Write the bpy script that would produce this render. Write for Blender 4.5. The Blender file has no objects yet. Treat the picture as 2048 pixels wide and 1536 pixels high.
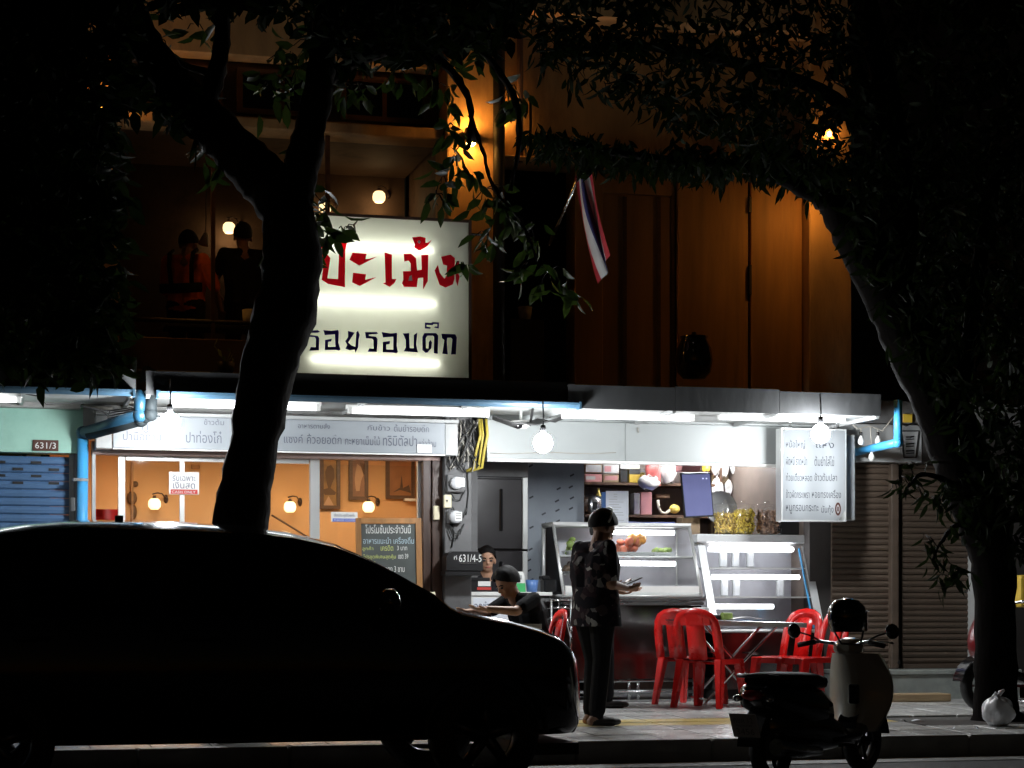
import bpy, bmesh, math, random
import numpy as np
from mathutils import Vector, Matrix, Euler
R = math.radians
rnd = random.Random(7)
S = bpy.context.scene
COL = S.collection

# ------------------------------------------------------------------ camera
FPX, THETA, CY, CZ, YH = 4040.0, R(14.72), -18.0, 1.05, 1225.0
ST, CT = math.sin(THETA), math.cos(THETA)
cam_d = bpy.data.cameras.new('camera')
cam = bpy.data.objects.new('camera', cam_d); COL.objects.link(cam)
cam.location = (0, CY, CZ); cam.rotation_euler = (R(90), 0, -THETA)
cam_d.sensor_width = 36; cam_d.lens = FPX / 2048 * 36
cam_d.shift_y = (YH - 768) / 2048
cam_d.clip_end = 400; cam_d.clip_start = .1
S.camera = cam

# ------------------------------------------------------------------ night sky, moonlight, exposure
world = bpy.data.worlds.new('World'); S.world = world; world.use_nodes = True
wn = world.node_tree.nodes; wl = world.node_tree.links
sky = wn.new('ShaderNodeTexSky'); sky.sky_type = 'NISHITA'; sky.sun_disc = False
sky.sun_elevation = R(2); sky.sun_rotation = R(200)
wl.new(sky.outputs[0], wn['Background'].inputs[0]); wn['Background'].inputs[1].default_value = .0009
sun_d = bpy.data.lights.new('sun', 'SUN'); sun_d.energy = .002; sun_d.angle = R(.5); sun_d.color = (1, .92, .82)
sun = bpy.data.objects.new('sun', sun_d); COL.objects.link(sun); sun.rotation_euler = (R(60), 0, R(-25))
S.view_settings.view_transform = 'Standard'; S.view_settings.look = 'None'
S.view_settings.exposure = 0.95; S.view_settings.gamma = 1.0
S.view_settings.use_curve_mapping = False
S.cycles.use_denoising = True
S.cycles.max_bounces = 10; S.cycles.transparent_max_bounces = 24
S.cycles.caustics_reflective = False; S.cycles.caustics_refractive = False
S.cycles.sample_clamp_indirect = 6.0

# ------------------------------------------------------------------ photo geometry -> world
def W(px, py, Y):
    u = (px - 1024) / FPX; v = (YH - py) / FPX
    d = Vector((ST + u * CT, CT - u * ST, v)); t = (Y - CY) / d.y
    return Vector((0, CY, CZ)) + d * t
def X(px, Y=0): return W(px, YH, Y).x
def Z(px, py, Y=0): return W(px, py, Y).z
def scl(px, Y): return FPX * (CT - (px - 1024) / FPX * ST) / (Y - CY)
KY = -4.4
def gz(Y):
    if Y < KY: return 0.0
    return .15 + .07 * min(1, max(0, (Y - KY) / 2.9))

# ------------------------------------------------------------------ mesh builder
class MB:
    def __init__(s): s.bm = bmesh.new(); s.mi = 0
    def v(s, p): return s.bm.verts.new(p)
    def f(s, vs, smooth=False):
        try:
            fc = s.bm.faces.new(vs); fc.material_index = s.mi; fc.smooth = smooth; return fc
        except ValueError: return None
    def box(s, x0, x1, y0, y1, z0, z1):
        if x0 > x1: x0, x1 = x1, x0
        if y0 > y1: y0, y1 = y1, y0
        if z0 > z1: z0, z1 = z1, z0
        c = [s.v((x, y, z)) for z in (z0, z1) for y in (y0, y1) for x in (x0, x1)]
        for q in ((0,2,3,1),(4,5,7,6),(0,1,5,4),(2,6,7,3),(0,4,6,2),(1,3,7,5)): s.f([c[i] for i in q])
        return s
    def obox(s, c, h, rot=None, mat=None):
        m = (rot.to_matrix() if isinstance(rot, Euler) else rot) or Matrix.Identity(3)
        c = Vector(c); k = []
        for z in (-1, 1):
            for y in (-1, 1):
                for x in (-1, 1): k.append(s.v(c + m @ Vector((x*h[0], y*h[1], z*h[2]))))
        for q in ((0,2,3,1),(4,5,7,6),(0,1,5,4),(2,6,7,3),(0,4,6,2),(1,3,7,5)): s.f([k[i] for i in q])
        return s
    def tube(s, pts, r, seg=8, cap=True, closed=False):
        pts = [Vector(p) for p in pts]; n = len(pts)
        rs = r if isinstance(r, (list, tuple)) else [r] * n
        rings = []; up = None
        for i, p in enumerate(pts):
            if closed: t = pts[(i+1) % n] - pts[i-1]
            else: t = pts[min(i+1, n-1)] - pts[max(i-1, 0)]
            t.normalize()
            if up is None: up = t.orthogonal().normalized()
            else:
                up = up - t * up.dot(t)
                if up.length < 1e-5: up = t.orthogonal()
                up.normalize()
            w = t.cross(up)
            rings.append([s.v(p + (up * math.cos(a) + w * math.sin(a)) * rs[i]) for a in (2*math.pi*k/seg for k in range(seg))])
        m = n if closed else n - 1
        for i in range(m):
            a, b = rings[i], rings[(i+1) % n]
            for k in range(seg): s.f([a[k], a[(k+1) % seg], b[(k+1) % seg], b[k]], True)
        if cap and not closed:
            s.f(list(reversed(rings[0]))); s.f(rings[-1])
        return s
    def cyl(s, p0, p1, r0, r1=None, seg=12): return s.tube([p0, p1], [r0, r0 if r1 is None else r1], seg)
    def lathe(s, prof, c=(0,0,0), seg=16, rot=None):
        c = Vector(c); m = rot or Matrix.Identity(3); rings = []
        for r, z in prof:
            if r < 1e-6: rings.append([s.v(c + m @ Vector((0, 0, z)))])
            else: rings.append([s.v(c + m @ Vector((r*math.cos(a), r*math.sin(a), z))) for a in (2*math.pi*k/seg for k in range(seg))])
        for a, b in zip(rings, rings[1:]):
            for k in range(seg):
                k2 = (k+1) % seg
                if len(a) == 1 and len(b) == 1: continue
                if len(a) == 1: s.f([a[0], b[k2], b[k]], True)
                elif len(b) == 1: s.f([a[k], a[k2], b[0]], True)
                else: s.f([a[k], a[k2], b[k2], b[k]], True)
        return s
    def ball(s, c, r, seg=12, rings=8, rot=None):
        r = (r, r, r) if not hasattr(r, '__len__') else r
        m = (rot or Matrix.Identity(3)) @ Matrix.Diagonal(r)
        return s.lathe([(math.sin(math.pi*i/rings) if 0 < i < rings else 0, -math.cos(math.pi*i/rings)) for i in range(rings+1)], c, seg, m)
    def prism(s, poly, o, ex, ey, th):
        """polygon (2D) in the frame o,ex,ey extruded by vector th (None: flat)"""
        o, ex, ey = Vector(o), Vector(ex), Vector(ey)
        a = [s.v(o + ex*p[0] + ey*p[1]) for p in poly]
        s.f(a)
        if th is not None:
            th = Vector(th); b = [s.v(v.co + th) for v in a]
            s.f(list(reversed(b)))
            for i in range(len(a)): s.f([a[i], a[(i+1) % len(a)], b[(i+1) % len(a)], b[i]])
        return s
    def xz(s, poly, y0, y1): return s.prism(poly, (0, y0, 0), (1,0,0), (0,0,1), (0, y1-y0, 0))
    def grid(s, fn, nu, nv, closeu=False, smooth=True):
        g = [[s.v(fn(i/(nu if closeu else nu-1), j/(nv-1))) for j in range(nv)] for i in range(nu)]
        for i in range(nu if closeu else nu-1):
            for j in range(nv-1):
                i2 = (i+1) % nu
                s.f([g[i][j], g[i2][j], g[i2][j+1], g[i][j+1]], smooth)
        return s
    def text(s, t, x0, x1, z0, z1, y, frame=None):
        me = text_mesh(t)
        if not me or not len(me.vertices): return s
        co = [v.co for v in me.vertices]
        ax, bx = min(c.x for c in co), max(c.x for c in co); ay, by = min(c.y for c in co), max(c.y for c in co)
        out = []
        for c in co:
            a = x0 + (c.x-ax)/(bx-ax+1e-9)*(x1-x0); b = z0 + (c.y-ay)/(by-ay+1e-9)*(z1-z0)
            out.append(s.v(frame(a, b) if frame else (a, y, b)))
        for p in me.polygons: s.f([out[i] for i in p.vertices])
        return s
    def bevel(s, w=.004, seg=1):
        bmesh.ops.bevel(s.bm, geom=list(s.bm.edges), offset=w, segments=seg, affect='EDGES', profile=.5, clamp_overlap=True)
        return s
    def build(s, name, mats, parent=None, normals=True, recenter=True):
        bm = s.bm
        if normals: bmesh.ops.recalc_face_normals(bm, faces=bm.faces)
        me = bpy.data.meshes.new(name); bm.to_mesh(me); bm.free()
        for m in (mats if isinstance(mats, (list, tuple)) else [mats]): me.materials.append(MT(m))
        return link_mesh(name, me, parent, recenter)
WM = {}
def link_mesh(name, me, parent=None, recenter=True):
    o = bpy.data.objects.new(name, me); COL.objects.link(o)
    off = Vector((0, 0, 0))
    if recenter and len(me.vertices):
        co = np.empty(len(me.vertices)*3); me.vertices.foreach_get('co', co); co = co.reshape(-1, 3)
        lo, hi = co.min(0), co.max(0); off = Vector(((lo[0]+hi[0])/2, (lo[1]+hi[1])/2, lo[2]))
        me.transform(Matrix.Translation(-off))
    WM[o.name] = Matrix.Translation(off)
    o.location = off
    if parent: attach(o, parent)
    return o
def attach(o, parent):
    o.parent = parent; o.matrix_parent_inverse = WM[parent.name].inverted()
_tc = {}
def text_mesh(t):
    if t in _tc: return _tc[t]
    cu = bpy.data.curves.new('t', 'FONT'); cu.body = t; cu.size = 1; cu.resolution_u = 2; cu.fill_mode = 'FRONT'
    ob = bpy.data.objects.new('t', cu); COL.objects.link(ob)
    bpy.context.view_layer.update()
    dg = bpy.context.evaluated_depsgraph_get()
    me = bpy.data.meshes.new_from_object(ob.evaluated_get(dg))
    bpy.data.objects.remove(ob); bpy.data.curves.remove(cu)
    _tc[t] = me
    return me
def tag(o, label=None, cat=None, group=None, kind=None):
    if label: o['label'] = label
    if cat: o['category'] = cat
    if group: o['group'] = group
    if kind: o['kind'] = kind
    return o
def thing(name, label, cat, loc=(0,0,0), group=None, rz=0):
    o = bpy.data.objects.new(name, None); COL.objects.link(o); o.empty_display_size = .1
    o.location = loc; o.rotation_euler = (0, 0, rz)
    WM[o.name] = Matrix.Translation(loc) @ Matrix.Rotation(rz, 4, 'Z')
    return tag(o, label, cat, group)
KIDS = {}
def kids(o): return [c for c in bpy.data.objects if c.parent == o]
def dup(root, loc, rz=None, label=None, group=None):
    def rec(o, par):
        c = o.copy(); COL.objects.link(c); WM[c.name] = WM.get(o.name, Matrix())
        if par: c.parent = par
        for k in kids(o): rec(k, c)
        return c
    r = rec(root, None); r.location = loc
    if rz is not None: r.rotation_euler = (0, 0, rz)
    tag(r, label, None, group); return r
def localpart(mb, name, mats, root):
    """mesh given in the root's own coordinates"""
    o = mb.build(name, mats, None, recenter=False)
    o.parent = root; WM[o.name] = WM[root.name].copy(); return o

# ------------------------------------------------------------------ materials
MATS = {}
def MT(m): return MATS[m] if isinstance(m, str) else m
def mat(name, col, rough=.55, metal=0.0, var=.18, scale=6.0, bump=.0, bscale=None, spec=.5, stretch=None, dirt_or_reflection=None, dscale=2.0, coat=0, emit=None, strength=0):
    m = bpy.data.materials.new(name); m.use_nodes = True; nt = m.node_tree; n = nt.nodes; l = nt.links
    b = n['Principled BSDF']; b.inputs['Roughness'].default_value = rough; b.inputs['Metallic'].default_value = metal
    b.inputs['Specular IOR Level'].default_value = spec
    if coat: b.inputs['Coat Weight'].default_value = coat; b.inputs['Coat Roughness'].default_value = .06
    tc = n.new('ShaderNodeTexCoord'); src = tc.outputs['Object']
    if stretch:
        mp = n.new('ShaderNodeMapping'); mp.inputs['Scale'].default_value = stretch; l.new(src, mp.inputs[0]); src = mp.outputs[0]
    nz = n.new('ShaderNodeTexNoise'); nz.inputs['Scale'].default_value = scale; nz.inputs['Detail'].default_value = 6; l.new(src, nz.inputs['Vector'])
    cr = n.new('ShaderNodeValToRGB'); cr.color_ramp.elements[0].position = .3; cr.color_ramp.elements[1].position = .72
    cr.color_ramp.elements[0].color = tuple(c*(1-var) for c in col) + (1,); cr.color_ramp.elements[1].color = tuple(min(1, c*(1+var*.6)) for c in col) + (1,)
    l.new(nz.outputs['Fac'], cr.inputs[0]); out = cr.outputs[0]
    if dirt_or_reflection:
        n2 = n.new('ShaderNodeTexNoise'); n2.inputs['Scale'].default_value = dscale; n2.inputs['Detail'].default_value = 8; n2.inputs['Roughness'].default_value = .65; l.new(src, n2.inputs['Vector'])
        r2 = n.new('ShaderNodeValToRGB'); r2.color_ramp.elements[0].position = .5; r2.color_ramp.elements[1].position = .7; l.new(n2.outputs['Fac'], r2.inputs[0])
        mx = n.new('ShaderNodeMix'); mx.data_type = 'RGBA'; l.new(r2.outputs[0], mx.inputs['Factor']); l.new(out, mx.inputs['A']); mx.inputs['B'].default_value = tuple(dirt_or_reflection) + (1,); out = mx.outputs['Result']
    l.new(out, b.inputs['Base Color'])
    if rough > .1:
        mr = n.new('ShaderNodeMapRange'); mr.inputs['To Min'].default_value = max(.03, rough*.8); mr.inputs['To Max'].default_value = min(1, rough*1.15); l.new(nz.outputs['Fac'], mr.inputs[0]); l.new(mr.outputs[0], b.inputs['Roughness'])
    if bump:
        nb = n.new('ShaderNodeTexNoise'); nb.inputs['Scale'].default_value = bscale or scale*6; nb.inputs['Detail'].default_value = 5; l.new(src, nb.inputs['Vector'])
        bp = n.new('ShaderNodeBump'); bp.inputs['Strength'].default_value = bump; bp.inputs['Distance'].default_value = .01; l.new(nb.outputs['Fac'], bp.inputs['Height']); l.new(bp.outputs[0], b.inputs['Normal'])
    if emit:
        b.inputs['Emission Color'].default_value = tuple(emit) + (1,); b.inputs['Emission Strength'].default_value = strength
    MATS[name] = m; return m
def emitter(name, col, strength):
    m = bpy.data.materials.new(name); m.use_nodes = True; n = m.node_tree.nodes; l = m.node_tree.links
    b = n['Principled BSDF']; b.inputs['Base Color'].default_value = (.7, .7, .7, 1)
    b.inputs['Emission Color'].default_value = tuple(col) + (1,); b.inputs['Emission Strength'].default_value = strength
    MATS[name] = m; return m
def shell(name, parts):
    """mix of simple closures [(type, colour, weight, rough)]"""
    m = bpy.data.materials.new(name); m.use_nodes = True; n = m.node_tree.nodes; l = m.node_tree.links
    n.remove(n['Principled BSDF']); out = n['Material Output']; cur = None; acc = 0
    for typ, col, w, rg in parts:
        nd = n.new('ShaderNodeBsdf' + typ); nd.inputs['Color'].default_value = tuple(col) + (1,)
        if 'Roughness' in nd.inputs and rg is not None: nd.inputs['Roughness'].default_value = rg
        if cur is None: cur = nd.outputs[0]; acc = w
        else:
            mx = n.new('ShaderNodeMixShader'); mx.inputs[0].default_value = w/(acc+w); acc += w
            l.new(cur, mx.inputs[1]); l.new(nd.outputs[0], mx.inputs[2]); cur = mx.outputs[0]
    l.new(cur, out.inputs[0]); MATS[name] = m; return m
def glass(name, tint=(.95,.97,.97), base=.06):
    m = bpy.data.materials.new(name); m.use_nodes = True; n = m.node_tree.nodes; l = m.node_tree.links
    n.remove(n['Principled BSDF']); out = n['Material Output']
    t = n.new('ShaderNodeBsdfTransparent'); t.inputs[0].default_value = tint + (1,)
    g = n.new('ShaderNodeBsdfGlossy'); g.inputs['Roughness'].default_value = .03
    fr = n.new('ShaderNodeFresnel'); fr.inputs[0].default_value = 1.45
    ad = n.new('ShaderNodeMath'); ad.operation = 'ADD'; ad.inputs[1].default_value = base-.04; ad.use_clamp = True
    l.new(fr.outputs[0], ad.inputs[0]); mx = n.new('ShaderNodeMixShader'); l.new(ad.outputs[0], mx.inputs[0])
    l.new(t.outputs[0], mx.inputs[1]); l.new(g.outputs[0], mx.inputs[2]); l.new(mx.outputs[0], out.inputs[0])
    MATS[name] = m; return m

mat('asphalt', (.05,.05,.052), .8, var=.3, scale=3, bump=.5, bscale=120)
mat('gutter_concrete', (.22,.22,.21), .6, var=.25, scale=3, bump=.3, bscale=60, dirt_or_reflection=(.06,.06,.055))
mat('concrete', (.33,.33,.32), .6, var=.25, scale=4, bump=.3, bscale=50, dirt_or_reflection=(.14,.135,.125), dscale=1.6)
mat('dark_concrete', (.16,.16,.16), .7, var=.3, scale=3, bump=.3, bscale=40, dirt_or_reflection=(.06,.06,.055))
mat('paver_grey', (.64,.64,.62), .27, var=.3, scale=2.5, bump=.3, bscale=60, dirt_or_reflection=(.24,.235,.22), dscale=1.1)
mat('paver_grey_dark', (.55,.55,.54), .27, var=.3, scale=3, bump=.3, bscale=60, dirt_or_reflection=(.13,.125,.12), dscale=1.4)
mat('paver_yellow', (.62,.47,.14), .34, var=.3, scale=3, bump=.3, bscale=60, dirt_or_reflection=(.2,.17,.09), dscale=1.4)
mat('joint', (.08,.078,.072), .9)
mat('soil', (.035,.028,.022), .95, var=.5, scale=12, bump=.8, bscale=60)
mat('mint_wall', (.36,.62,.52), .6, var=.08, scale=2, bump=.15, dirt_or_reflection=(.27,.5,.42), dscale=1.5)
mat('ochre_wall', (.47,.28,.12), .8, var=.38, scale=2.6, bump=.35, bscale=30, stretch=(1.4,1,.4), dirt_or_reflection=(.20,.115,.055), dscale=1.7)
mat('brown_panel', (.44,.22,.065), .66, var=.42, scale=2.4, bump=.12, stretch=(2.2,1,.22), dirt_or_reflection=(.22,.12,.05), dscale=1.6)
mat('brown_panel_dark', (.36,.185,.065), .62, var=.3, scale=3, bump=.12, stretch=(2.2,1,.25))
mat('loggia_wall', (.12,.072,.045), .75, var=.3, scale=2, bump=.2, dirt_or_reflection=(.05,.03,.022))
mat('dark_wall', (.05,.045,.042), .8, var=.3, scale=2, bump=.2)
mat('black_wood', (.018,.014,.012), .5, var=.4, scale=4, stretch=(6,6,.6), bump=.2)
mat('door_brown', (.06,.033,.024), .45, var=.35, scale=5, stretch=(5,5,.6), bump=.2)
mat('pillar_grey', (.125,.125,.128), .65, var=.22, scale=3, bump=.25, dirt_or_reflection=(.075,.073,.072))
mat('shutter_blue', (.085,.17,.32), .4, var=.14, scale=3, bump=.08, dirt_or_reflection=(.06,.10,.17))
mat('shutter_brown', (.085,.060,.043), .6, var=.22, scale=4, stretch=(.5,1,3), bump=.15, dirt_or_reflection=(.05,.035,.026))
mat('steel', (.55,.56,.57), .28, metal=1, var=.08, scale=5, stretch=(.3,1,4))
mat('chrome', (.75,.76,.77), .12, metal=1, var=.04)
mat('alu', (.66,.67,.66), .42, metal=.55, var=.08, scale=3)
mat('white_paint', (.76,.76,.74), .5, var=.06, scale=3, bump=.06)
mat('board_white', (.31,.33,.33), .45, var=.05, scale=1.6, dirt_or_reflection=(.25,.27,.27), dscale=1.2)
mat('sheet_white', (.28,.305,.33), .42, var=.06, scale=1.5)
mat('trim_grey', (.38,.39,.39), .5, var=.14, scale=4)
mat('rail_pink', (.42,.30,.27), .55, var=.14, scale=4, stretch=(.5,1,3))
mat('blue_pvc', (.06,.36,.72), .38, var=.1, scale=4, dirt_or_reflection=(.08,.27,.48))
mat('gutter_blue', (.03,.07,.11), .45, var=.2, scale=3)
mat('awning_sheet', (.045,.047,.049), .55, var=.45, scale=2.5, bump=.4, bscale=9, stretch=(1,1,.4), dirt_or_reflection=(.035,.035,.035), dscale=2.6)
mat('awning_under', (.50,.51,.50), .6, var=.2, scale=2.5, dirt_or_reflection=(.3,.3,.29))
mat('black', (.012,.012,.013), .5, var=.3)
mat('black_gloss', (.008,.008,.009), .12, var=.1, coat=.6)
mat('rubber', (.014,.014,.014), .7, var=.3, bump=.2)
mat('cable', (.02,.02,.02), .5)
mat('cable_pale', (.33,.31,.27), .55)
mat('cable_yellow', (.42,.33,.05), .5)
mat('orange_wall', (.63,.345,.15), .7, var=.06, scale=1.4, bump=.08)
mat('orange_floor', (.35,.2,.1), .4)
mat('white_ceiling', (.75,.73,.7), .7, var=.04)
mat('wood', (.35,.17,.06), .45, var=.35, scale=4, stretch=(3,3,.4), bump=.15)
mat('wood_pale', (.42,.30,.17), .6, var=.3, scale=4, stretch=(.5,5,5), bump=.25)
mat('wood_dark', (.10,.05,.028), .45, var=.35, scale=4, stretch=(1,5,5), bump=.15)
mat('picture_a', (.33,.17,.05), .5, var=.55, scale=5)
mat('picture_b', (.30,.14,.075), .5, var=.6, scale=4)
mat('picture_c', (.34,.145,.055), .5, var=.4, scale=3.5)
mat('figure_ink', (.12,.055,.02), .6)
mat('figure_pale', (.52,.30,.17), .6)
mat('slate', (.065,.075,.072), .75, var=.3, scale=3)
mat('chalk_white', (.75,.76,.74), .8)
mat('chalk_blue', (.42,.55,.62), .8)
mat('chalk_yellow', (.55,.62,.18), .8)
mat('ink', (.10,.12,.20), .6)
mat('ink_black', (.015,.015,.018), .6)
mat('ink_red', (.5,.04,.03), .6)
mat('ink_grey', (.11,.12,.16), .6); mat('ink_dim', (.04,.045,.06), .6); mat('pipe_black', (.012,.016,.018), .7, spec=.15); mat('sheet_dim', (.13,.14,.135), .5, var=.4); mat('bark_dark', (.006,.005,.0045), .95, spec=.03, var=.5, scale=7, stretch=(1,1,.35), bump=1.0, bscale=18); mat('wine_dark', (.14,.006,.008), .3, coat=.3); mat('alu_bright', (.70,.72,.73), .35, metal=.3, var=.06); mat('blue_pvc_shaded', (.012,.05,.09), .4, var=.15)
mat('ink_blue', (.12,.17,.55), .6)
mat('plastic_white', (.75,.75,.73), .35, var=.05)
mat('plastic_cream', (.66,.60,.42), .4, var=.08)
mat('plastic_black', (.015,.015,.016), .35, var=.2)
mat('plastic_blue', (.09,.19,.45), .35, var=.1)
mat('plastic_green', (.06,.42,.14), .4, var=.1)
mat('plate_brown', (.085,.03,.02), .4, var=.2)
mat('wallpaper', (.31,.35,.40), .6, var=.12, scale=1.6, dirt_or_reflection=(.24,.27,.32), dscale=1.1)
mat('dash', (.05,.055,.065), .6)
mat('fridge_black', (.028,.026,.028), .3, var=.3, scale=3)
mat('shop_floor', (.25,.25,.25), .4, var=.2)
mat('shop_wall', (.20,.155,.13), .6, var=.2)
mat('red_plastic', (.60,.012,.010), .28, var=.1, scale=3, coat=.15)
mat('steel_dark', (.30,.29,.29), .16, metal=1, var=.2, scale=2, stretch=(.4,1,2), dirt_or_reflection=(.24,.14,.14), dscale=1.3)  # blotch colour paints the chairs' red reflection into the steel
mat('case_back', (.60,.60,.66), .4, var=.1)
mat('marble', (.36,.39,.37), .3, var=.3, scale=3, dirt_or_reflection=(.22,.25,.24), dscale=3.5)
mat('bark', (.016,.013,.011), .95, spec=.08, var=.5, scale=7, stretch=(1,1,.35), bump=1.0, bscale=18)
mat('car_paint', (.005,.005,.006), .14, var=.1, coat=1.0)
mat('car_glass', (.004,.004,.005), .06, var=.1)
mat('car_trim', (.01,.01,.01), .5)
mat('rim_metal', (.10,.10,.105), .4, metal=1, var=.1)
mat('lamp_chrome', (.7,.72,.75), .15, metal=.9, var=.05)
mat('scooter_cream', (.62,.60,.50), .32, var=.06, coat=.6)
mat('tail_red', (.35,.01,.01), .2, var=.1, coat=.5)
mat('plate_white', (.78,.79,.79), .4, var=.1)
mat('bag_plastic', (.74,.75,.78), .3, var=.2, scale=9, bump=.6, bscale=12, spec=.6)
mat('skin', (.42,.23,.145), .5, var=.1, scale=9)
mat('skin_dark', (.30,.16,.10), .5, var=.1, scale=9)
mat('hair', (.008,.007,.007), .6, spec=.12, var=.3, scale=30, stretch=(1,1,6), bump=.5)
mat('cloth_black', (.010,.010,.011), .85, spec=.1, var=.3, scale=14, bump=.3)
mat('cloth_dark', (.022,.020,.024), .85, spec=.1, var=.3, scale=14, bump=.3)
mat('cloth_orange', (.85,.17,.03), .85, var=.2, scale=14, bump=.3)
mat('cloth_white', (.70,.71,.72), .8, var=.1, scale=14, bump=.3)
mat('cloth_teal', (.03,.16,.24), .8, var=.2, scale=14, bump=.3)
mat('cloth_cream', (.55,.5,.4), .8, var=.2)
mat('sandal', (.02,.018,.016), .6, var=.2)
mat('flag_red', (.30,.012,.02), .85); mat('flag_white', (.36,.36,.36), .85); mat('flag_blue', (.02,.02,.10), .85)
mat('snack_yellow', (.95,.66,.08), .5, var=.35, scale=18)
mat('snack_gold', (.78,.56,.12), .5, var=.45, scale=22)
mat('snack_brown', (.55,.33,.22), .5, var=.5, scale=20)
mat('meat_red', (.62,.16,.08), .4, var=.35, scale=9)
mat('meat_orange', (.75,.32,.06), .4, var=.3, scale=9)
mat('leaf_green', (.30,.42,.10), .5, var=.35, scale=12)
mat('food_brown', (.16,.09,.05), .6, var=.5, scale=10)
mat('bag_red', (.55,.13,.12), .4, var=.45, scale=12)
mat('bag_pink', (.66,.30,.30), .4, var=.2)
mat('bag_white', (.66,.64,.62), .45, var=.25, scale=9)
mat('bag_clear', (.45,.42,.40), .35, var=.4, scale=10)
mat('carton', (.36,.25,.15), .6, var=.15)
mat('tin_yellow', (.62,.42,.05), .4, var=.15)
mat('screen', (.055,.06,.12), .25, var=.3, scale=2, stretch=(3,1,.4), emit=(.22,.24,.5), strength=.32)
mat('screen_light', (.3,.3,.4), .3, emit=(.6,.65,1), strength=.7)
mat('paper', (.72,.75,.82), .7, var=.03)
mat('clear_lid', (.55,.56,.58), .2, var=.1)
mat('amber_paper', (.45,.25,.06), .6, var=.3)
emitter('tube_glow', (.93,.97,1.0), 2.6)
emitter('tube_sign', (1.0,.985,.9), 5.2)
emitter('tube_menu', (.95,.98,1.0), 4)
emitter('bulb_glow', (.95,.98,1.0), 240)
emitter('case_glow', (.97,.96,1.0), 8)
emitter('globe_glow', (1.0,.72,.36), 1.25)
emitter('globe_dim', (1.0,.66,.30), 1.15)
emitter('sconce_glow', (1.0,.44,.085), 120)
emitter('room_glow', (1.0,.76,.48), 12.5)
emitter('shop_glow', (.93,.97,1.0), 75)
shell('acrylic', [('Translucent', (.82,.84,.77), .55, None), ('Diffuse', (.72,.74,.70), .33, None), ('Transparent', (1,1,.97), .12, None)])
shell('acrylic_menu', [('Translucent', (.82,.84,.86), .45, None), ('Diffuse', (.25,.265,.28), .5, None), ('Transparent', (1,1,1), .05, None)])
shell('letter_red', [('Diffuse', (.55,.018,.035), .5, None), ('Translucent', (.95,.04,.08), .5, None)])
shell('letter_blue', [('Diffuse', (.025,.018,.12), .7, None), ('Translucent', (.07,.045,.38), .3, None)])
shell('plastic_clear', [('Transparent', (.98,.98,.98), .89, None), ('Glossy', (1,1,1), .06, .1), ('Diffuse', (.6,.6,.62), .05, None)])
glass('pane'); glass('case_glass', base=.09); glass('visor', (.1,.1,.12), .1)
def leafmat(name, col, tr, sp=.4):
    m = mat(name, col, .42 if sp > .1 else .8, var=.45, scale=5, spec=sp)
    nt = m.node_tree; n = nt.nodes; l = nt.links; b = n['Principled BSDF']; out = n['Material Output']
    t = n.new('ShaderNodeBsdfTranslucent'); t.inputs[0].default_value = tr + (1,)
    mx = n.new('ShaderNodeMixShader'); mx.inputs[0].default_value = .22
    l.new(b.outputs[0], mx.inputs[1]); l.new(t.outputs[0], mx.inputs[2]); l.new(mx.outputs[0], out.inputs[0])
leafmat('leaf_a', (.034,.046,.024), (.04,.07,.012)); leafmat('leaf_b', (.02,.034,.015), (.03,.06,.01)); leafmat('leaf_shaded_c', (.007,.010,.005), (.008,.014,.003), .03); leafmat('leaf_shaded_d', (.010,.014,.007), (.01,.018,.004), .04)  # last two darker: shade of the unlit crowns put into the leaf colour
def floral():
    m = mat('cloth_floral', (.02,.02,.02), .9, spec=.1); n = m.node_tree.nodes; l = m.node_tree.links; b = n['Principled BSDF']
    tc = n.new('ShaderNodeTexCoord'); nz = n.new('ShaderNodeTexNoise'); nz.inputs['Scale'].default_value = 6; nz.inputs['Detail'].default_value = 3
    l.new(tc.outputs['Object'], nz.inputs['Vector'])
    av = n.new('ShaderNodeMix'); av.data_type = 'VECTOR'; av.inputs['Factor'].default_value = .12
    l.new(tc.outputs['Object'], av.inputs['A']); l.new(nz.outputs['Color'], av.inputs['B'])
    vo = n.new('ShaderNodeTexVoronoi'); vo.inputs['Scale'].default_value = 25; l.new(av.outputs['Result'], vo.inputs['Vector'])
    sp = n.new('ShaderNodeSeparateColor'); l.new(vo.outputs['Color'], sp.inputs[0])
    cr = n.new('ShaderNodeValToRGB'); cr.color_ramp.interpolation = 'CONSTANT'
    e = cr.color_ramp.elements; e[0].color = (.014,.012,.016,1); e[1].position = .55; e[1].color = (.035,.02,.025,1)
    for p, c in ((.72, (.07,.05,.05,1)), (.84, (.20,.19,.18,1)), (.91, (.015,.015,.02,1)), (.965, (.32,.31,.29,1))):
        q = e.new(p); q.color = c
    l.new(sp.outputs[0], cr.inputs[0]); l.new(cr.outputs[0], b.inputs['Base Color'])
floral()
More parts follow.
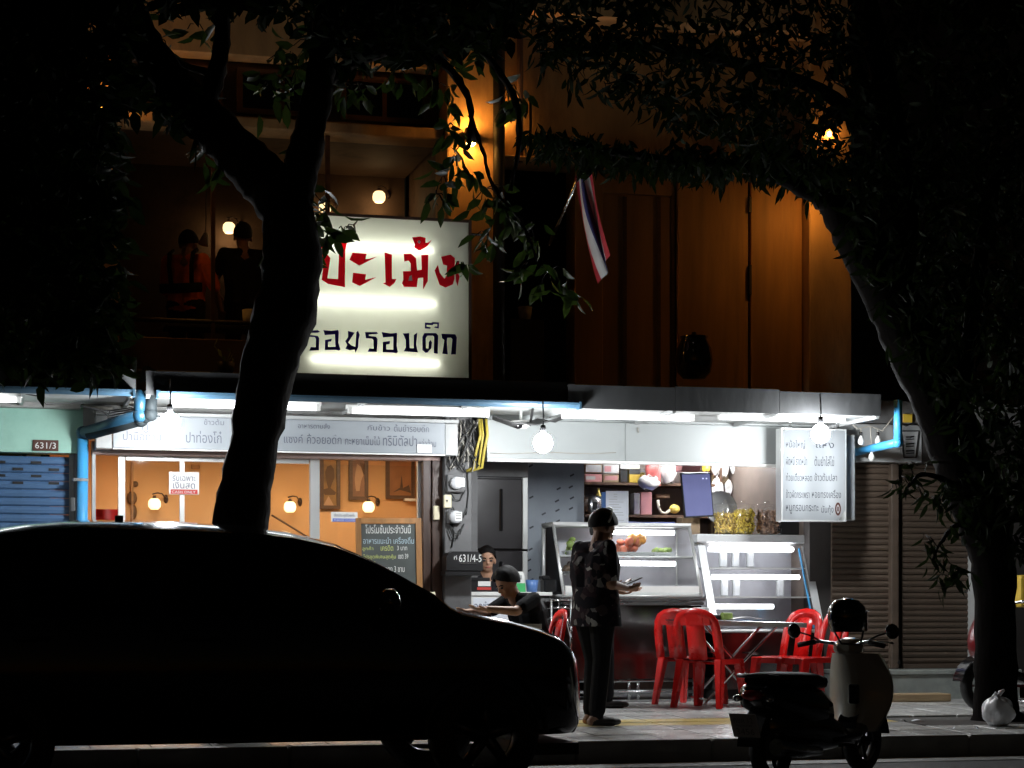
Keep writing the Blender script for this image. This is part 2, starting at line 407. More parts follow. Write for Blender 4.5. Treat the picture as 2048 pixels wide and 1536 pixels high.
# ================================================================== GROUND
mb = MB(); mb.box(-70, 90, -70, KY-.62, -.3, 0); tag(mb.build('road', 'asphalt'), kind='structure')
gs = thing('gutter_strip', None, None, (4, KY-.3, -.1)); tag(gs, kind='structure')
x = -6.0
while x < 16:
    mb = MB(); mb.box(x, x+1.19, KY-.615, KY-.16, -.2, .006 + rnd.uniform(-.001, .001)); mb.bevel(.006); mb.build('gutter_slab', 'gutter_concrete', gs); x += 1.2
kb = thing('kerb', None, None, (4, KY, 0)); tag(kb, kind='structure')
x = -6.0
while x < 16:
    mb = MB(); mb.box(x, x+.992, KY-.155, KY-.003, -.2, .155+rnd.uniform(-.002,.002)); mb.bevel(.012); mb.build('kerb_stone', 'concrete', kb); x += 1.0
mb = MB()
pv = [(-40, KY, .135), (60, KY, .135), (60, -1.5, .205), (-40, -1.5, .205), (-40, .0, .205), (60, .0, .205)]
a = [mb.v(p) for p in pv]; mb.f([a[0], a[1], a[2], a[3]]); mb.f([a[3], a[2], a[5], a[4]])
pave = tag(mb.build('pavement', 'joint', normals=False), kind='structure')
pdark = []
def paver_mesh(w, d, m):
    mb = MB(); mb.box(-w/2, w/2, -d/2, d/2, -.03, 0); mb.bevel(.006); o = mb.build('paver', m, None, recenter=False); me = o.data; bpy.data.objects.remove(o); return me
PM = {(k, m): paver_mesh(w, d, m) for k, w, d in (('a', .39, .39), ('b', .392, .289)) for m in ('paver_grey', 'paver_grey_dark', 'paver_yellow')}
rows = [(-4.2,'a'),(-3.8,'a'),(-3.4,'a'),(-3.05,'b'),(-2.75,'b'),(-2.4,'a'),(-2.0,'a'),(-1.6,'a'),(-1.2,'a'),(-.8,'a'),(-.4,'a')]
tree_pit = (8.15, -3.05, 1.0, .62)   # centre x, y, half sizes
far = MB()
for yi, (yy, k) in enumerate(rows):
    for xi in range(-12, 29):
        xx = xi*.4 + .1
        if abs(xx-tree_pit[0]) < tree_pit[2]+.1 and abs(yy-tree_pit[1]) < tree_pit[3]-.05: continue
        m = 'paver_yellow' if k == 'b' else ('paver_grey_dark' if rnd.random() < .3 else 'paver_grey')
        z = gz(yy) + rnd.uniform(-.002, .002)
        sl = math.atan(.07/2.9) if yy < -1.5 else 0
        if 4.9 < xx < 10.3:
            o = bpy.data.objects.new('paver', PM[(k, m)]); COL.objects.link(o); o.location = (xx, yy, z)
            fl = rnd.choice((0, 1)); o.rotation_euler = ((-sl if fl else sl) + rnd.uniform(-.003,.003), rnd.uniform(-.003,.003), math.pi*fl)
            attach(o, pave)
        else:
            d = .195 if k == 'a' else .1445
            far.mi = {'paver_grey':0,'paver_grey_dark':1,'paver_yellow':2}[m]
            c = [far.v((xx+sx*.195, yy+sy*d, z+sy*d*math.tan(sl))) for sx, sy in ((-1,-1),(1,-1),(1,1),(-1,1))]; far.f(c)
tag(far.build('paver_field', ['paver_grey','paver_grey_dark','paver_yellow'], pave), kind='stuff')
mb = MB(); mb.box(tree_pit[0]-tree_pit[2], tree_pit[0]+tree_pit[2], tree_pit[1]-tree_pit[3]+.05, tree_pit[1]+tree_pit[3]-.1, .05, gz(tree_pit[1])-.012); mb.build('tree_pit', 'soil'); tag(bpy.data.objects['tree_pit'], kind='structure')

# ================================================================== SHOPHOUSES
FL = .22
XA0, XA1 = X(168), X(236); XB0, XB1 = X(885), X(987); XC0, XC1 = X(1606), X(1690)
TOP = 7.9
Zu = lambda px, py: Z(px, py, 0)
zmint = Z(80, 905); zhead = 2.44
# --- left shophouse (mint front, blue shutter)
h1 = thing('shophouse', 'shophouse front at far left with mint green lintel over a closed blue roller shutter', 'building', (X(20), 0, FL))
mb = MB(); mb.box(-4.5, X(166), 0, .25, zhead, 2.86); mb.build('lintel', 'mint_wall', h1)
mb = MB(); mb.box(-4.5, XA0-.02, 1.2, 1.5, 2.9, TOP); mb.build('upper_wall', 'dark_wall', h1)
mb = MB(); mb.box(-4.5, XA0-.02, -.02, 1.2, 2.88, 3.1); mb.build('floor_slab', 'dark_concrete', h1)
mb = MB(); mb.box(X(148), X(168), .02, .3, FL, zhead-.003); mb.build('post', 'pillar_grey', h1)
for px in (-200, -20):
    fr = MB(); w0, w1 = X(px, 1.2), X(px, 1.2)+.9
    for q in ((w0, w0+.06, 4.1, 5.6), (w1-.06, w1, 4.1, 5.6), (w0+.06, w1-.06, 4.1, 4.16), (w0+.06, w1-.06, 5.54, 5.6)): fr.box(q[0], q[1], 1.14, 1.2, q[2], q[3])
    f = fr.build('window', 'black_wood', h1)
    mb = MB(); mb.box(w0+.06, w1-.06, 1.17, 1.19, 4.16, 5.54); mb.build('pane', 'car_glass', f)
sb = thing('roller_shutter', None, None, (X(60), .1, FL)); sb.parent = h1; sb.matrix_parent_inverse = WM[h1.name].inverted()
# slats and slots
z = FL + .02; k = 0
while z < zhead - .03:
    mb = MB(); x0, x1 = -4.4, X(138, .12)
    mb.xz([(0,0)], 0, 0) if False else None
    prof = [(.12, 0), (.105, .012), (.10, .04), (.112, .06), (.12, .07), (.14, .07), (.14, 0)]
    mb.prism(prof, (x0, 0, z), (0,1,0), (0,0,1), (x1-x0, 0, 0))
    s_ = mb.build('slat', 'shutter_blue', sb); z += .0725; k += 1
for j, py in enumerate((925, 938.5, 952, 966)):
    mb = MB()
    for i in range(9):
        cx = X(145, .1) - .16 - (0 if j % 2 else .15) - i*.305
        zz = Z(70, py, .1)
        mb.box(cx-.045, cx+.045, .094, .108, zz-.011, zz+.011)
    tag(mb.build('vent_slots', 'black', sb), kind='stuff')
mb = MB(); mb.box(X(138, .08)+.002, X(147, .08), .05, .16, FL, zhead-.004); mb.build('guide_rail', 'trim_grey', sb)
mb = MB(); mb.box(X(141, .03), X(150, .03), .0, .045, Z(145,1022), Z(145,995)); mb.bevel(.006); mb.build('lock_box', 'plastic_white', h1)

# --- restaurant shophouse (orange dining room, loggia above)
h2 = thing('shophouse', 'shophouse with glazed orange dining room below and dark open balcony above', 'building', (X(540), 0, FL))
def pillar(x0, x1, parent, m='ochre_wall', z0=2.95, y0=-.16, y1=.3):
    mb = MB(); mb.box(x0, x1, y0, y1, z0, TOP); mb.bevel(.012); return mb.build('pillar', m, parent)
pillar(XA0, XA1, h2); pillar(XB0, XB1, h2)
zb0, zb1 = Zu(800, 279), Zu(800, 257); zt = Zu(450, 112)
mb = MB(); mb.box(XA1, XB0, -.1, .25, zb0, zb1); mb.bevel(.01); mb.build('beam', 'ochre_wall', h2)
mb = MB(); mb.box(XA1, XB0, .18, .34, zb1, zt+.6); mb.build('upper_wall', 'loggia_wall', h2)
for i in range(3):
    x0 = XA1 + .12 + i*(XB0-XA1-.1)/3; x1 = x0 + (XB0-XA1)/3 - .16; z0, z1 = zb1+.08, zt-.06
    mb = MB()
    for q in ((x0, x0+.05, z0, z1), (x1-.05, x1, z0, z1), (x0+.05, x1-.05, z0, z0+.05), (x0+.05, x1-.05, z1-.05, z1), ((x0+x1)/2-.02, (x0+x1)/2+.02, z0+.05, z1-.05)): mb.box(q[0], q[1], .12, .18, q[2], q[3])
    wdw = mb.build('window', 'wood_dark', h2)
    for xa, xb in ((x0+.05, (x0+x1)/2-.02), ((x0+x1)/2+.02, x1-.05)):
        mb = MB(); mb.box(xa, xb, .14, .16, z0+.05, z1-.05); mb.build('pane', 'car_glass', wdw)
mb = MB(); mb.box(XA1, XB0, -.06, .17, zt, TOP); mb.bevel(.008); mb.build('upper_parapet', 'ochre_wall', h2)
zf = 2.98
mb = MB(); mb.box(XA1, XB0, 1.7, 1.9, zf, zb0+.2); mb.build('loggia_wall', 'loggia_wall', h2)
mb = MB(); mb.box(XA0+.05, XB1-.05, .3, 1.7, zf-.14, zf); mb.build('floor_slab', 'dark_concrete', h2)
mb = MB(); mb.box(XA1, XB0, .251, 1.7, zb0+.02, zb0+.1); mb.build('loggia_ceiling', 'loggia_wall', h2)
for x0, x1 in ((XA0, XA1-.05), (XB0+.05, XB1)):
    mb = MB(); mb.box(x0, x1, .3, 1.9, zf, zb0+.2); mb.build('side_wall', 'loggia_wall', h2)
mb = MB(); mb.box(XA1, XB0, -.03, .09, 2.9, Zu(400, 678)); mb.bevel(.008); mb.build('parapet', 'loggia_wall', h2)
mb = MB(); mb.tube([(XA1, .03, Zu(400, 678)+.16), (XB0, .03, Zu(400, 678)+.16)], .022, 10); mb.build('handrail', 'black_wood', h2)
mb = MB(); mb.box(X(426, .03)-.018, X(426, .03)+.018, .01, .05, Zu(400, 678), zb0); mb.build('mullion', 'wood_dark', h2)
mb = MB(); mb.box(X(655, .03)-.02, X(655, .03)+.02, .01, .05, Zu(400, 678), zb0); mb.build('mullion', 'wood_dark', h2)

# dining room
YR = 2.3
xr0, xr1 = X(172), X(850)
mb = MB(); mb.box(X(100, YR), X(962)+.06, YR, YR+.15, FL, 2.85); mb.build('back_wall', 'orange_wall', h2)
mb = MB(); mb.box(xr0-.5, xr0-.38, .3, YR, FL, 2.85); mb.build('side_wall', 'orange_wall', h2)
mb = MB(); mb.box(X(962), X(962)+.06, .51, YR, FL, 2.85); mb.build("side_wall", "orange_wall", h2)
mb = MB(); mb.box(xr0-.37, X(962)-.002, .02, YR-.002, FL-.1, FL+.02); mb.build('floor', 'orange_floor', h2)
mb = MB(); mb.box(xr0-.37, X(962)-.002, .51, YR-.002, 2.74, 2.84); mb.build('ceiling', 'white_ceiling', h2)
# glazed front: rail, frames, mullions, panes
YF = .14
zr0, zr1 = Z(540, 912, 0), Z(540, 901, 0)
mb = MB(); mb.box(X(183), X(880), -.03, .12, zr0-.015, zr1+.05); mb.bevel(.006); mb.build('shutter_rail', 'rail_pink', h2)
zt1, zt0 = Z(450, 914, YF), Z(450, 925, YF)
def vframe(p0, p1, m='alu', y0=YF-.03, y1=YF+.03, nm='window_frame', top=None):
    mb = MB(); mb.box(X(p0, YF), X(p1, YF), y0, y1, FL+.02, top or zt1+.001); mb.bevel(.004); return mb.build(nm, m, h2)
vframe(236, 250); vframe(619, 638, y0=YF-.04); vframe(834, 846); vframe(359, 369, y0=YF-.015, y1=YF+.015)
mb = MB(); mb.box(X(251, YF), X(618, YF), YF-.025, YF+.025, zt0, zt1); mb.bevel(.004); mb.build('window_frame', 'alu', h2)
mb = MB(); mb.box(X(251, YF), X(833, YF), YF-.022, YF+.022, FL+.02, FL+.12); mb.build('window_frame', 'alu', h2)
for p0, p1 in ((251, 358), (370, 618), (639, 833)):
    mb = MB(); mb.box(X(p0, YF), X(p1, YF), YF-.004, YF+.004, FL+.121, zt0-.001); mb.build('pane', 'pane', h2)
mb = MB(); mb.box(X(184), X(191), -.02, .1, FL, zr0-.016); mb.build('guide_rail', 'trim_grey', h2)
for p0, p1, y0 in ((846, 862, .0), (864, 884, -.02)):
    mb = MB(); mb.box(X(p0), X(p1), y0, .3, FL, 2.5); mb.bevel(.006); mb.build('door_post', 'door_brown', h2)
# service pillar between the two shops
mb = MB(); mb.box(X(884)+.002, X(938), -.1, .5, FL, 2.84); mb.bevel(.006); mb.build('pillar', 'pillar_grey', h2)

mb = MB(); mb.box(X(938)+.002, X(962)+.075, .44, .505, FL, 2.84); mb.build('filler_panel', 'pillar_grey', h2)
# --- food shop shophouse
h3 = thing('shophouse', 'shophouse with open food shop below and ochre wall with folding panels above', 'building', (X(1300), 0, FL))
pillar(XC0, XC1, h3)
zl0, zl1 = Zu(1180, 334), Zu(1180, 326)
mb = MB(); mb.box(XB1, XC0, 0, .3, zl1, Zu(1300, 60)); mb.bevel(.006); mb.build('upper_wall', 'ochre_wall', h3)
mb = MB(); mb.box(XB1+.004, XC0-.004, -.14, .32, zl0, zl1-.002); mb.bevel(.006); mb.build('ledge', 'ochre_wall', h3)
mb = MB(); mb.box(XB1, XC0, -.3, .3, Zu(1300, 60)+.002, TOP); mb.build('upper_parapet', 'ochre_wall', h3)
mb = MB(); mb.box(XB1, XB1+.10, -.02, .3, 2.9, zl0-.002); mb.build('jamb', 'brown_panel_dark', h3)
mb = MB(); mb.box(XB1-.3, XC1, 1.5, 1.6, 2.9, TOP); mb.build('recess_wall', 'dark_wall', h3)
mb = MB(); mb.box(X(1150), X(1206), .0, .3, 2.9, zl0-.002); mb.bevel(.006); mb.build('door_post', 'brown_panel_dark', h3)
mb = MB(); mb.box(X(1207), X(1344), .045, .12, 2.9, Zu(1270, 388)); mb.build('door_panel', 'brown_panel_dark', h3)
mb = MB(); mb.box(X(1207), X(1344), .02, .12, Zu(1270, 387), zl0-.002); mb.build('transom', 'brown_panel_dark', h3)
for p in (1252, 1320):
    mb = MB(); mb.box(X(p)-.018, X(p)+.018, .03, .044, 2.92, Zu(p, 392)); mb.build('batten', 'wood_dark', h3)
for p0, p1, y in ((1346, 1354, .06), (1357, 1497, .01), (1502, 1604, .0)):
    mb = MB(); mb.box(X(p0), X(p1), y, y+.05, 2.9, zl0-.003); mb.bevel(.004); mb.build('door_panel', 'brown_panel', h3)
mb = MB(); mb.box(X(1346), XC0, .075, .12, 2.9, zl0); mb.build('backing_wall', 'black_wood', h3)
for z0, z1 in ((Zu(1499, 425), Zu(1499, 395)), (Zu(1499, 590), Zu(1499, 530))):
    mb = MB(); mb.box(X(1497), X(1502), -.02, .03, z0, z1); mb.build('hinge', 'black_wood', h3)
mb = MB(); mb.box(XB0, XC1, .3, 1.5, zf-.14, zf); mb.build('floor_slab', 'dark_concrete', h3)
# ground floor: walls, floor, ceiling
YB = 3.0
mb = MB(); mb.box(X(935), X(1640), .02, YB, FL-.12, FL+.004); mb.build('floor', 'shop_floor', h3)
mb = MB(); mb.box(X(938)+.3, X(1700, YB), YB, YB+.15, FL, 2.95); mb.build('back_wall', 'shop_wall', h3)
mb = MB(); mb.box(X(1640)+.02, X(1640)+.12, .35, YB, FL, 2.95); mb.build('side_wall', 'shop_wall', h3)
mb = MB(); mb.box(X(938), X(1640), .05, YB, 2.86, 2.95); mb.build('ceiling', 'awning_under', h3)
# grey papered partition with little dashes
YP = 1.7
mb = MB(); mb.box(X(1046, YP), X(1168, YP), YP, YP+.12, FL, 2.86); mb.build('partition_wall', 'wallpaper', h3)
mb = MB()
for py in range(930, 1200, 21):
    for i in range(5):
        px = 1060 + i*28 + rnd.uniform(-3, 3); yy = py + (-6*i) % 40 + rnd.uniform(-2, 2)
        if rnd.random() < .3 or px > 1160: continue
        c = W(px, yy, YP-.002); d = Vector((.021, 0, .011))
        n = Vector((-.004, 0, .0075)); mb.f([mb.v(c-d-n), mb.v(c+d-n), mb.v(c+d+n), mb.v(c-d+n)])
tag(mb.build('dash_print', 'dash', h3), kind='stuff')
mb = MB(); mb.box(X(940, .75), X(1056, .75), .75, .85, Z(1000, 953, .75), 2.86); mb.build('lintel', 'pillar_grey', h3)

# --- right shophouse (brown shutter)
h4 = thing('shophouse', 'dark shophouse at right with closed brown roller shutter above a grey marble step', 'building', (X(1850), 0, FL))
mb = MB(); mb.box(XC1+.02, 16, 1.2, 1.5, 2.9, TOP); mb.build('upper_wall', 'dark_wall', h4)
mb = MB(); mb.box(XC1+.02, 16, -.02, 1.2, 2.88, 3.1); mb.build('floor_slab', 'dark_concrete', h4)
zs = Z(1850, 1340, -.3)
mb = MB(); mb.box(X(1640), 16, .25, .4, zs-.2, 2.85); mb.build('backing_wall', 'dark_wall', h4)
zsh = Z(1750, 926, .1)
mb = MB(); mb.box(X(1640)+.125, X(1840), -.04, .24, zsh+.002, Z(1780, 850, 0)); mb.bevel(.005); mb.build('fascia', 'trim_grey', h4)
mb = MB(); mb.box(X(1840)+.003, 16, -.02, .24, zsh+.002, 2.86); mb.build('lintel', 'dark_wall', h4)
mb = MB(); mb.box(X(1640)+.13, X(2010), -.3, .25, gz(-.3)-.1, zs-.045); mb.bevel(.006); mb.build('step', 'marble', h4)
mb = MB(); mb.box(X(1640)+.13, X(2010)+.01, -.32, .25, zs-.043, zs); mb.bevel(.006); mb.build('step_nosing', 'marble', h4)
for p0, p1 in ((1640, 1789), (1806, 1950)):
    sh = thing('roller_shutter', None, None, (X((p0+p1)/2), .15, zs)); sh.parent = h4; sh.matrix_parent_inverse = WM[h4.name].inverted()
    x0 = X(p0, .15) + (.13 if p0 == 1640 else 0); x1 = X(p1, .15); z = zs + .05
    mb = MB(); mb.box(x0, x1, .12, .2, zs+.002, zs+.048); mb.bevel(.004); mb.build('bottom_bar', 'shutter_brown', sh)
    me = None
    while z < zsh - .01:
        if me is None:
            mb = MB(); prof = [(0, 0), (-.012, .008), (-.02, .03), (-.012, .048), (0, .056), (.02, .056), (.02, 0)]
            mb.prism(prof, (x0, .17, z), (0,1,0), (0,0,1), (x1-x0, 0, 0)); o = mb.build('slat', 'shutter_brown', sh); me = o.data; z00 = o.location.copy(); zz0 = z
        else:
            o = bpy.data.objects.new('slat', me); COL.objects.link(o); o.location = z00 + Vector((0, rnd.uniform(-.002,.002), z-zz0)); attach(o, sh)
        z += .058
mb = MB(); mb.box(X(1789)+.01, X(1806)-.005, .08, .24, zs+.001, zsh); mb.bevel(.005); mb.build('centre_post', 'shutter_brown', h4)
mb = MB(); mb.cyl((X(1798, .08), .074, Z(1798, 1325, .08)), (X(1798, .08), .082, Z(1798, 1325, .08)), .018, seg=10); mb.build('bolt_hole', 'black', h4)
mb = MB(); mb.box(X(1950)+.004, X(1962), .02, .24, zs+.001, zsh); mb.build('guide_rail', 'trim_grey', h4)

# dark street side behind the camera is left as open road; far blocks close the row ends
# ================================================================== AWNINGS
def awning(p0, p1, ya, label, pytop, pybot, mid, under='awning_under'):
    z1, z0 = Z(mid, pytop, ya), Z(mid, pybot, ya); x0, x1 = X(p0, ya), X(p1, ya)
    t = thing('awning', label, 'awning', ((x0+x1)/2, ya, z0), 'metal awnings over the pavement')
    n = max(2, int(round((x1-x0)/.9)))
    for i in range(n):
        a = x0+(x1-x0)*i/n; b = x0+(x1-x0)*(i+1)/n
        mb = MB(); mb.box(a+.002, b-.002, ya, ya+.02, z0 + rnd.uniform(-.004,.004), z1 + rnd.uniform(-.01,.01)); mb.build('fascia_panel', 'awning_sheet', t)
    mb = MB(); mb.prism([(ya+.021, z1-.03), (-.17, z1+.10), (-.17, z1+.12), (ya+.021, z1-.01)], (x0, 0, 0), (0,1,0), (0,0,1), (x1-x0, 0, 0)); mb.build('roof_sheet', 'awning_sheet', t)
    mb = MB(); mb.box(x0, x1, ya+.022, -.06, z0+.012, z0+.035); mb.build('soffit', under, t)
    for i in range(n+1):
        a = min(max(x0+(x1-x0)*i/n, x0+.02), x1-.02)
        mb = MB(); mb.box(a-.015, a+.015, ya+.03, -.065, z0-.02, z0+.011); mb.build('rib', 'trim_grey', t)
    return t, x0, x1, z0, z1
YA = -1.2
aw1 = awning(-420, 272, YA, 'dark metal awning at far left above the mint lintel', 735, 781, 100)
aw2 = awning(292, 1150, YA+.03, 'long dark metal awning with pale underside above the orange dining room', 752, 800, 700)
aw3 = awning(1136, 1762, YA-.03, 'weathered grey awning slab over the food shop', 778, 824, 1450)
def gutter(p0, p1, py, mid, y, label):
    z = Z(mid, py, y); mb = MB(); x0, x1 = X(p0, y), X(p1, y); pr = []
    for k in range(9):
        a = math.pi + math.pi*k/8; pr.append((.05*math.cos(a), .05*math.sin(a)))
    for k in range(8, -1, -1):
        a = math.pi + math.pi*k/8; pr.append((.044*math.cos(a), .044*math.sin(a)))
    mb.prism(pr, (x0, y, z), (0,1,0), (0,0,1), (x1-x0, 0, 0))
    for xx in (x0, x1-.02): mb.box(xx, xx+.02, y-.052, y+.052, z-.054, z+.008)
    tag(mb.build('rain_gutter', 'gutter_blue'), label, 'gutter', 'half-round gutters along the awnings')
gutter(-420, 270, 777, 140, YA-.06, 'blue half-round rain gutter along the leftmost awning edge')
gutter(312, 1160, 794, 700, YA-.03, 'long blue rain gutter running under the billboard along the middle awning')
# drain pipes
def pipe(pts, r, m, label, name='drain_pipe', cat='pipe', group=None, brackets=()):
    t = thing(name, label, cat, tuple(Vector(pts[-1])), group)
    for a, b in zip(pts, pts[1:]):
        mb = MB(); mb.cyl(a, b, r, seg=14); mb.build('pipe_length', m, t)
    for p in pts[1:-1]:
        mb = MB(); mb.ball(p, r*1.22, 12, 8); mb.build('elbow', m, t)
    for p in brackets:
        mb = MB(); mb.tube([p+Vector((-r*1.1,0,-.015)), p+Vector((-r*1.1,0,.015))], r*.3); mb.box(p.x-r*1.35, p.x+r*1.35, p.y-r*1.2, p.y+r*1.2, p.z-.012, p.z+.012); mb.build('bracket', 'steel', t)
    return t
pipe([W(166, 872, -.085), Vector((X(161,-.08), -.08, FL))], .048, 'blue_pvc', 'blue plastic drain pipe running straight down beside the blue shutter', brackets=(W(161, 960, -.08),))
pipe([W(280, 780, -1.02), W(280, 830, -1.0), W(166, 866, -.1), W(165, 876, -.09)], .05, 'blue_pvc_shaded', 'shade-tinted blue drain pipe slanting from the left gutter to the wall')  # same blue plastic, its weaker light put into a darker colour
pipe([W(303, 788, -1.02), W(301, 828, -1.02), W(282, 840, -.95), W(180, 868, -.2)], .05, 'pipe_black', 'dark drain pipe elbow beside the leftmost hanging bulb')
pipe([W(1796, 800, -1.15), W(1796, 885, -1.15), W(1712, 904, -.12)], .038, 'blue_pvc', 'bright blue drain pipe bent at the right end of the awning')
pipe([Vector((X(997,-.14), -.14, TOP)), Vector((X(997,-.14), -.14, 3.0))], .06, 'black', 'thick dark downpipe running up the ochre wall beside the pillar')
pipe([Vector((X(1040,-.05), -.05, TOP)), Vector((X(1040,-.05), -.05, Zu(1040,328)))], .03, 'door_brown', 'thin brown pipe on the brightly lit strip of ochre wall')
pipe([Vector((X(1061,-.04), -.04, Zu(1061,200))), Vector((X(1061,-.04), -.04, Zu(1061,328)))], .013, 'black', 'thinnest dark conduit ending on the ledge of the ochre wall')

# ================================================================== LIGHTS UNDER THE AWNING
def tube_light(p0, p1, py, mid, y, label):
    z = Z(mid, py, y); x0, x1 = X(p0, y), X(p1, y)
    t = thing('fluorescent_light', label, 'tube light', ((x0+x1)/2, y, z-.03), 'fluorescent tubes under the awnings')
    mb = MB(); mb.box(x0-.03, x1+.03, y+.01, y+.05, z+.022, z+.06); mb.bevel(.004); mb.build('batten', 'plastic_white', t)
    for xx in (x0, x1):
        mb = MB(); mb.box(xx-.018, xx+.018, y-.02, y+.03, z-.022, z+.03); mb.bevel(.003); mb.build('lamp_holder', 'plastic_white', t)
    mb = MB(); mb.cyl((x0+.02, y, z), (x1-.02, y, z), .02, seg=12); mb.build('tube', 'tube_glow', t)
YT = -.85
tube_light(-230, 38, 797, -90, YT, 'glowing fluorescent tube at the far left over the mint lintel')
tube_light(348, 636, 813, 490, YT, 'glowing fluorescent tube partly behind the tree trunk')
tube_light(700, 974, 826, 840, YT, 'glowing fluorescent tube under the awning right below the big billboard')
tube_light(1128, 1384, 835, 1256, YT, 'glowing fluorescent tube over the white fascia right of the middle bulb')
tube_light(1440, 1686, 838, 1560, YT, 'rightmost glowing fluorescent tube above the white menu lightbox')
def bulb(px, py, y, label, r=.082):
    c = W(px, py, y)
    t = thing('hanging_bulb', label, 'light bulb', tuple(c + Vector((0,0,-r))), 'bright bulbs hanging from the awnings')
    mb = MB(); mb.tube([c+Vector((0,0,r+.05)), c+Vector((.005,0,r+.12)), c+Vector((0,.01,.36))], .007, 6); mb.build('cord', 'cable', t)
    mb = MB(); mb.lathe([(0,.075),(.022,.075),(.026,.05),(.026,0),(.0,0)], c+Vector((0,0,r-.006)), 12); mb.build('socket', 'plastic_black', t)
    mb = MB(); mb.ball(c, (r, r, r*1.04), 16, 10); mb.build('bulb', 'bulb_glow', t)
bulb(340, 846, -1.40, 'glaring white bulb hanging in front of the dining room signboard at left')
bulb(1086, 886, -1.38, 'glaring white bulb hanging before the middle of the white fascia')
bulb(1641, 868, -1.33, 'glaring white bulb hanging in front of the white menu lightbox')
for i, (px, py, lb) in enumerate(((1722, 882, 'leftmost unlit white festoon bulb above the blue pipe'), (1756, 882, 'unlit white festoon bulb nearest the upright of the blue pipe'), (1743, 914, 'unlit white festoon bulb hanging below the blue pipe'))):
    c = W(px, py, -.5)
    t = thing('festoon_bulb', lb, 'light bulb', tuple(c), 'unlit festoon bulbs at the right end of the awning')
    mb = MB(); mb.lathe([(0,-.04),(.018,-.034),(.03,-.01),(.027,.012),(.014,.036),(.011,.05),(0,.05)], c, 12); mb.build('glass_bulb', 'plastic_white', t)
    mb = MB(); mb.cyl(c+Vector((0,0,.05)), c+Vector((0,0,.085)), .013); mb.build('socket', 'plastic_black', t)
mb = MB()
mb.tube([W(1690, 835, -.5), W(1715, 858, -.5), W(1740, 852, -.5), W(1765, 862, -.5), W(1790, 830, -.6)], .007, 6)
mb.tube([W(1722, 870, -.5), W(1722, 856, -.5)], .005, 6); mb.tube([W(1756, 870, -.5), W(1756, 857, -.5)], .005, 6); mb.tube([W(1743, 902, -.5), W(1741, 852, -.5)], .005, 6)
tag(mb.build('cable', 'cable_pale'), 'pale sagging cable carrying the festoon bulbs', 'cable')

# ================================================================== BOARDS AND FASCIAS
# white signboard over the dining room
ys = -.28
t = thing('signboard', 'long white signboard with two lines of faint lettering above the orange dining room', 'sign', (X(550, ys), ys, Z(550, 900, ys)))
z0, z1 = Z(550, 902, ys), Z(550, 838, ys)
mb = MB(); mb.box(X(226, ys), X(890, ys), ys, ys+.03, z0, z1); mb.bevel(.005); mb.build('board', 'sheet_white', t)
for p0, p1 in ((192, 225), (891, 917)):
    mb = MB(); mb.box(X(p0, ys), X(p1, ys), ys+.02, -.01 if p0 < 300 else -.11, z0-.006, z1); mb.bevel(.006); mb.build('end_box', 'trim_grey', t)
mb = MB(); mb.box(X(192, ys), X(917, ys), ys-.012, ys+.028, z1+.002, z1+.03); mb.build('top_rail', 'trim_grey', t)
mb = MB(); mb.box(X(226, ys), X(890, ys), ys-.006, ys+.03, z0-.012, z0-.001); mb.build('bottom_rail', 'white_paint', t)
def tl(mb, s, p0, p1, t0, t1, y):
    m = (p0+p1)/2; mb.text(s, X(p0, y), X(p1, y), Z(m, t1, y), Z(m, t0, y), y)
yy = ys - .003
for s, p0, p1, a, b in (('ป่ามือถาม', 246, 322, 862, 881), ('กู', 284, 296, 847, 866), ('ปาท่องโก๋', 372, 443, 862, 886), ('แซงค์', 568, 606, 869, 886), ('คิ้วอยอดึก', 614, 683, 868, 888), ('กะหยาเม็มไม้', 690, 760, 872, 890), ('ทริมิตัลปา', 766, 834, 870, 892), ('แจ่วฮ้อน', 838, 872, 878, 894),
                        ('อาหารตามสั่ง', 596, 660, 846, 857), ('กับข้าว', 735, 780, 849, 861), ('ต้มยำรอบดึก', 788, 858, 849, 864), ('ข้าวต้ม', 408, 448, 838, 850)):
    mb = MB(); tl(mb, s, p0, p1, a, b, yy); mb.build('lettering', 'ink_grey', t, normals=False)
# small plate taped on it
mb = MB(); mb.box(X(834, ys), X(863, ys), ys-.012, ys-.004, Z(848, 906, ys), Z(848, 889, ys)); mb.bevel(.002); tag(mb.build('sticker_plate', 'white_paint'), 'small blank white plate on the lower right of the long signboard', 'plate')
# food shop fascia
yf = -.12
t = thing('fascia_board', 'wide plain white fascia board over the open food shop', 'fascia', (X(1265, yf), yf, Z(1265, 922, yf)))
z0, z1 = Z(1265, 922, yf), Z(1265, 846, yf)
for i, (p0, p1) in enumerate(((974, 1250), (1250.8, 1640))):
    mb = MB(); mb.box(X(p0, yf), X(p1, yf), yf, yf+.05, z0, z1); mb.bevel(.003); mb.build('panel', 'board_white', t)
mb = MB(); mb.box(X(974, yf), X(1640, yf), yf-.012, yf+.06, z0-.03, z0-.002); mb.bevel(.004); mb.build('bottom_rail', 'white_paint', t)
mb = MB(); mb.box(X(974, yf), X(1640, yf), yf-.02, yf+.06, z1+.002, z1+.075); mb.bevel(.004); mb.build('top_rail', 'board_white', t)
mb = MB(); mb.tube([W(980+i*42, 906+math.sin(i*1.7)*1.5, yf-.006) for i in range(7)], .004, 6); mb.tube([W(1275, 855, yf-.01), W(1277, 865, yf-.01)], .006, 6)
tag(mb.build('cable', 'cable_pale'), 'thin pale wire stuck along the lower edge of the white fascia', 'cable')

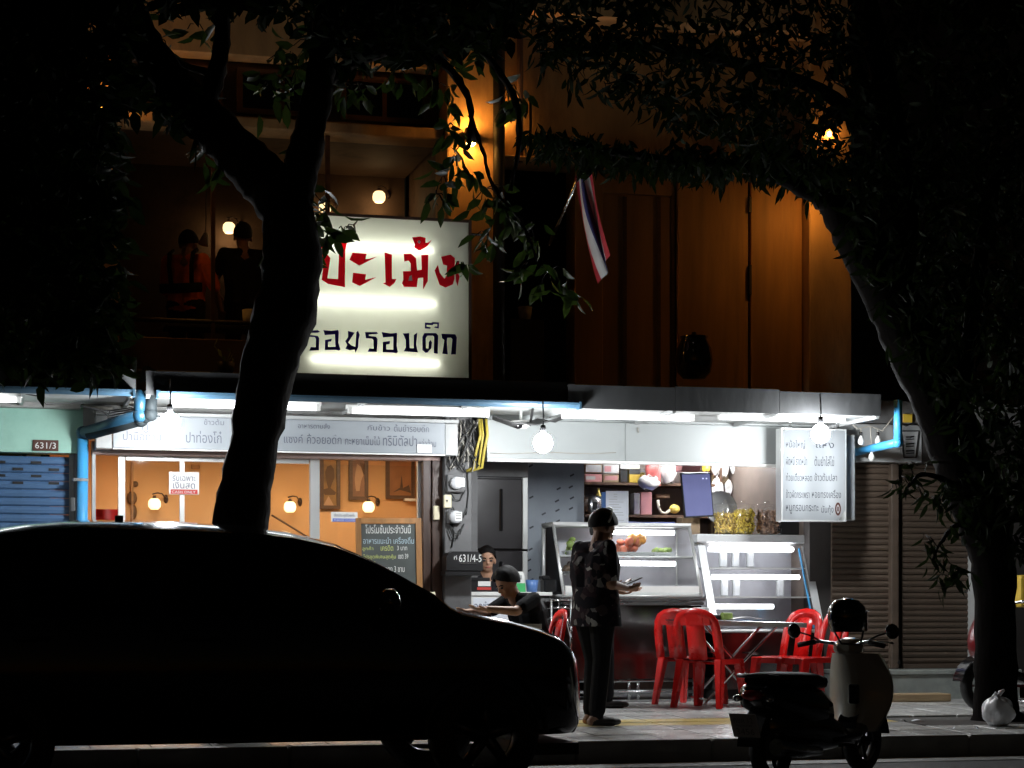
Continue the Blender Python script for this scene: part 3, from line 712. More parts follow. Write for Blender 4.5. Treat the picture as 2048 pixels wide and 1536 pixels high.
# the big lightbox
yb = -.98
t = thing('billboard', 'large lit white lightbox with red and dark blue letters standing on the awning', 'sign', (X(720, yb), yb, Z(720, 752, yb)))
bx0, bx1 = X(548, yb), X(937, yb); bz0, bz1 = Z(765, 751, yb), Z(765, 437, yb)
dpt = .16
mb = MB(); mb.box(bx0, bx1, yb, yb+.004, bz0, bz1); mb.build('face_panel', 'acrylic', t)
mb = MB(); mb.box(bx0, bx1, yb+dpt, yb+dpt+.01, bz0, bz1); mb.build('back_panel', 'white_paint', t)
for q in ((bx0-.025, bx0-.001, bz0-.025, bz1+.025), (bx1+.001, bx1+.025, bz0-.025, bz1+.025), (bx0, bx1, bz0-.025, bz0-.001), (bx0, bx1, bz1+.001, bz1+.025)):
    mb = MB(); mb.box(q[0], q[1], yb-.012, yb+dpt+.012, q[2], q[3]); mb.build('frame', 'door_brown', t)
for p0, p1, pya, pyb in ((575, 868, 484, 501), (575, 872, 598, 608), (622, 880, 717, 728)):
    mb = MB(); a = W(p0, pya, yb); b = W(p1, pyb, yb); a.y = b.y = yb+.045; mb.cyl(a, b, .021, seg=12); tb = mb.build('tube', 'tube_sign', t)
    mb = MB(); d = (b-a).normalized(); mb.cyl(b + d*.002, b + d*.06, .012, seg=8); mb.build('lamp_pin', 'black', tb)
for px in (700, 850):
    mb = MB(); mb.cyl(Vector((X(px, yb), yb+dpt+.02, Z(px, 560, yb))), Vector((X(px, 0), -.0 if px > 880 else -.12, Z(px, 555, 0))), .018); mb.build('stay', 'steel', t)
for px in (560, 720, 900):
    mb = MB(); mb.box(X(px, yb)-.02, X(px, yb)+.02, yb+.05, yb+.09, bz0-.12, bz0-.026); mb.build('foot', 'black', t)
mb = MB(); p = W(937, 468, yb+.1); mb.cyl(p, p+Vector((.13, .0, 0)), .01); mb.build('bracket', 'black', t)
def letters(polys, ox, oy, sc, mname, y, name):
    for poly in polys:
        holes = None
        mb = MB()
        pts = [W(ox + px/sc, oy + py/sc, y) for px, py in poly]
        mb.prism([(p.x, p.z) for p in pts], (0, y, 0), (1,0,0), (0,0,1), (0, .0035, 0)); mb.build(name, mname, t)
K = 6.4
red = [
 [(95,345),(195,345),(262,425),(222,682),(360,692),(372,330),(330,240),(430,160),(490,160),(452,330),(448,795),(235,755),(150,700),(182,450),(130,455)],
 [(105,180),(290,205),(262,300),(235,300),(215,275),(230,230),(160,222),(165,272),(225,285),(222,305),(120,300),(130,265)],
 [(545,355),(725,368),(712,435),(760,432),(858,405),(635,520),(505,445)],
 [(552,612),(718,630),(705,700),(850,668),(640,780),(540,735)],
 [(955,350),(1048,378),(1050,690),(1108,690),(1080,745),(1022,792),(935,748),(968,735)],
 [(1310,158),(1410,145),(1482,165),(1478,228),(1510,225),(1558,188),(1510,262),(1470,292),(1412,325),(1385,320),(1335,285),(1345,250),(1320,190)],
 [(1200,370),(1290,365),(1358,425),(1372,582),(1432,572),(1424,385),(1515,380),(1508,720),(1448,825),(1450,672),(1382,678),(1368,795),(1205,790),(1178,745),(1195,700),(1192,592),(1290,590),(1290,490),(1262,455),(1208,468)],
 [(1680,405),(1802,378),(1855,425),(1850,690),(1828,760),(1735,800),(1660,765),(1595,582),(1638,512),(1660,610),(1722,688),(1752,640),(1755,520),(1705,505)],
 [(1860,585),(1880,470),(1905,455),(1925,610),(1890,780),(1870,720)],
]
letters(red, 620, 450, K, 'letter_red', yb-.004, 'letter')
mb = MB(); mb.prism([(W(620+a/K, 450+b/K, yb).x, W(620+a/K, 450+b/K, yb).z) for a, b in ((1300,640),(1310,712),(1258,714),(1270,660))], (0, yb-.0055, 0), (1,0,0), (0,0,1), (0,.001,0)); mb.build('letter_counter', 'board_white', t)
mb = MB(); mb.ball(W(620+1396/K, 450+215/K, yb-.006), (.012,.001,.014), 8, 6); mb.build('letter_counter', 'board_white', t)
K2 = 2048/340
blue = [
 [(85,190),(215,182),(240,200),(215,212),(120,215),(118,238),(215,252),(232,280),(228,425),(112,430),(130,385),(190,388),(192,288),(180,268),(95,262)],
 [(150,62),(190,60),(185,115),(172,130),(152,118)],
 [(282,182),(380,190),(460,180),(468,205),(462,330),(488,415),(470,428),(430,420),(300,422),(302,300),(385,285),(375,318),(338,322),(338,385),(428,382),(420,232),(300,242)],
 [(578,192),(658,212),(608,290),(580,330),(618,365),(668,385),(680,205),(700,190),(720,240),(705,300),(700,390),(668,455),(660,415),(600,425),(548,405),(570,360),(545,315),(580,265)],
 [(785,205),(925,205),(940,225),(830,235),(830,252),(915,262),(935,290),(925,445),(815,442),(835,402),(888,405),(885,300),(870,285),(795,280)],
 [(985,205),(1090,222),(1168,215),(1172,240),(1165,370),(1180,445),(1160,460),(1120,452),(998,448),(998,325),(1085,312),(1080,350),(1040,355),(1040,415),(1125,418),(1125,260),(1002,270)],
 [(1240,222),(1315,218),(1322,400),(1372,400),(1372,240),(1415,210),(1400,360),(1420,450),(1250,438),(1275,390),(1275,300)],
 [(1475,260),(1500,218),(1640,218),(1665,250),(1660,465),(1612,460),(1618,262),(1600,248),(1535,250),(1515,280),(1518,400),(1548,405),(1552,330),(1572,300),(1590,330),(1582,400),(1535,452),(1512,455),(1475,420)],
 [(1505,90),(1580,95),(1600,85),(1675,90),(1672,162),(1615,150),(1630,138),(1655,140),(1655,108),(1610,108),(1598,122),(1525,118),(1525,138),(1575,148),(1570,165),(1505,162)],
 [(1705,225),(1870,232),(1890,270),(1878,475),(1820,475),(1838,290),(1820,272),(1775,275),(1770,320),(1780,475),(1715,465),(1742,300),(1712,280)],
 [(-190,172),(-92,178),(-12,170),(-4,195),(-10,320),(16,405),(-2,418),(-42,412),(-172,412),(-170,290),(-87,275),(-97,308),(-134,312),(-134,375),(-44,372),(-52,222),(-172,232)],
]
letters(blue, 600, 630, K2, 'letter_blue', yb-.004, 'letter')

# menu lightbox
ym = -.5
t = thing('menu_lightbox', 'white hanging lightbox listing the menu in grey letters under the right bulb', 'sign', (X(1628, ym), ym, Z(1628, 1040, ym)))
x0, x1 = X(1565, ym), X(1690, ym); z0, z1 = Z(1628, 1040, ym), Z(1628, 860, ym); w, h = x1-x0, z1-z0
mb = MB(); ch = [(x0,z0),(x1-.07,z0),(x1,z0+.09),(x1,z1),(x0+.03,z1),(x0,z1-.04)]; mb.xz(ch, ym, ym+.004); mb.build('face_panel', 'acrylic_menu', t)
mb = MB(); mb.box(x0, x1, ym+.125, ym+.13, z0, z1); mb.build('back_panel', 'white_paint', t)
for q in ((x0-.012, x0-.001, z0-.012, z1+.012), (x1+.001, x1+.012, z0-.012, z1+.012), (x0, x1, z0-.012, z0-.001), (x0, x1, z1+.001, z1+.012)):
    mb = MB(); mb.box(q[0], q[1], ym-.004, ym+.132, q[2], q[3]); mb.build('frame', 'alu', t)
for p in (1594, 1655):
    mb = MB(); mb.cyl((X(p, ym+.07), ym+.075, z0+.08), (X(p, ym+.07), ym+.075, z1-.08), .016, seg=10); mb.build('tube', 'tube_menu', t)
yy = ym-.003
for s, p0, p1, a, b in (('หม้อใหญ่', 1572, 1610, 880, 898), ('แห้ง', 1632, 1668, 880, 896), ('ผัดหมี่ ราดหน้า', 1572, 1614, 912, 930), ('ต้มยำใส่ไข่', 1629, 1668, 912, 932), ('ก๋วยเตี๋ยวหลอด', 1572, 1624, 946, 962), ('ข้าวต้มปลา', 1629, 1674, 946, 962), ('ข้าวผัดกระเพรา', 1572, 1619, 979, 996), ('หอยทรงเครื่อง', 1624, 1682, 979, 996), ('หมูกรอบกระทะ', 1572, 1637, 1010, 1028), ('มันกุ้ง', 1643, 1667, 1010, 1030)):
    mb = MB(); tl(mb, s, p0, p1, a, b, yy); mb.build('lettering', 'ink_dim', t, normals=False)
mb = MB(); c = W(1676, 1018, yy); n = 20
o_ = [mb.v(c+Vector((.030*math.cos(2*math.pi*k/n), 0, .062*math.sin(2*math.pi*k/n)))) for k in range(n)]
i_ = [mb.v(c+Vector((.016*math.cos(2*math.pi*k/n), 0, .040*math.sin(2*math.pi*k/n)))) for k in range(n)]
for k in range(n): mb.f([o_[k], o_[(k+1)%n], i_[(k+1)%n], i_[k]])
q = [mb.v(c+Vector((a, 0, b))) for a, b in ((-.007,-.022),(.007,-.022),(.007,.022),(-.007,.022))]; mb.f(q)
mb.build('emblem', 'plate_brown', t)
y2 = ym+.2
t = thing('side_lightbox', 'narrow white sign box seen just behind the right edge of the menu lightbox', 'sign', (X(1700, y2), y2, Z(1700, 1040, y2)))
mb = MB(); mb.box(X(1640, y2), X(1711, y2), y2, y2+.09, Z(1700, 1041, y2), Z(1700, 868, y2)); mb.bevel(.01); mb.build('box', 'board_white', t)
mb = MB(); mb.box(X(1643, y2), X(1708, y2), y2-.003, y2-.001, Z(1700, 1035, y2), Z(1700, 874, y2)); mb.build('face_panel', 'sheet_white', t)
for px in (1580, 1675):
    mb = MB(); mb.cyl(W(px, 856, ym+.06), W(px, 828, ym+.06), .008); tag(mb.build('hanger_rod', 'steel'), 'thin steel rod holding up the menu lightbox, the %s one' % ('left' if px < 1600 else 'right'), 'rod')
# fascia drawing: a jar outline on the dark fascia
mb = MB(); yy = -.047
def st(pts, r=.006): mb.tube([W(a, b, yy) for a, b in pts], r, 6)
st([(1802,862),(1838,862),(1832,915),(1808,915)], .009); mb.tube([W(a, b, yy) for a, b in ((1802,862),(1808,915))], .009, 6)
for b in (874, 888, 902): st([(1812,b),(1828,b-1)], .008); st([(1812,b+5),(1828,b+4)], .005)
st([(1800,846),(1812,852),(1826,846),(1840,852)], .007)
tag(mb.build('fascia_drawing', 'black'), 'black outline drawing of a drinking glass on the grey fascia', 'drawing')
mb = MB(); mb.box(X(1806, -.06), X(1824, -.06), -.07, -.05, Z(1815, 845, -.06), Z(1815, 828, -.06)); mb.bevel(.003); tag(mb.build('warning_tag', 'tin_yellow'), 'small yellow tag above the jar drawing by the blue pipe', 'tag')

# house numbers, meters, mailbox
def plate(p0, p1, py0, py1, y, s, m, ink, name, label, pad=.12, th=.012):
    mid = (p0+p1)/2; t = thing(name, label, 'house number' if 'number' in name else 'sign', (X(mid, y), y, Z(mid, py1, y)))
    mb = MB(); mb.box(X(p0, y), X(p1, y), y-th, y, Z(mid, py1, y), Z(mid, py0, y)); mb.bevel(.003); mb.build('plate', m, t)
    mb = MB(); w = p1-p0; h = py1-py0
    n = len(s)
    for i, (q, fx0, fx1, fy0, fy1) in enumerate(s): tl(mb, q, p0+w*fx0, p0+w*fx1, py0+h*fy0, py0+h*fy1, y-th-.002)
    mb.build('lettering', ink, t, normals=False); return t
plate(65, 117, 880, 902, -.002, [('631/3', .1, .9, .22, .78)], 'plate_brown', 'chalk_white', 'house_number_plate', 'brown house number plate reading 631/3 on the mint lintel')
def meter(px, py, w, h, label):
    y = -.1; x0, x1 = X(px-w/2, y-.08), X(px+w/2, y-.08); z0, z1 = Z(px, py+h/2, y-.08), Z(px, py-h/2, y-.08)
    t = thing('electric_meter', label, 'meter', ((x0+x1)/2, y, z0), 'meters on the grey pillar')
    mb = MB(); mb.box(x0, x1, y-.06, y-.001, z0, z1); mb.bevel(.008); mb.build('case', 'pillar_grey', t)
    mb = MB(); c = ((x0+x1)/2, y-.06, (z0+z1)/2); mb.lathe([(0,.05),(.05,.05),(.058,.03),(.06,0),(0,0)], c, 16, Matrix.Rotation(R(90), 3, 'X')); mb.build('glass_cover', 'clear_lid', t)
    mb = MB(); mb.box((x0+x1)/2-.012, x1-.012, y-.113, y-.111, (z0+z1)/2-.035, (z0+z1)/2+.045); lb = mb.build('label_card', 'plastic_white', t)
    mb = MB()
    for k in range(3): mb.box((x0+x1)/2-.004, x1-.02, y-.1145, y-.114, (z0+z1)/2+.03-k*.024, (z0+z1)/2+.036-k*.024)
    mb.build('print', 'ink_black', t)
    return t
meter(913, 966, 34, 36, 'upper electric meter with a white label on the grey pillar')
meter(911, 1034, 28, 26, 'lower smaller electric meter on the grey pillar')
t = thing('switch_box', 'pale cream switch box between the meters on the grey pillar', 'switch box', tuple(W(894, 1016, -.12)))
mb = MB(); mb.box(X(887,-.12), X(902,-.12), -.145, -.101, Z(894,1016,-.12), Z(894,990,-.12)); mb.bevel(.006); mb.build('case', 'plastic_cream', t)
mb = MB(); mb.prism([(-.012,.02),(.012,.02),(0,-.008)], W(894,1004,-.147), (1,0,0), (0,0,1), (0,.002,0)); mb.build('mark', 'ink_black', t)
mb = MB(); mb.box(X(866,-.03), X(878,-.03), -.06, -.022, Z(872,1040,-.03), Z(872,1012,-.03)); mb.bevel(.006); tag(mb.build('door_closer', 'plastic_cream'), 'pale upright box fixed on the dark brown door post', 'box')
t = thing('mailbox', 'black mailbox with white number 631/4-5 on the grey pillar', 'mailbox', tuple(W(928, 1150, -.15)))
mb = MB(); x0, x1 = X(893,-.3), X(966,-.3); z0, z1 = Z(930,1141,-.3), Z(930,1103,-.3)
mb.prism([(x0,z0),(x1,z0),(x1,z1-.05),(x1-.03,z1-.012),(x1-.06,z1),(x0+.06,z1),(x0+.03,z1-.012),(x0,z1-.05)], (0,-.3,0), (1,0,0), (0,0,1), (0,.19,0)); mb.build('case', 'plastic_black', t)
mb = MB(); mb.box(x0-.01, x1-.02, -.29, -.11, z0-.045, z0-.003); mb.bevel(.004); mb.build('tray', 'plastic_black', t)
mb = MB(); mb.box(x0+.12, x1-.06, -.305, -.301, z0+.06, z0+.068); mb.build('slot', 'steel', t)
mb = MB(); tl(mb, '631/4-5', 918, 963, 1109, 1124, -.303); tl(mb, 'ที่', 908, 914, 1111, 1119, -.303); mb.build('lettering', 'chalk_white', t, normals=False)
# tangle of wires
mb = MB()
for i in range(46):
    a = W(rnd.uniform(900, 962), rnd.uniform(836, 850), -.14-rnd.uniform(0,.12)); b = W(rnd.uniform(896, 960), rnd.uniform(905, 945), -.14-rnd.uniform(0,.1))
    c1 = a.lerp(b, .35) + Vector((rnd.gauss(0,.07), rnd.gauss(0,.02), rnd.gauss(0,.04))); c2 = a.lerp(b, .7) + Vector((rnd.gauss(0,.08), rnd.gauss(0,.02), rnd.gauss(0,.05)))
    pts = [(1-q)**3*a + 3*q*(1-q)**2*c1 + 3*q*q*(1-q)*c2 + q**3*b for q in [k/9 for k in range(10)]]
    mb.mi = 0 if rnd.random() < .6 else 1; mb.tube(pts, rnd.choice((.004,.006,.008)), 5)
o = mb.build('wire_tangle', ['cable','cable_pale']); tag(o, 'dense tangle of black and grey wires above the meters', 'wires', kind='stuff')
for i, (p, q, r) in enumerate(((958, 952, .013), (963, 961, .011), (972, 968, .014))):
    mb = MB(); mb.tube([W(p, 838, -.2), W(p+3, 870, -.22), W(q, 905, -.2), W(q-4, 935, -.15), W(q-20-i*4, 942, -.13)], r, 8)
    tag(mb.build('yellow_cable', 'cable_yellow'), ('left', 'middle', 'right')[i] + ' one of the yellow cables hanging beside the white fascia', 'cable', 'yellow cables')
mb = MB()
for px0, px1, py in ((898, 930, 985), (900, 928, 1052), (896, 920, 1062), (905, 934, 1020)):
    mb.tube([W(px0, py-6, -.125), W((px0+px1)/2-4, py+14, -.13), W((px0+px1)/2+6, py+16, -.13), W(px1, py-4, -.125)], .006, 6)
for px, a, b in ((934, 940, 1030), (905, 1047, 1095)): mb.tube([W(px, a, -.115), W(px+3, (a+b)/2, -.115), W(px-2, b, -.115)], .006, 6)
tag(mb.build('meter_wires', 'cable'), 'loose wires looping between the meters on the grey pillar', 'wires', kind='stuff')
mb = MB()
for k in range(7):
    y = -.8 + k*.05; mb.tube([W(985, 832+k, y), W(1030, 846+k*1.5, y), W(1075, 850-k*2, y), W(1110, 838+k, y), W(1150, 826, y)], .007, 6)
mb.tube([W(1060, 850, -.6), W(1066, 815, -.8), W(1075, 800, -.9)], .012, 6)
for k in range(4): mb.tube([W(160+k*20, 812+k*3, -.7), W(215, 822+k*5, -.7), W(262, 815+k*4, -.72), W(300, 836, -.7)], .006, 6)
mb.tube([W(40, 786, -.75), W(75, 792, -.75), W(92, 808, -.7), W(165, 806, -.6)], .006, 6)
tag(mb.build('loose_cables', 'cable'), 'loose cables sagging under the awnings between the tubes', 'cables', kind='stuff')
t = thing('security_camera', 'dark domed security camera hanging under the awning beside the middle bulb', 'camera', tuple(W(1042, 856, -.5)))
mb = MB(); mb.lathe([(0,-.045),(.05,-.04),(.085,-.015),(.095,.01),(.09,.03),(0,.035)], W(1042, 848, -.5), 16); mb.build('housing', 'plastic_white', t)
mb = MB(); mb.ball(W(1036, 851, -.58), (.045,.03,.03), 12, 8); mb.build('lens_dome', 'black_gloss', t)
mb = MB(); mb.cyl(W(1042, 840, -.5), W(1042, 818, -.5), .012); mb.build('stem', 'plastic_white', t)
# concrete wall head strip over the mint lintel / conduits
mb = MB(); mb.box(-4.4, X(160), -.12, -.002, Z(80, 818, 0)+.0, Z(80, 790, 0)); mb.bevel(.005); mb.build('cornice', 'concrete', h1)
mb = MB(); mb.tube([W(168, 798, -.25), W(300, 806, -.25)], .02, 8); mb.tube([W(168, 812, -.25), W(225, 818, -.25)], .014, 8); tag(mb.build('conduit', 'cable_pale'), 'pale conduits crossing behind the drain pipes at left', 'pipe')
mb = MB(); mb.box(X(166), X(300), -.05, .25, 2.62, 2.86); mb.build('lintel', 'concrete', h2)
mb = MB(); mb.box(X(300)+.002, X(884), -.0, .25, 2.62, 2.86); mb.build('lintel', 'concrete', h2)
# awning oddments
for px, py, w, lb in ((300, 752, 44, 'crumpled pale plastic sheet on the left awning edge by the drain pipes'), (437, 760, 50, 'crumpled pale plastic sheet on the awning edge beside the trunk')):
    c = W(px, py, -.95); mb = MB(); hw = w/2/235
    mb.grid(lambda u, v: c + Vector(((u-.5)*2*hw*(1-.35*v), -.015*math.sin(7*u+2*v)+.02*v, (v-.5)*.14+.02*math.sin(5*u))), 9, 4)
    tag(mb.build('plastic_sheet', 'sheet_dim'), lb, 'plastic sheet', 'plastic sheets on the awning')
t = thing('water_pot', 'round black pot standing on the awning against the brown panels', 'pot', tuple(W(1388, 758, -.5)))
c = W(1388, 758, -.5); k = 1/scl(1388, -.5)
mb = MB(); mb.lathe([(0,0),(.10,0),(.155,.06),(.175,.17),(.16,.28),(.12,.36),(.13,.39),(.1,.39),(.0,.385)], c, 20); mb.build('pot', 'black_gloss', t)
mb = MB(); mb.lathe([(0,.43),(.02,.43),(.03,.40),(.11,.392),(0,.392)], c, 16); mb.build('lid', 'black_gloss', t)
mb = MB(); c = W(1050, 640, .1); mb.lathe([(0,0),(.055,0),(.07,.12),(.06,.12),(.05,.01),(0,.01)], c, 14); mb.build('paper_cup', 'cloth_cream'); tag(bpy.data.objects['paper_cup'], 'pale cup on the dark recess ledge under the hanging leaves', 'cup')
mb = MB(); c = W(1050, 641, .1); mb.box(c.x-.16, c.x+.16, .02, .2, 2.96, c.z-.001); mb.bevel(.004); mb.build('shelf', 'black_wood', h3)

# wall sconces (lit)
def sconce(px, py, label, out=.10, ends=(-1, 1)):
    y = -.16; c = W(px, py, y-out); t = thing('wall_sconce', label, 'wall lamp', tuple(c), 'orange sconces on the pillars')
    mb = MB(); wp = W(px, py, y); mb.box(c.x-.035, c.x+.035, y-.02, y-.001, c.z-.07, c.z+.07); mb.bevel(.004); mb.build('wall_plate', 'black', t)
    mb = MB(); mb.lathe([(.05,-.07),(.056,-.07),(.056,.07),(.05,.07),(.05,-.07)], c, 16); mb.build('lamp_body', 'black', t)
    mb = MB(); mb.box(c.x-.012, c.x+.012, c.y+.05, y-.018, c.z-.012, c.z+.012); mb.build('arm', 'black', t)
    for s in ends:
        mb = MB(); mb.ball(c+Vector((0,0,s*.058)), (.042,.042,.036), 12, 8); mb.build('lamp', 'sconce_glow', t)
sconce(942, 272, 'orange wall sconce shining up and down the pillar beside the billboard')
sconce(1640, 352, 'orange wall sconce hidden by the branch on the right pillar', .36, (-1,))
t = thing('pilot_lamp', 'tiny red orange glowing lamp high on the right pillar among leaves', 'lamp', tuple(W(1659, 268, -.2)))
mb = MB(); mb.ball(W(1659, 268, -.2), (.016,.016,.026), 10, 8); mb.build('bulb', 'sconce_glow', t)
mb = MB(); mb.cyl(W(1659, 275, -.2), W(1659, 284, -.2), .012); mb.tube([W(1659, 280, -.2), W(1659, 280, -.165)], .006, 6); mb.build('socket', 'black', t)
sconce(205, 240, 'orange wall sconce on the left pillar hidden behind dark leaves')

c = W(999, 235, -.035); t = thing('bulkhead_lamp', 'small orange lamp on the ochre wall tucked behind the thick dark downpipe', 'wall lamp', tuple(c))
mb = MB(); mb.ball(c, (.03,.022,.05), 12, 8); mb.build('bulb', 'sconce_glow', t)
mb = MB(); mb.box(c.x-.03, c.x+.03, -.012, -.001, c.z-.06, c.z+.06); mb.build('wall_plate', 'black', t)
# globe wall lamps
def globe_lamp(px, py, y, label, glow, r=.062, group='globe lamps on the orange dining room wall', side=1):
    c = W(px, py, y-.16); t = thing('globe_lamp', label, 'wall lamp', tuple(c-Vector((0,0,r))), group)
    mb = MB(); mb.lathe([(0,-r*.88),(r*.6,-r*.86),(r*.95,-r*.45),(r,0),(r*.92,r*.5),(r*.6,r*.85),(0,r*.9)], c, 18); mb.build('globe', glow, t)
    mb = MB(); mb.lathe([(0,.03),(.014,.03),(.022,.0),(0,0)], c+Vector((0,0,r*.88)), 12); mb.build('cap', 'door_brown', t)
    if glow == 'globe_dim':
        ld = bpy.data.lights.new('globe_light', 'POINT'); ld.energy = .55; ld.color = (1,.62,.28); ld.shadow_soft_size = .03
        lo = bpy.data.objects.new('globe_light', ld); COL.objects.link(lo); lo.location = c+Vector((0,0,-r-.035)); attach(lo, t)
    e = Vector((c.x+side*.125, y-.02, c.z+.06))
    mb = MB(); mb.tube([c+Vector((-side*.02,0,r+.035)), c+Vector((side*.03,.02,r+.05)), c+Vector((side*.08,.07,r+.045)), e], .007, 8); mb.build('arm', 'door_brown', t)
    mb = MB(); mb.lathe([(0,.02),(.018,.016),(.024,0),(0,0)], e+Vector((0,.018,0)), 14, Matrix.Rotation(R(90),3,'X') @ Matrix.Diagonal((1,1.9,1))); mb.build('wall_rose', 'door_brown', t)
globe_lamp(309, 1008, YR, 'lit globe lamp left of the pale window bar in the orange room', 'globe_glow')
globe_lamp(580, 1014, YR, 'lit globe lamp just right of the tree trunk in the orange room', 'globe_glow')
globe_lamp(737, 1014, YR, 'lit globe lamp under the framed pictures above the chalkboard', 'globe_glow')
globe_lamp(758, 394, 1.7, 'lit globe lamp on the dark balcony wall above the billboard', 'globe_dim', .064, 'globe lamps on the balcony')
globe_lamp(458, 456, 1.7, 'lit globe lamp on the balcony between the two people', 'globe_dim', .06, 'globe lamps on the balcony')
globe_lamp(650, 416, 1.7, 'lit globe lamp peeking over the billboard beside the trunk', 'globe_dim', .06, 'globe lamps on the balcony')
# ================================================================== DINING ROOM CONTENTS
def picture(p0, p1, py0, py1, canvas, label, figs):
    y = YR - .03; m = (p0+p1)/2; t = thing('framed_picture', label, 'picture', (X(m, y), y, Z(m, py1, y)), 'framed pictures in the orange room')
    x0, x1, z0, z1 = X(p0, y), X(p1, y), Z(m, py1, y), Z(m, py0, y); b = .035
    mb = MB()
    for q in ((x0, x0+b, z0, z1), (x1-b, x1, z0, z1), (x0+b, x1-b, z0, z0+b), (x0+b, x1-b, z1-b, z1)): mb.box(q[0], q[1], y-.02, y+.025, q[2], q[3])
    mb.build('frame', 'wood_dark', t)
    mb = MB(); mb.box(x0+b, x1-b, y-.002, y+.02, z0+b, z1-b); mb.build('canvas', canvas, t)
    for k, (nm, pts) in enumerate(figs):
        mb = MB(); mb.prism([(W(a, c, y).x, W(a, c, y).z) for a, c in pts], (0, y-.004-.001*k, 0), (1,0,0), (0,0,1), (0,.001,0)); mb.build('painted_figure', nm, t)
picture(640, 680, 880, 1018, 'picture_a', 'tall brown picture of an oval figure beside the thick pale mullion', [('figure_ink', [(650,945),(654,933),(662,930),(668,938),(669,955),(664,967),(661,976),(656,976),(653,965)]), ('figure_ink', [(642,980),(656,976),(661,976),(672,985),(670,990),(650,990)]), ('figure_pale', [(646,1012),(657,992),(668,1012)])])
picture(698, 736, 880, 1000, 'picture_b', 'narrow framed picture of a pale standing figure between two larger pictures', [('figure_pale', [(714,928),(722,934),(727,950),(722,962),(719,982),(712,982),(709,960),(711,945)]), ('figure_ink', [(719,925),(727,950),(731,948),(730,928)])])
picture(772, 829, 880, 998, 'picture_c', 'rightmost widest reddish framed picture over the chalkboard', [('wood_dark', [(785,985),(800,975),(803,950),(806,976),(818,970),(822,986),(800,980)])])
mb = MB(); mb.box(X(806,YR), X(832,YR), YR-.1, YR-.001, Z(820,1003,YR), Z(820,998,YR)); mb.bevel(.003); tag(mb.build('wall_shelf', 'plastic_white'), 'small white shelf under the rightmost framed picture', 'shelf')
mb = MB(); mb.box(X(830.5,YR), X(846,YR), YR-.03, YR-.001, Z(396,938,YR), Z(396,929,YR)); mb.bevel(.003)
bpy.data.meshes  # keep
o = mb.build('wall_box', 'wood'); tag(o, 'small brown box high on the orange wall beside the right edge', 'box'); o.location.x = X(390, YR)
mb = MB(); mb.box(X(262,YR), X(266,YR), YR-.06, YR-.001, FL, Z(264,925,YR)); mb.build('wall_trim', 'wood', h2)
t = thing('hat_rack', 'small dark ornaments hung on the orange wall behind the left window frame', 'ornament', tuple(W(264, 1010, YR-.03)))
for px, py, w, h in ((270, 968, 7, 6), (264, 996, 10, 14), (268, 1024, 6, 14)):
    mb = MB(); mb.ball(W(px, py, YR-.03), (w/200, .015, h/200), 10, 6); mb.build('ornament', 'figure_ink', t)
mb = MB(); mb.tube([W(543, 1030, YR-.12), W(596, 1062, YR-.12), W(640, 1090, YR-.12)], .01, 8); mb.tube([W(596,1062,YR-.12), W(596,1062,YR-.002)], .008, 6); tag(mb.build('stair_rail', 'wood_dark'), 'thin slanted dark rail on the orange wall right of the trunk', 'rail')
# stickers on the glass
def glass_sign(p0, p1, py0, py1, label, rows, base='plastic_white', border=None, band=None):
    y = YF-.036; m = (p0+p1)/2; t = thing('window_sign', label, 'sign', (X(m,y), y, Z(m,py1,y)))
    mb = MB(); mb.box(X(p0,y), X(p1,y), y-.004, y+.002, Z(m,py1,y), Z(m,py0,y)); mb.bevel(.002); mb.build('plate', base, t)
    if border:
        mb = MB(); x0, x1, z0, z1 = X(p0+2,y), X(p1-2,y), Z(m,py1-2,y), Z(m,py0+2,y); b=.008
        for q in ((x0,x0+b,z0,z1),(x1-b,x1,z0,z1),(x0+b,x1-b,z0,z0+b),(x0+b,x1-b,z1-b,z1)): mb.box(q[0],q[1],y-.0055,y-.0045,q[2],q[3])
        mb.build('border', border, t)
    if band:
        mb = MB(); mb.box(X(p0+3,y), X(p1-3,y), y-.0065, y-.0045, Z(m,band[1],y), Z(m,band[0],y)); mb.build('band', band[2], t)
    for k, (s, a0, a1, b0, b1, ink) in enumerate(rows):
        mb = MB(); tl(mb, s, a0, a1, b0, b1, y-.008); mb.build('lettering', ink, t, normals=False)
glass_sign(338, 398, 944, 989, 'white window sign reading cash only with red band on the pale bar', [('รับเฉพาะ', 345, 391, 949, 962, 'ink'), ('เงินสด', 346, 390, 964, 977, 'ink'), ('CASH ONLY', 344, 391, 981.5, 986.5, 'chalk_white')], band=(979, 988, 'ink_red'))
glass_sign(662, 715, 1024, 1044, 'small white and blue sticker with one line on the right window', [('ปิดประตูด้วยค่ะ', 668, 710, 1027, 1035, 'ink'), ('PLEASE CLOSE', 668, 710, 1038.5, 1042, 'chalk_white')], band=(1037, 1043.5, 'ink_blue'))
# red chair inside
mb = MB(); c = W(218, 1040, .9)
mb.grid(lambda u, v: c + Vector(((u-.5)*.36*(1-.35*v*v), .03*math.cos((u-.5)*3), -.35+.45*v)), 9, 7); tag(mb.build('chair_back', 'red_plastic'), 'red chair back inside the orange room behind the left glass', 'chair')
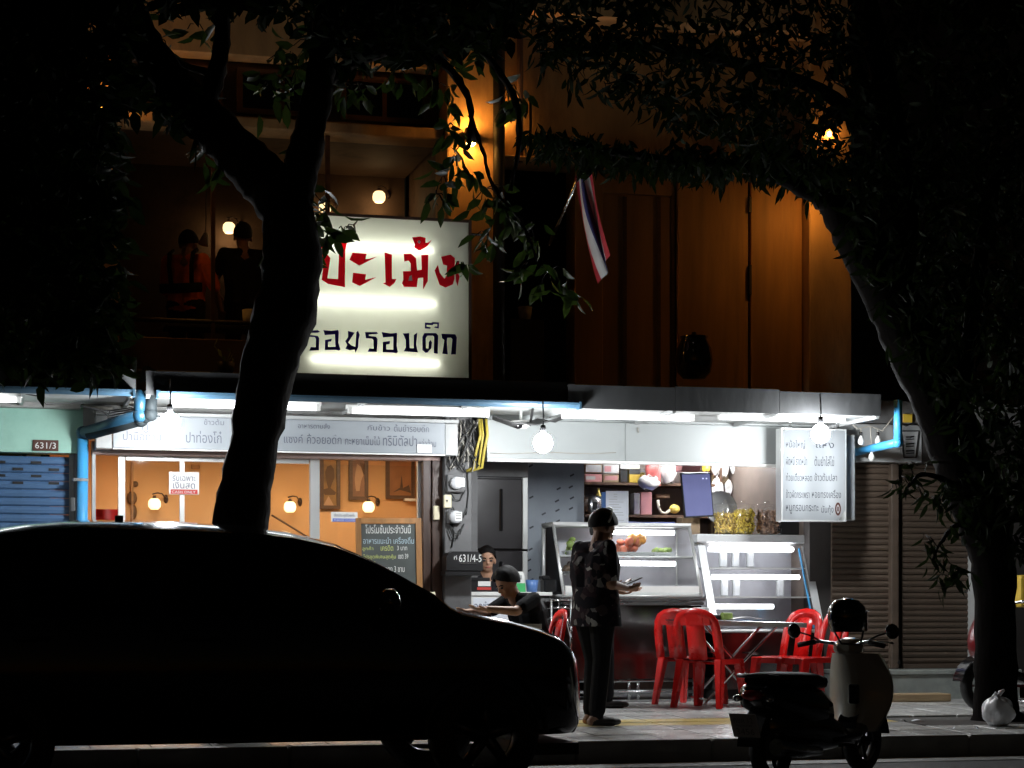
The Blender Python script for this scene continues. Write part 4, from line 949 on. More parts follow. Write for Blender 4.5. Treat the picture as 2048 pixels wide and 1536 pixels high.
# room lights above the glazing
for i, px in enumerate((300, 560, 760)):
    t = thing('ceiling_light', ('left', 'middle', 'right')[i] + ' ceiling light panel of the orange dining room', 'ceiling light', (X(px, 1.2), 1.2, 2.70), 'ceiling lights of the dining room')
    mb = MB(); mb.box(X(px,1.2)-.32, X(px,1.2)+.32, .95, 1.45, 2.70, 2.738); mb.build('housing', 'plastic_white', t)
    mb = MB(); mb.box(X(px,1.2)-.29, X(px,1.2)+.29, .98, 1.42, 2.692, 2.699); mb.build('diffuser', 'room_glow', t)
t = thing('ceiling_light', 'ceiling tube light inside the food shop above the shelves', 'ceiling light', (X(1380, 1.9), 1.9, 2.79))
mb = MB(); mb.box(X(1300,1.9), X(1500,1.9), 1.86, 1.94, 2.80, 2.855); mb.build('batten', 'plastic_white', t)
mb = MB(); mb.cyl((X(1300,1.9), 1.9, 2.775), (X(1500,1.9), 1.9, 2.775), .02); mb.build('tube', 'shop_glow', t)

# chalkboard on an easel
yc = -.45
t = thing('chalkboard', 'wood framed chalkboard menu with white and yellow writing before the glass', 'chalkboard', (X(780, yc), yc, FL))
tilt = .10
def CB(px, py, off=0):
    p = W(px, py, yc); k = (p.z - .9)*tilt; p.y += k + off; return p
def cbq(mb, p0, p1, a, b, off, th):
    c = [CB(p0, b, off), CB(p1, b, off), CB(p1, a, off), CB(p0, a, off)]; f = [mb.v(p) for p in c]; g = [mb.v(p + Vector((0, th, 0))) for p in c]
    mb.f(f); mb.f(g[::-1]); [mb.f([f[i], f[(i+1)%4], g[(i+1)%4], g[i]]) for i in range(4)]
cbx = ((716, 726, 1035, 1290), (836, 847, 1035, 1290), (726.3, 835.7, 1035, 1046), (726.3, 835.7, 1262, 1274))
for q in cbx:
    mb = MB(); cbq(mb, *q, 0, .035); mb.build('frame_bar', 'wood', t)
mb = MB(); cbq(mb, 726.5, 835.5, 1046.5, 1261.5, .012, .01); mb.build('slate', 'slate', t)
for px in (725, 838):
    mb = MB(); a = CB(px, 1100, .06); mb.tube([a, Vector((a.x, yc+.42, FL))], .016, 8); mb.build('easel_leg', 'wood', t)
def chalk(s, p0, p1, a, b, ink):
    mb = MB(); mb.text(s, p0, p1, -b, -a, 0, frame=lambda u, v: CB(u, -v, .010)); mb.build('chalk_line', ink, t, normals=False)
chalk('โปรโมชั่นประจำวันนี้', 735, 826, 1048, 1066, 'chalk_white')
chalk('อาหารแนะนำ เครื่องดื่ม', 730, 832, 1073, 1087, 'chalk_blue')
chalk('ลูกค้า', 728, 750, 1092, 1102, 'chalk_yellow'); chalk('เครดิต', 765, 790, 1090, 1101, 'chalk_yellow'); chalk('3 บาท', 798, 818, 1091, 1100, 'chalk_white')
chalk('โปรชุดพิเศษสุดคุ้ม', 730, 795, 1108, 1119, 'chalk_yellow'); chalk('เซต 39', 800, 820, 1107, 1117, 'chalk_white')
chalk('ฟรี', 738, 754, 1122, 1132, 'chalk_yellow'); chalk('หมูแดง 3 ชาม', 762, 812, 1132, 1148, 'chalk_white'); chalk('พิเศษ', 795, 812, 1156, 1166, 'chalk_white')
t = thing('folding_sign', 'small pale folded sign stand peeking over the car bonnet by the door posts', 'sign', tuple(W(862, 1240, -.5)))
for a, b in ((855, 863), (876, 866)):
    mb = MB(); mb.tube([W(a, 1240, -.5), W(b, 1184, -.5)], .018, 6); mb.build('leg', 'plastic_cream', t)
mb = MB(); mb.tube([W(858, 1212, -.5), W(873, 1212, -.5)], .012, 6); mb.build('crossbar', 'plastic_cream', t)

# ================================================================== CASH DESK CORNER
yd = .35
t = thing('fridge', 'tall black two-door fridge with a bright steel edge behind the cash desk', 'fridge', (X(995,.75), .8, FL))
x0, x1 = X(940,.72), X(1045,.72)
mb = MB(); mb.box(x0, x1+.06, .74, 1.4, FL, Z(1000,953,.74)); mb.bevel(.008); mb.build('cabinet', 'fridge_black', t)
zsplit = Z(1000,1100,.7)
for z0, z1 in ((FL+.08, zsplit-.008), (zsplit+.008, Z(1000,957,.7))):
    mb = MB(); mb.box(x0+.01, x1-.005, .70, .737, z0, z1); mb.bevel(.01); d = mb.build('door', 'fridge_black', t)
    mb = MB(); xm = (x0+x1)/2; mb.box(xm+.02, xm+.055, .67, .698, z1-.5 if z1 > 1.7 else z1-.3, z1-.1); mb.bevel(.008); mb.build('handle', 'black_gloss', d)
mb = MB(); mb.box(X(1045,.7), X(1055,.7), .69, .735, zsplit+.01, Z(1050,955,.7)); mb.bevel(.004); mb.build('edge_strip', 'alu', t)
mb = MB(); mb.box(X(1045,.7), X(1055,.7), .69, .735, FL+.1, zsplit-.01); mb.bevel(.004); mb.build('edge_strip', 'alu', t)
t = thing('cash_desk', 'grey cash desk with thin white top at the shop entrance', 'counter', (X(1018, yd), yd, FL))
zt_ = Z(1018, 1184, yd-.3)
mb = MB(); mb.box(X(936,yd-.3), X(1104,yd-.3), yd-.32, yd+.3, zt_-.035, zt_); mb.bevel(.004); mb.build('top', 'white_paint', t)
mb = MB(); mb.box(X(938,yd-.3), X(1100,yd-.3), yd-.29, yd+.28, FL, zt_-.036); mb.bevel(.006); mb.build('body', 'pillar_grey', t)
mb = MB(); mb.box(X(940,yd-.3), X(1020,yd-.3), yd-.305, yd-.292, Z(980,1262,yd-.3), Z(980,1190,yd-.3)); mb.bevel(.004); mb.build('notice_board', 'plastic_white', t)
mb = MB(); mb.box(X(946,yd-.3), X(1014,yd-.3), yd-.309, yd-.306, Z(980,1256,yd-.3), Z(980,1196,yd-.3)); mb.build('notice_sheet', 'paper', t)
mb = MB(); tl(mb, 'จุดชำระเงิน', 949, 1012, 1203, 1224, yd-.311); mb.build('lettering', 'ink', t, normals=False)
def onto(px, py, y): return W(px, py, y)
t = thing('cash_register', 'black cash box with a white label on the cash desk', 'cash register', (X(962,yd-.1), yd-.1, zt_))
mb = MB(); mb.box(X(938,yd-.2), X(984,yd-.2), yd-.2, yd+.2, zt_+.001, zt_+.10); mb.bevel(.006); mb.build('drawer', 'plastic_black', t)
mb = MB(); mb.box(X(938,yd-.2), X(982,yd-.2), yd-.17, yd+.2, zt_+.101, zt_+.135); mb.bevel(.006); mb.build('lid', 'plastic_black', t)
mb = MB(); mb.box(X(956,yd-.2), X(981,yd-.2), yd-.207, yd-.2, zt_+.055, zt_+.1); mb.build('label_card', 'plastic_white', t)
mb = MB(); mb.box(X(954,yd-.2), X(982,yd-.2), yd-.207, yd-.2, zt_+.02, zt_+.045); mb.build('red_label', 'ink_red', t)
t = thing('payment_stand', 'white and green payment stand card on the cash desk', 'card stand', (X(1040,yd-.15), yd-.15, zt_))
x0, x1 = X(1030,yd-.15), X(1050,yd-.15); z1 = Z(1040,1143,yd-.15)
mb = MB(); mb.prism([(x0+.012,zt_+.085),(x1-.002,zt_+.085),(x1-.006,z1-.02),(x1-.025,z1),(x0+.02,z1),(x0+.003,z1-.02)], (0,yd-.15,0), (1,0,0), (0,0,1), (0,.012,0)); mb.build('card', 'plastic_white', t)
mb = MB(); mb.prism([(x0+.004,zt_+.002),(x1+.005,zt_+.002),(x1+.001,zt_+.084),(x0+.010,zt_+.084)], (0,yd-.152,0), (1,0,0), (0,0,1), (0,.02,0)); mb.build('green_base', 'plastic_green', t)
mb = MB(); mb.box(x0+.03, x1-.03, yd-.1535, yd-.152, z1-.075, z1-.035); mb.build('print', 'trim_grey', t)
mb = MB(); c = Vector((X(1064,yd-.1), yd-.1, zt_+.001)); mb.lathe([(0,0),(.048,0),(.062,.115),(.057,.115),(.044,.006),(0,.006)], c, 16); tag(mb.build('cup', 'plastic_blue'), 'plain blue cup on the cash desk beside the green card', 'cup')
t = thing('desk_phone', 'black device with a raised arm at the right end of the cash desk', 'device', (X(1096,yd), yd, zt_))
mb = MB(); x0 = X(1086,yd); mb.box(x0, x0+.12, yd-.05, yd+.1, zt_+.001, zt_+.12); mb.bevel(.01); mb.build('body', 'plastic_black', t)
mb = MB(); mb.box(x0-.02, x0+.06, yd-.04, yd+.08, zt_+.121, zt_+.16); mb.bevel(.01); mb.build('head', 'plastic_black', t)
# steel trolley between the desk and the display case
yk = -.25
t = thing('steel_trolley', 'small chrome trolley rack between the cash desk and the display case', 'trolley', (X(1122, yk), yk, FL))
x0, x1 = X(1103, yk), X(1142, yk)
for xx in (x0, x1):
    for dy in (0, .4):
        mb = MB(); mb.cyl((xx, yk+dy, gz(yk)), (xx, yk+dy, Z(1120,1197,yk)), .011, seg=8); mb.build('leg', 'chrome', t)
for py in (1200, 1215, 1236):
    for dy in (0, .4):
        mb = MB(); mb.cyl((x0, yk+dy, Z(1120,py,yk)), (x1, yk+dy, Z(1120,py,yk)), .008, seg=6); mb.build('rail', 'chrome', t)
    mb = MB(); mb.box(x0+.01, x1-.01, yk+.01, yk+.39, Z(1120,py,yk)-.012, Z(1120,py,yk)-.006); mb.build('shelf', 'steel', t)
mb = MB(); a = W(1136, 1240, yk-.02); mb.tube([W(1120,1236,yk-.02), W(1134,1240,yk-.03), W(1139,1262,yk-.03), W(1142,1274,yk-.03)], .012, 8); mb.build('handle', 'chrome', t)

# ================================================================== DISPLAY CASES
def case_frame(name, label, p0, p1, py_top, py_bot, y0, dtop, ptl, ptr, base_py, glows):
    """slanted glass case: bottom front edge at y0, top front edge dtop further back"""
    t = thing(name, label, 'display case', (X((p0+p1)/2, y0), y0, FL))
    m = (p0+p1)/2; xb0, xb1 = X(p0, y0), X(p1, y0); zb = Z(m, py_bot, y0); yt = y0+dtop; zt = Z(m, py_top, yt); yb = y0+.72
    r = .016
    P = lambda x, k: Vector((x, y0+dtop*k, zb+(zt-zb)*k))
    def bar(a, b, nm='frame_bar', rr=r, m_='alu'):
        mb = MB(); mb.tube([a, b], rr, 6); mb.build(nm, m_, t)
    for x in (xb0, xb1):
        bar(P(x, 0), P(x, 1)); bar((x, yt, zt), (x, yb, zt)); bar((x, yb, FL+.9), (x, yb, zt)); bar((x, y0, zb), (x, yb, zb))
    bar(P(xb0, 1), P(xb1, 1)); bar(P(xb0, 0), P(xb1, 0)); bar((xb0, yb, zt), (xb1, yb, zt))
    mb = MB(); q = [mb.v(P(xb0+.012, .02)), mb.v(P(xb1-.012, .02)), mb.v(P(xb1-.012, .985)), mb.v(P(xb0+.012, .985))]; mb.f(q); mb.build('front_glass', 'case_glass', t)
    for x in (xb0+.004, xb1-.004):
        mb = MB(); q = [mb.v((x, y0+.01, zb+.01)), mb.v((x, yb-.02, zb+.01)), mb.v((x, yb-.02, zt-.01)), mb.v((x, yt, zt-.01))]; mb.f(q); mb.build('side_glass', 'case_glass', t)
    mb = MB(); mb.box(xb0+.01, xb1-.01, yb-.006, yb+.006, zb, zt); mb.build('back_panel', 'case_back', t)
    return t, xb0, xb1, zb, zt, yb, P
yL = .12
tL, l0, l1, lzb, lzt, lyb, PL = case_frame('display_case', 'low slanted glass display case with meat on trays left of the jars', 1128, 1404, 1052, 1192, yL, .36, 0, 0, 0, 0)
mb = MB(); mb.box(l0-.012, l1+.012, yL+.36-.02, lyb+.03, lzt+.006, lzt+.03); mb.build('top_panel', 'alu', tL)
mb = MB(); mb.box(l0-.03, l1+.03, yL-.03, lyb+.04, lzb-.05, lzb-.016); mb.bevel(.006); mb.build('counter_edge', 'steel', tL)
mb = MB(); mb.box(l0-.02, l1+.02, yL-.02, lyb+.03, lzb-.085, lzb-.056); mb.bevel(.004); mb.build('counter_edge', 'steel', tL)
mb = MB(); mb.box(l0-.0, l1+.0, yL+.02, lyb, Z(1270,1358,yL), lzb-.09); mb.build('front_panel', 'steel_dark', tL)
for px in (1150, 1262, 1280, 1392):
    mb = MB(); mb.cyl((X(px,yL), yL+.06, FL), (X(px,yL), yL+.06, Z(1270,1356,yL)), .016, seg=8); mb.build('leg', 'steel', tL)
for py in (1362, 1384):
    mb = MB(); mb.cyl((l0+.02, yL+.05, Z(1270,py,yL)), (l1-.02, yL+.05, Z(1270,py,yL)), .016, seg=8); mb.build('foot_rail', 'steel', tL)
mb = MB(); mb.box(l0+.02, l1-.02, yL+.22, lyb-.02, Z(1270,1112,yL+.3)-.012, Z(1270,1112,yL+.3)); mb.build('shelf', 'alu', tL)
mb = MB(); mb.box(l0+.02, l1-.02, yL+.03, lyb-.02, lzb+.001, lzb+.03); mb.build('tray_deck', 'steel', tL)
mb = MB(); mb.box(l0+.02, l1-.02, yL+.02, yL+.05, lzb+.001, Z(1270,1172,yL)); mb.build('front_lip', 'white_paint', tL)
def strip(t, p0, p1, py, y, r=.022):
    m = (p0+p1)/2; a = Vector((X(p0,y), y, Z(m,py,y))); b = Vector((X(p1,y), y, Z(m,py,y)))
    mb = MB(); mb.cyl(a, b, r, seg=10); mb.build('strip_or_reflection', 'case_glow', t)
strip(tL, 1226, 1348, 1065, yL+.40); strip(tL, 1232, 1350, 1127, yL+.20)  # glowing bars stand in for awning tubes reflected in the glass
# second steel case
yR_ = .05
tR, r0, r1, rzb, rzt, ryb, PR = case_frame('display_case', 'empty slanted glass display case with three light strips under the snack jars', 1428, 1642, 1088, 1262, yR_, .40, 0, 0, 0, 0)
mb = MB(); mb.box(X(1392,yR_+.35), X(1633,yR_+.35), yR_+.33, ryb+.04, Z(1510,1086,yR_+.35), Z(1510,1069,yR_+.35)); mb.bevel(.014, 2); mb.build('top_panel', 'alu_bright', tR)
for x, s in ((r0, -1), (r1, 1)):
    mb = MB(); q = [P_ for P_ in (PR(x-.045*s+.0, -.03), PR(x+.03*s, -.03), PR(x+.03*s, .97), PR(x-.045*s, .97))]; n = Vector((0,-.012,.0))
    f = [mb.v(p+n) for p in q]; g = [mb.v(p+n+Vector((0,-.012,.004))) for p in q]; mb.f(f); mb.f(g); [mb.f([f[i], f[(i+1)%4], g[(i+1)%4], g[i]]) for i in range(4)]
    mb.build('side_frame', 'alu_bright', tR)
mb = MB(); mb.tube([PR(r1-.075, .95)+Vector((0,-.016,0)), PR(r1-.075, .03)+Vector((0,-.016,0))], .010, 6); mb.build('blue_edging', 'blue_pvc', tR)
mb = MB(); mb.box(r0-.02, r1+.02, yR_-.02, ryb+.02, FL+.1, rzb-.02); mb.build('front_panel', 'steel_dark', tR)
mb = MB(); mb.box(r0, r1, yR_+.03, ryb, FL, FL+.099); mb.build('plinth', 'black', tR)
for py, yy in ((1135, yR_+.28), (1193, yR_+.15)):
    mb = MB(); mb.box(r0+.03, r1-.03, yy, ryb-.02, Z(1520,py,yy)-.012, Z(1520,py,yy)); mb.build('shelf', 'alu', tR)
mb = MB(); mb.box(r0+.02, r1-.02, yR_+.02, ryb-.02, rzb+.001, rzb+.02); mb.build('deck', 'steel', tR)
strip(tR, 1418, 1586, 1098, yR_+.36); strip(tR, 1424, 1598, 1154, yR_+.26); strip(tR, 1430, 1546, 1213, yR_+.12)
for i, (px, py, yy) in enumerate(((1446,1118,.5),(1470,1118,.55),(1500,1116,.6),(1448,1178,.45),(1472,1178,.5),(1560,1176,.55))):
    mb = MB(); z = Z(px, 1135 if py < 1140 else 1193, yy); mb.box(X(px,yy)-.035, X(px,yy)+.035, yy-.03, yy+.03, z+.001, z+.17); mb.bevel(.01)
    tag(mb.build('clear_box', 'clear_lid'), ('leftmost','second','third')[i%3] + ' clear plastic box on the %s shelf of the empty display case' % ('upper' if i < 3 else 'lower'), 'box', 'clear boxes in the display case')
# food on trays
def tray(px, py, y, w, d, label, ft, m):
    z = Z(px, py, y); c = Vector((X(px,y), y+d/2, z)); t = thing('food_tray', label, 'food tray', tuple(c))
    mb = MB()
    for sc, zz in ((.86, 0), (1, .035)): pass
    o_ = [mb.v(c+Vector((sx*w/2, sy*d/2, .035))) for sx, sy in ((-1,-1),(1,-1),(1,1),(-1,1))]; i_ = [mb.v(c+Vector((sx*w*.43, sy*d*.43, .002))) for sx, sy in ((-1,-1),(1,-1),(1,1),(-1,1))]
    mb.f(i_); [mb.f([o_[k], o_[(k+1)%4], i_[(k+1)%4], i_[k]]) for k in range(4)]; mb.build('tray', 'steel', t)
    mb = MB(); ft(mb, c); tag(mb.build('food', m, t), kind='stuff'); return t
def heap(n, w, d, h, r):
    def f(mb, c):
        for _ in range(n): mb.ball(c+Vector((rnd.uniform(-w,w), rnd.uniform(-d,d), rnd.uniform(.015,h))), (r*rnd.uniform(.7,1.3), r*rnd.uniform(.5,1), r*rnd.uniform(.5,1)), 8, 5, Euler((rnd.random()*3,rnd.random()*3,rnd.random()*3)).to_matrix())
    return f
yt_ = yL+.30
tray(1268, 1111, yt_, .46, .26, 'tray of red meat in a white dish on the upper shelf of the left case', heap(16, .09, .07, .15, .055), 'meat_red')
mb = MB()
for k in range(5): mb.ball(W(1264+k*5, 1076+(k%3)*3, yt_+.1), (.045, .045, .05), 10, 6)
tag(mb.build('wrapped_snack', 'meat_orange'), 'orange piece of food on top of the red meat in the left case', 'food')
tray(1330, 1112, yt_, .24, .24, 'tray of pale green vegetables beside the red meat', heap(14, .08, .08, .06, .035), 'leaf_green')
tray(1156, 1108, yt_, .2, .24, 'heap of green leaves at the left end of the display case', heap(16, .06, .08, .14, .04), 'leaf_green')
tray(1150, 1150, yL+.22, .2, .24, 'brown food pile under the green leaves at left', heap(14, .06, .08, .10, .04), 'food_brown')
for i, px in enumerate((1250, 1298, 1346, 1382)): tray(px, 1184, yL+.12, .20, .3, ('leftmost','second','third','rightmost')[i] + ' steel food tray on the bottom deck of the left case', heap(8, .06, .1, .03, .03), ('case_back','trim_grey','food_brown','case_back')[i])

# snack jars
def jar(px, m, fill, label, chips, y=.62):
    z = Z(1510,1069,y); c = Vector((X(px,y), y, z+.002)); r = .112; h = .275
    t = thing('snack_jar', label, 'jar', tuple(c), 'clear snack jars on the right display case')
    k = .9
    prof = []
    mb = MB()
    mb.lathe([(0,0),(r*.94,0),(r,.012),(r,h-.02),(r*.93,h)], c, 20); mb.build('jar_wall', 'plastic_clear', t)
    mb = MB(); mb.lathe([(r*1.0,h),(r*.98,h+.018),(r*.3,h+.026),(.02,h+.03),(.02,h+.055),(0,h+.058)], c, 20); mb.build('lid', 'plastic_clear', t)
    mb = MB()
    for _ in range(chips):
        a = rnd.random()*6.28; rr = r*.86*math.sqrt(rnd.uniform(.25,1)); p = c+Vector((rr*math.cos(a), rr*math.sin(a), rnd.uniform(.015, h*fill)))
        rot = Euler((rnd.random()*3,rnd.random()*3,rnd.random()*3)).to_matrix(); l, w = rnd.uniform(.022,.036), rnd.uniform(.008,.014)
        pts = [p + rot @ Vector((-l + 2*l*q, 0, .012*math.sin(q*3.1))) for q in (0,.5,1)]
        mb.tube(pts, [w*.6, w, w*.6], 5)
    tag(mb.build('snacks', m, t), kind='stuff')
jar(1450, 'snack_gold', .70, 'left snack jar filled with golden crisps', 290)
jar(1487, 'snack_yellow', .82, 'middle snack jar of bright yellow crisps', 360, .56)
jar(1535, 'snack_brown', .8, 'right snack jar full of brown crisps', 360, .6)
t = thing('clear_tub', 'empty clear tub with a dark base on the right end of the display case', 'tub', tuple(W(1582,1069,.62)))
c = Vector((X(1582,.62), .62, Z(1510,1069,.62)+.002))
mb = MB(); mb.box(c.x-.13, c.x+.1, .56, .78, c.z, c.z+.13); mb.bevel(.01); mb.build('base_box', 'fridge_black', t)
mb = MB(); mb.lathe([(0,.131),(.07,.131),(.115,.2),(.12,.25),(.114,.25),(.06,.14),(0,.138)], c, 20); mb.build('bowl', 'plastic_clear', t)
mb = MB(); mb.box(X(1612,.62), X(1631,.62), .58, .72, c.z, c.z+.15); mb.bevel(.004); tag(mb.build('paper_box', 'amber_paper'), 'small orange brown box at the right end of the case top', 'box')

# tablet monitor on its stand
t = thing('monitor', 'tilted dark blue screen of an order monitor left of the snack jars', 'monitor', tuple(W(1394, 1060, .75)))
a, b, c_, d = W(1370,1036,.62), W(1428,1033,.62), W(1421,945,.80), W(1361,946,.80)
n = Vector((0,.03,.004))
mb = MB(); f = [mb.v(p) for p in (a,b,c_,d)]; g = [mb.v(p+n) for p in (a,b,c_,d)]; mb.f(f); mb.f(g); [mb.f([f[i],f[(i+1)%4],g[(i+1)%4],g[i]]) for i in range(4)]; mb.build('bezel', 'plastic_black', t)
ctr = (a+b+c_+d)/4
mb = MB(); f = [mb.v(ctr+(p-ctr)*.93+Vector((0,-.003,0))) for p in (a,b,c_,d)]; mb.f(f); mb.build('screen', 'screen', t)
mb = MB()
for px in (1406, 1413): mb.obox(W(px,957,.765), (.007,.001,.006))
mb.build('screen_icons', 'screen_light', t)
mb = MB(); mb.box(X(1366,.8), X(1402,.8), .82, 1.0, FL+.9, Z(1384,1034,.8)); mb.bevel(.006); mb.build('stand_box', 'carton', t)

# ================================================================== SHELVES AT THE BACK
yS = 2.35
t = thing('shelf_unit', 'dark wooden shelf unit at the back of the food shop', 'shelf', (X(1290,yS), yS, FL))
sx0, sx1 = X(1168,yS), X(1438,yS)
for py in (966, 1030, 1068):
    z = Z(1290,py,yS); mb = MB(); mb.box(sx0, sx1, yS-.02, yS+.36, z-.028, z); mb.bevel(.003); mb.build('shelf_board', 'wood_dark', t)
for x in (sx0-.03, sx1+.002):
    mb = MB(); mb.box(x, x+.028, yS-.02, yS+.36, FL, 2.6); mb.build('upright', 'wood_dark', t)
mb = MB(); mb.box(sx0, sx1, yS+.361, yS+.38, FL, 2.6); mb.build('back_board', 'door_brown', t)
def item(name, m, px0, px1, py0, py1, label, cat, y=None, d=.14, bev=.006, extra=None, group=None):
    y = yS+.02 if y is None else y; mid = (px0+px1)/2
    base = min((966,1030,1068), key=lambda q: abs(q-py1)); z0 = Z(1290,base,yS)+.002 if abs(base-py1) < 14 else Z(mid,py1,y)
    z1 = Z(mid,py0,y); mb = MB(); mb.box(X(px0,y), X(px1,y), y, y+d, z0, max(z1, z0+.03)); mb.bevel(bev)
    if extra is None: return tag(mb.build(name, m), label, cat, group)
    t = thing(name, label, cat, (X(mid,y), y, z0), group); mb.build('body', m, t)
    for nm, m2, fx0, fx1, fz0, fz1 in extra:
        k = MB(); xa, xb = X(px0,y), X(px1,y); k.box(xa+(xb-xa)*fx0, xa+(xb-xa)*fx1, y-.004, y-.0005, z0+(z1-z0)*fz0, z0+(z1-z0)*fz1); k.build(nm, m2, t)
    return t
item('carton', 'carton', 1170, 1204, 928, 946, 'upper white carton with a pale label at the left end of the top shelf', 'carton', extra=[('label_card','bag_white',.05,.95,.1,.9)], d=.25)
item('carton', 'bag_pink', 1170, 1204, 948, 964, 'pinkish carton under the white one on the top shelf', 'carton', extra=[('label_card','bag_white',.05,.6,.3,.7)], d=.25)
item('carton', 'bag_white', 1206, 1238, 929, 947, 'white carton second from left on the top shelf', 'carton', extra=[('label_card','bag_pink',.1,.5,.2,.8)], d=.25)
item('carton', 'carton', 1206, 1238, 949, 964, 'brown pink carton below the second white carton', 'carton', extra=[('label_card','bag_pink',.1,.9,.3,.8)], d=.25)
item('carton', 'plastic_white', 1240, 1280, 925, 938, 'flat white carton on the tins of the top shelf', 'carton', y=yS+.05)
item('storage_tin', 'steel_dark', 1240, 1256, 940, 964, 'dark tin left of the yellow tin on the top shelf', 'tin')
item('storage_tin', 'tin_yellow', 1258, 1280, 938, 964, 'yellow tin with a dark lid on the top shelf', 'tin', extra=[('lid_band','ink_black',0,1,.62,1.0)])
item('bottle_box', 'snack_gold', 1282, 1290, 945, 964, 'thin golden box beside the yellow tin', 'box')
item('file_folder', 'plastic_blue', 1203, 1215, 984, 1048, 'blue folder edge behind the white paper notice', 'folder', y=1.35, d=.01)
item('plastic_cup_stack', 'bag_clear', 1268, 1280, 986, 1028, 'stack of clear cups on the middle shelf', 'cups')
item('plastic_container', 'bag_pink', 1281, 1304, 984, 1028, 'pale pink plastic container on the middle shelf', 'container')
item('plastic_container', 'food_brown', 1312, 1340, 988, 996, 'dark flat lid lying above the middle shelf', 'lid', y=yS+.1)
t = thing('tape_dispenser', 'pale curved loop holder on the middle shelf under the hanging bags', 'holder', tuple(W(1324,1028,yS)))
mb = MB(); mb.tube([W(1316,1000,yS+.05), W(1317,1014,yS+.05), W(1323,1025,yS+.05), W(1332,1027,yS+.05), W(1340,1020,yS+.05)], .016, 8); mb.build('holder', 'cloth_cream', t)
mb = MB(); mb.ball(W(1349,1018,yS+.05), (.06,.05,.05), 12, 8); tag(mb.build('food_bag', 'snack_gold'), 'small golden bag beside the curved holder', 'bag')
mb = MB(); mb.box(X(1235,1.9), X(1350,1.9), 1.9, 2.2, Z(1300,1050,1.9), Z(1300,1044,1.9)); mb.bevel(.004); tag(mb.build('sheet_stack', 'ink_blue'), 'stack of bluish sheets on the ledge behind the display case', 'sheets')
t = thing('rice_cooker', 'grey metal pot with vents on the shelf behind the standing man', 'pot', tuple(W(1182,1030,yS)))
c = W(1184, 1030, yS+.1)
mb = MB(); mb.lathe([(0,0),(.1,0),(.12,.03),(.125,.15),(.1,.2),(0,.215)], c, 16); mb.build('body', 'steel', t)
mb = MB(); mb.box(c.x-.03, c.x+.02, c.y-.128, c.y-.1, c.z+.05, c.z+.13); mb.build('panel', 'plastic_black', t)
mb = MB(); c = W(1197, 1010, yS+.05); mb.lathe([(0,0),(.03,0),(.03,.1),(.012,.14),(.012,.18),(0,.18)], c, 10); tag(mb.build('bottle', 'snack_gold'), 'small pale bottle beside the metal pot', 'bottle')
t = thing('notice_paper', 'white paper notice standing behind the display case above the glowing reflection bar', 'notice', tuple(W(1234,1048,1.3)))
mb = MB(); mb.box(X(1212,1.3), X(1257,1.3), 1.3, 1.306, Z(1234,1050,1.3), Z(1234,982,1.3)); mb.build('sheet', 'paper', t)
mb = MB()
for k in range(11):
    w = rnd.uniform(.5,.95) if k > 1 else .5; m0 = X(1212,1.3)+.03; ww = (X(1257,1.3)-X(1212,1.3)-.06)*w; z = Z(1234,988+k*5.2,1.3); off = .05 if k < 2 else 0
    mb.box(m0+off, m0+off+ww-off, 1.298, 1.2995, z-.004, z)
tag(mb.build('print_lines', 'trim_grey', t), kind='stuff')
def bag(px, py, w, h, y, m, label, strap=True, seed=0):
    c = W(px, py, y); k = 1/scl(px, y); w *= k; h *= k; q = random.Random(seed+int(px))
    ph = [q.uniform(0, 6) for _ in range(4)]
    t = thing('hanging_bag', label, 'bag', tuple(c-Vector((0,0,h/2))), 'bags hung at the back of the food shop')
    mb = MB()
    mb.grid(lambda u, v: c + Vector((math.cos(6.283*u)*w/2*(.35+.75*math.sin(math.pi*(.12+.83*v))), math.sin(6.283*u)*w*.28*(.2+math.sin(math.pi*(.1+.85*v)))+.012*math.sin(9*u+ph[0]+5*v), (.5-v)*h + .012*math.sin(12*u+ph[1]))), 14, 8, True)
    mb.build('bag_body', m, t)
    mb = MB(); mb.tube([c+Vector((-w*.15,0,h*.47)), c+Vector((0,0,h*.62)), c+Vector((w*.15,0,h*.47))], .008, 6); mb.build('handles', m, t)
bag(1304, 940, 26, 50, yS-.1, 'bag_red', 'red bag hanging left of the red strap')
bag(1298, 966, 44, 26, yS-.16, 'bag_clear', 'pointed clear bag hanging lowest by the red strap')
bag(1337, 944, 34, 42, yS-.1, 'bag_clear', 'clear crinkled bag of goods right of the red strap')
mb = MB(); mb.box(X(1317,yS-.2), X(1321,yS-.2), yS-.2, yS-.19, Z(1319,972,yS-.2), Z(1319,905,yS-.2)); tag(mb.build('red_strap', 'bag_red'), 'thin dark red strap hanging between the bags', 'strap')
item('paper_pack', 'bag_pink', 1364, 1402, 922, 942, 'pink pack on the top shelf above the monitor', 'pack', y=1.6, d=.2)
t = thing('back_rack', 'wooden rack with hanging packs at the right back of the food shop', 'rack', (X(1490,2.5), 2.5, FL))
for py in (962,):
    mb = MB(); mb.box(X(1425,2.5), X(1508,2.5), 2.5, 2.8, Z(1460,py,2.5)-.03, Z(1460,950,2.5)); mb.bevel(.004); mb.build('shelf_board', 'wood_pale', t)
for px in (1428, 1470, 1500):
    mb = MB(); mb.box(X(px,2.5), X(px+8,2.5), 2.53, 2.6, FL, Z(1460,963,2.5)); mb.build('upright', 'wood_pale', t)
mb = MB(); mb.box(X(1420,2.5), X(1560,2.5), 2.82, 2.86, FL, 2.7); mb.build('back_board', 'food_brown', t)
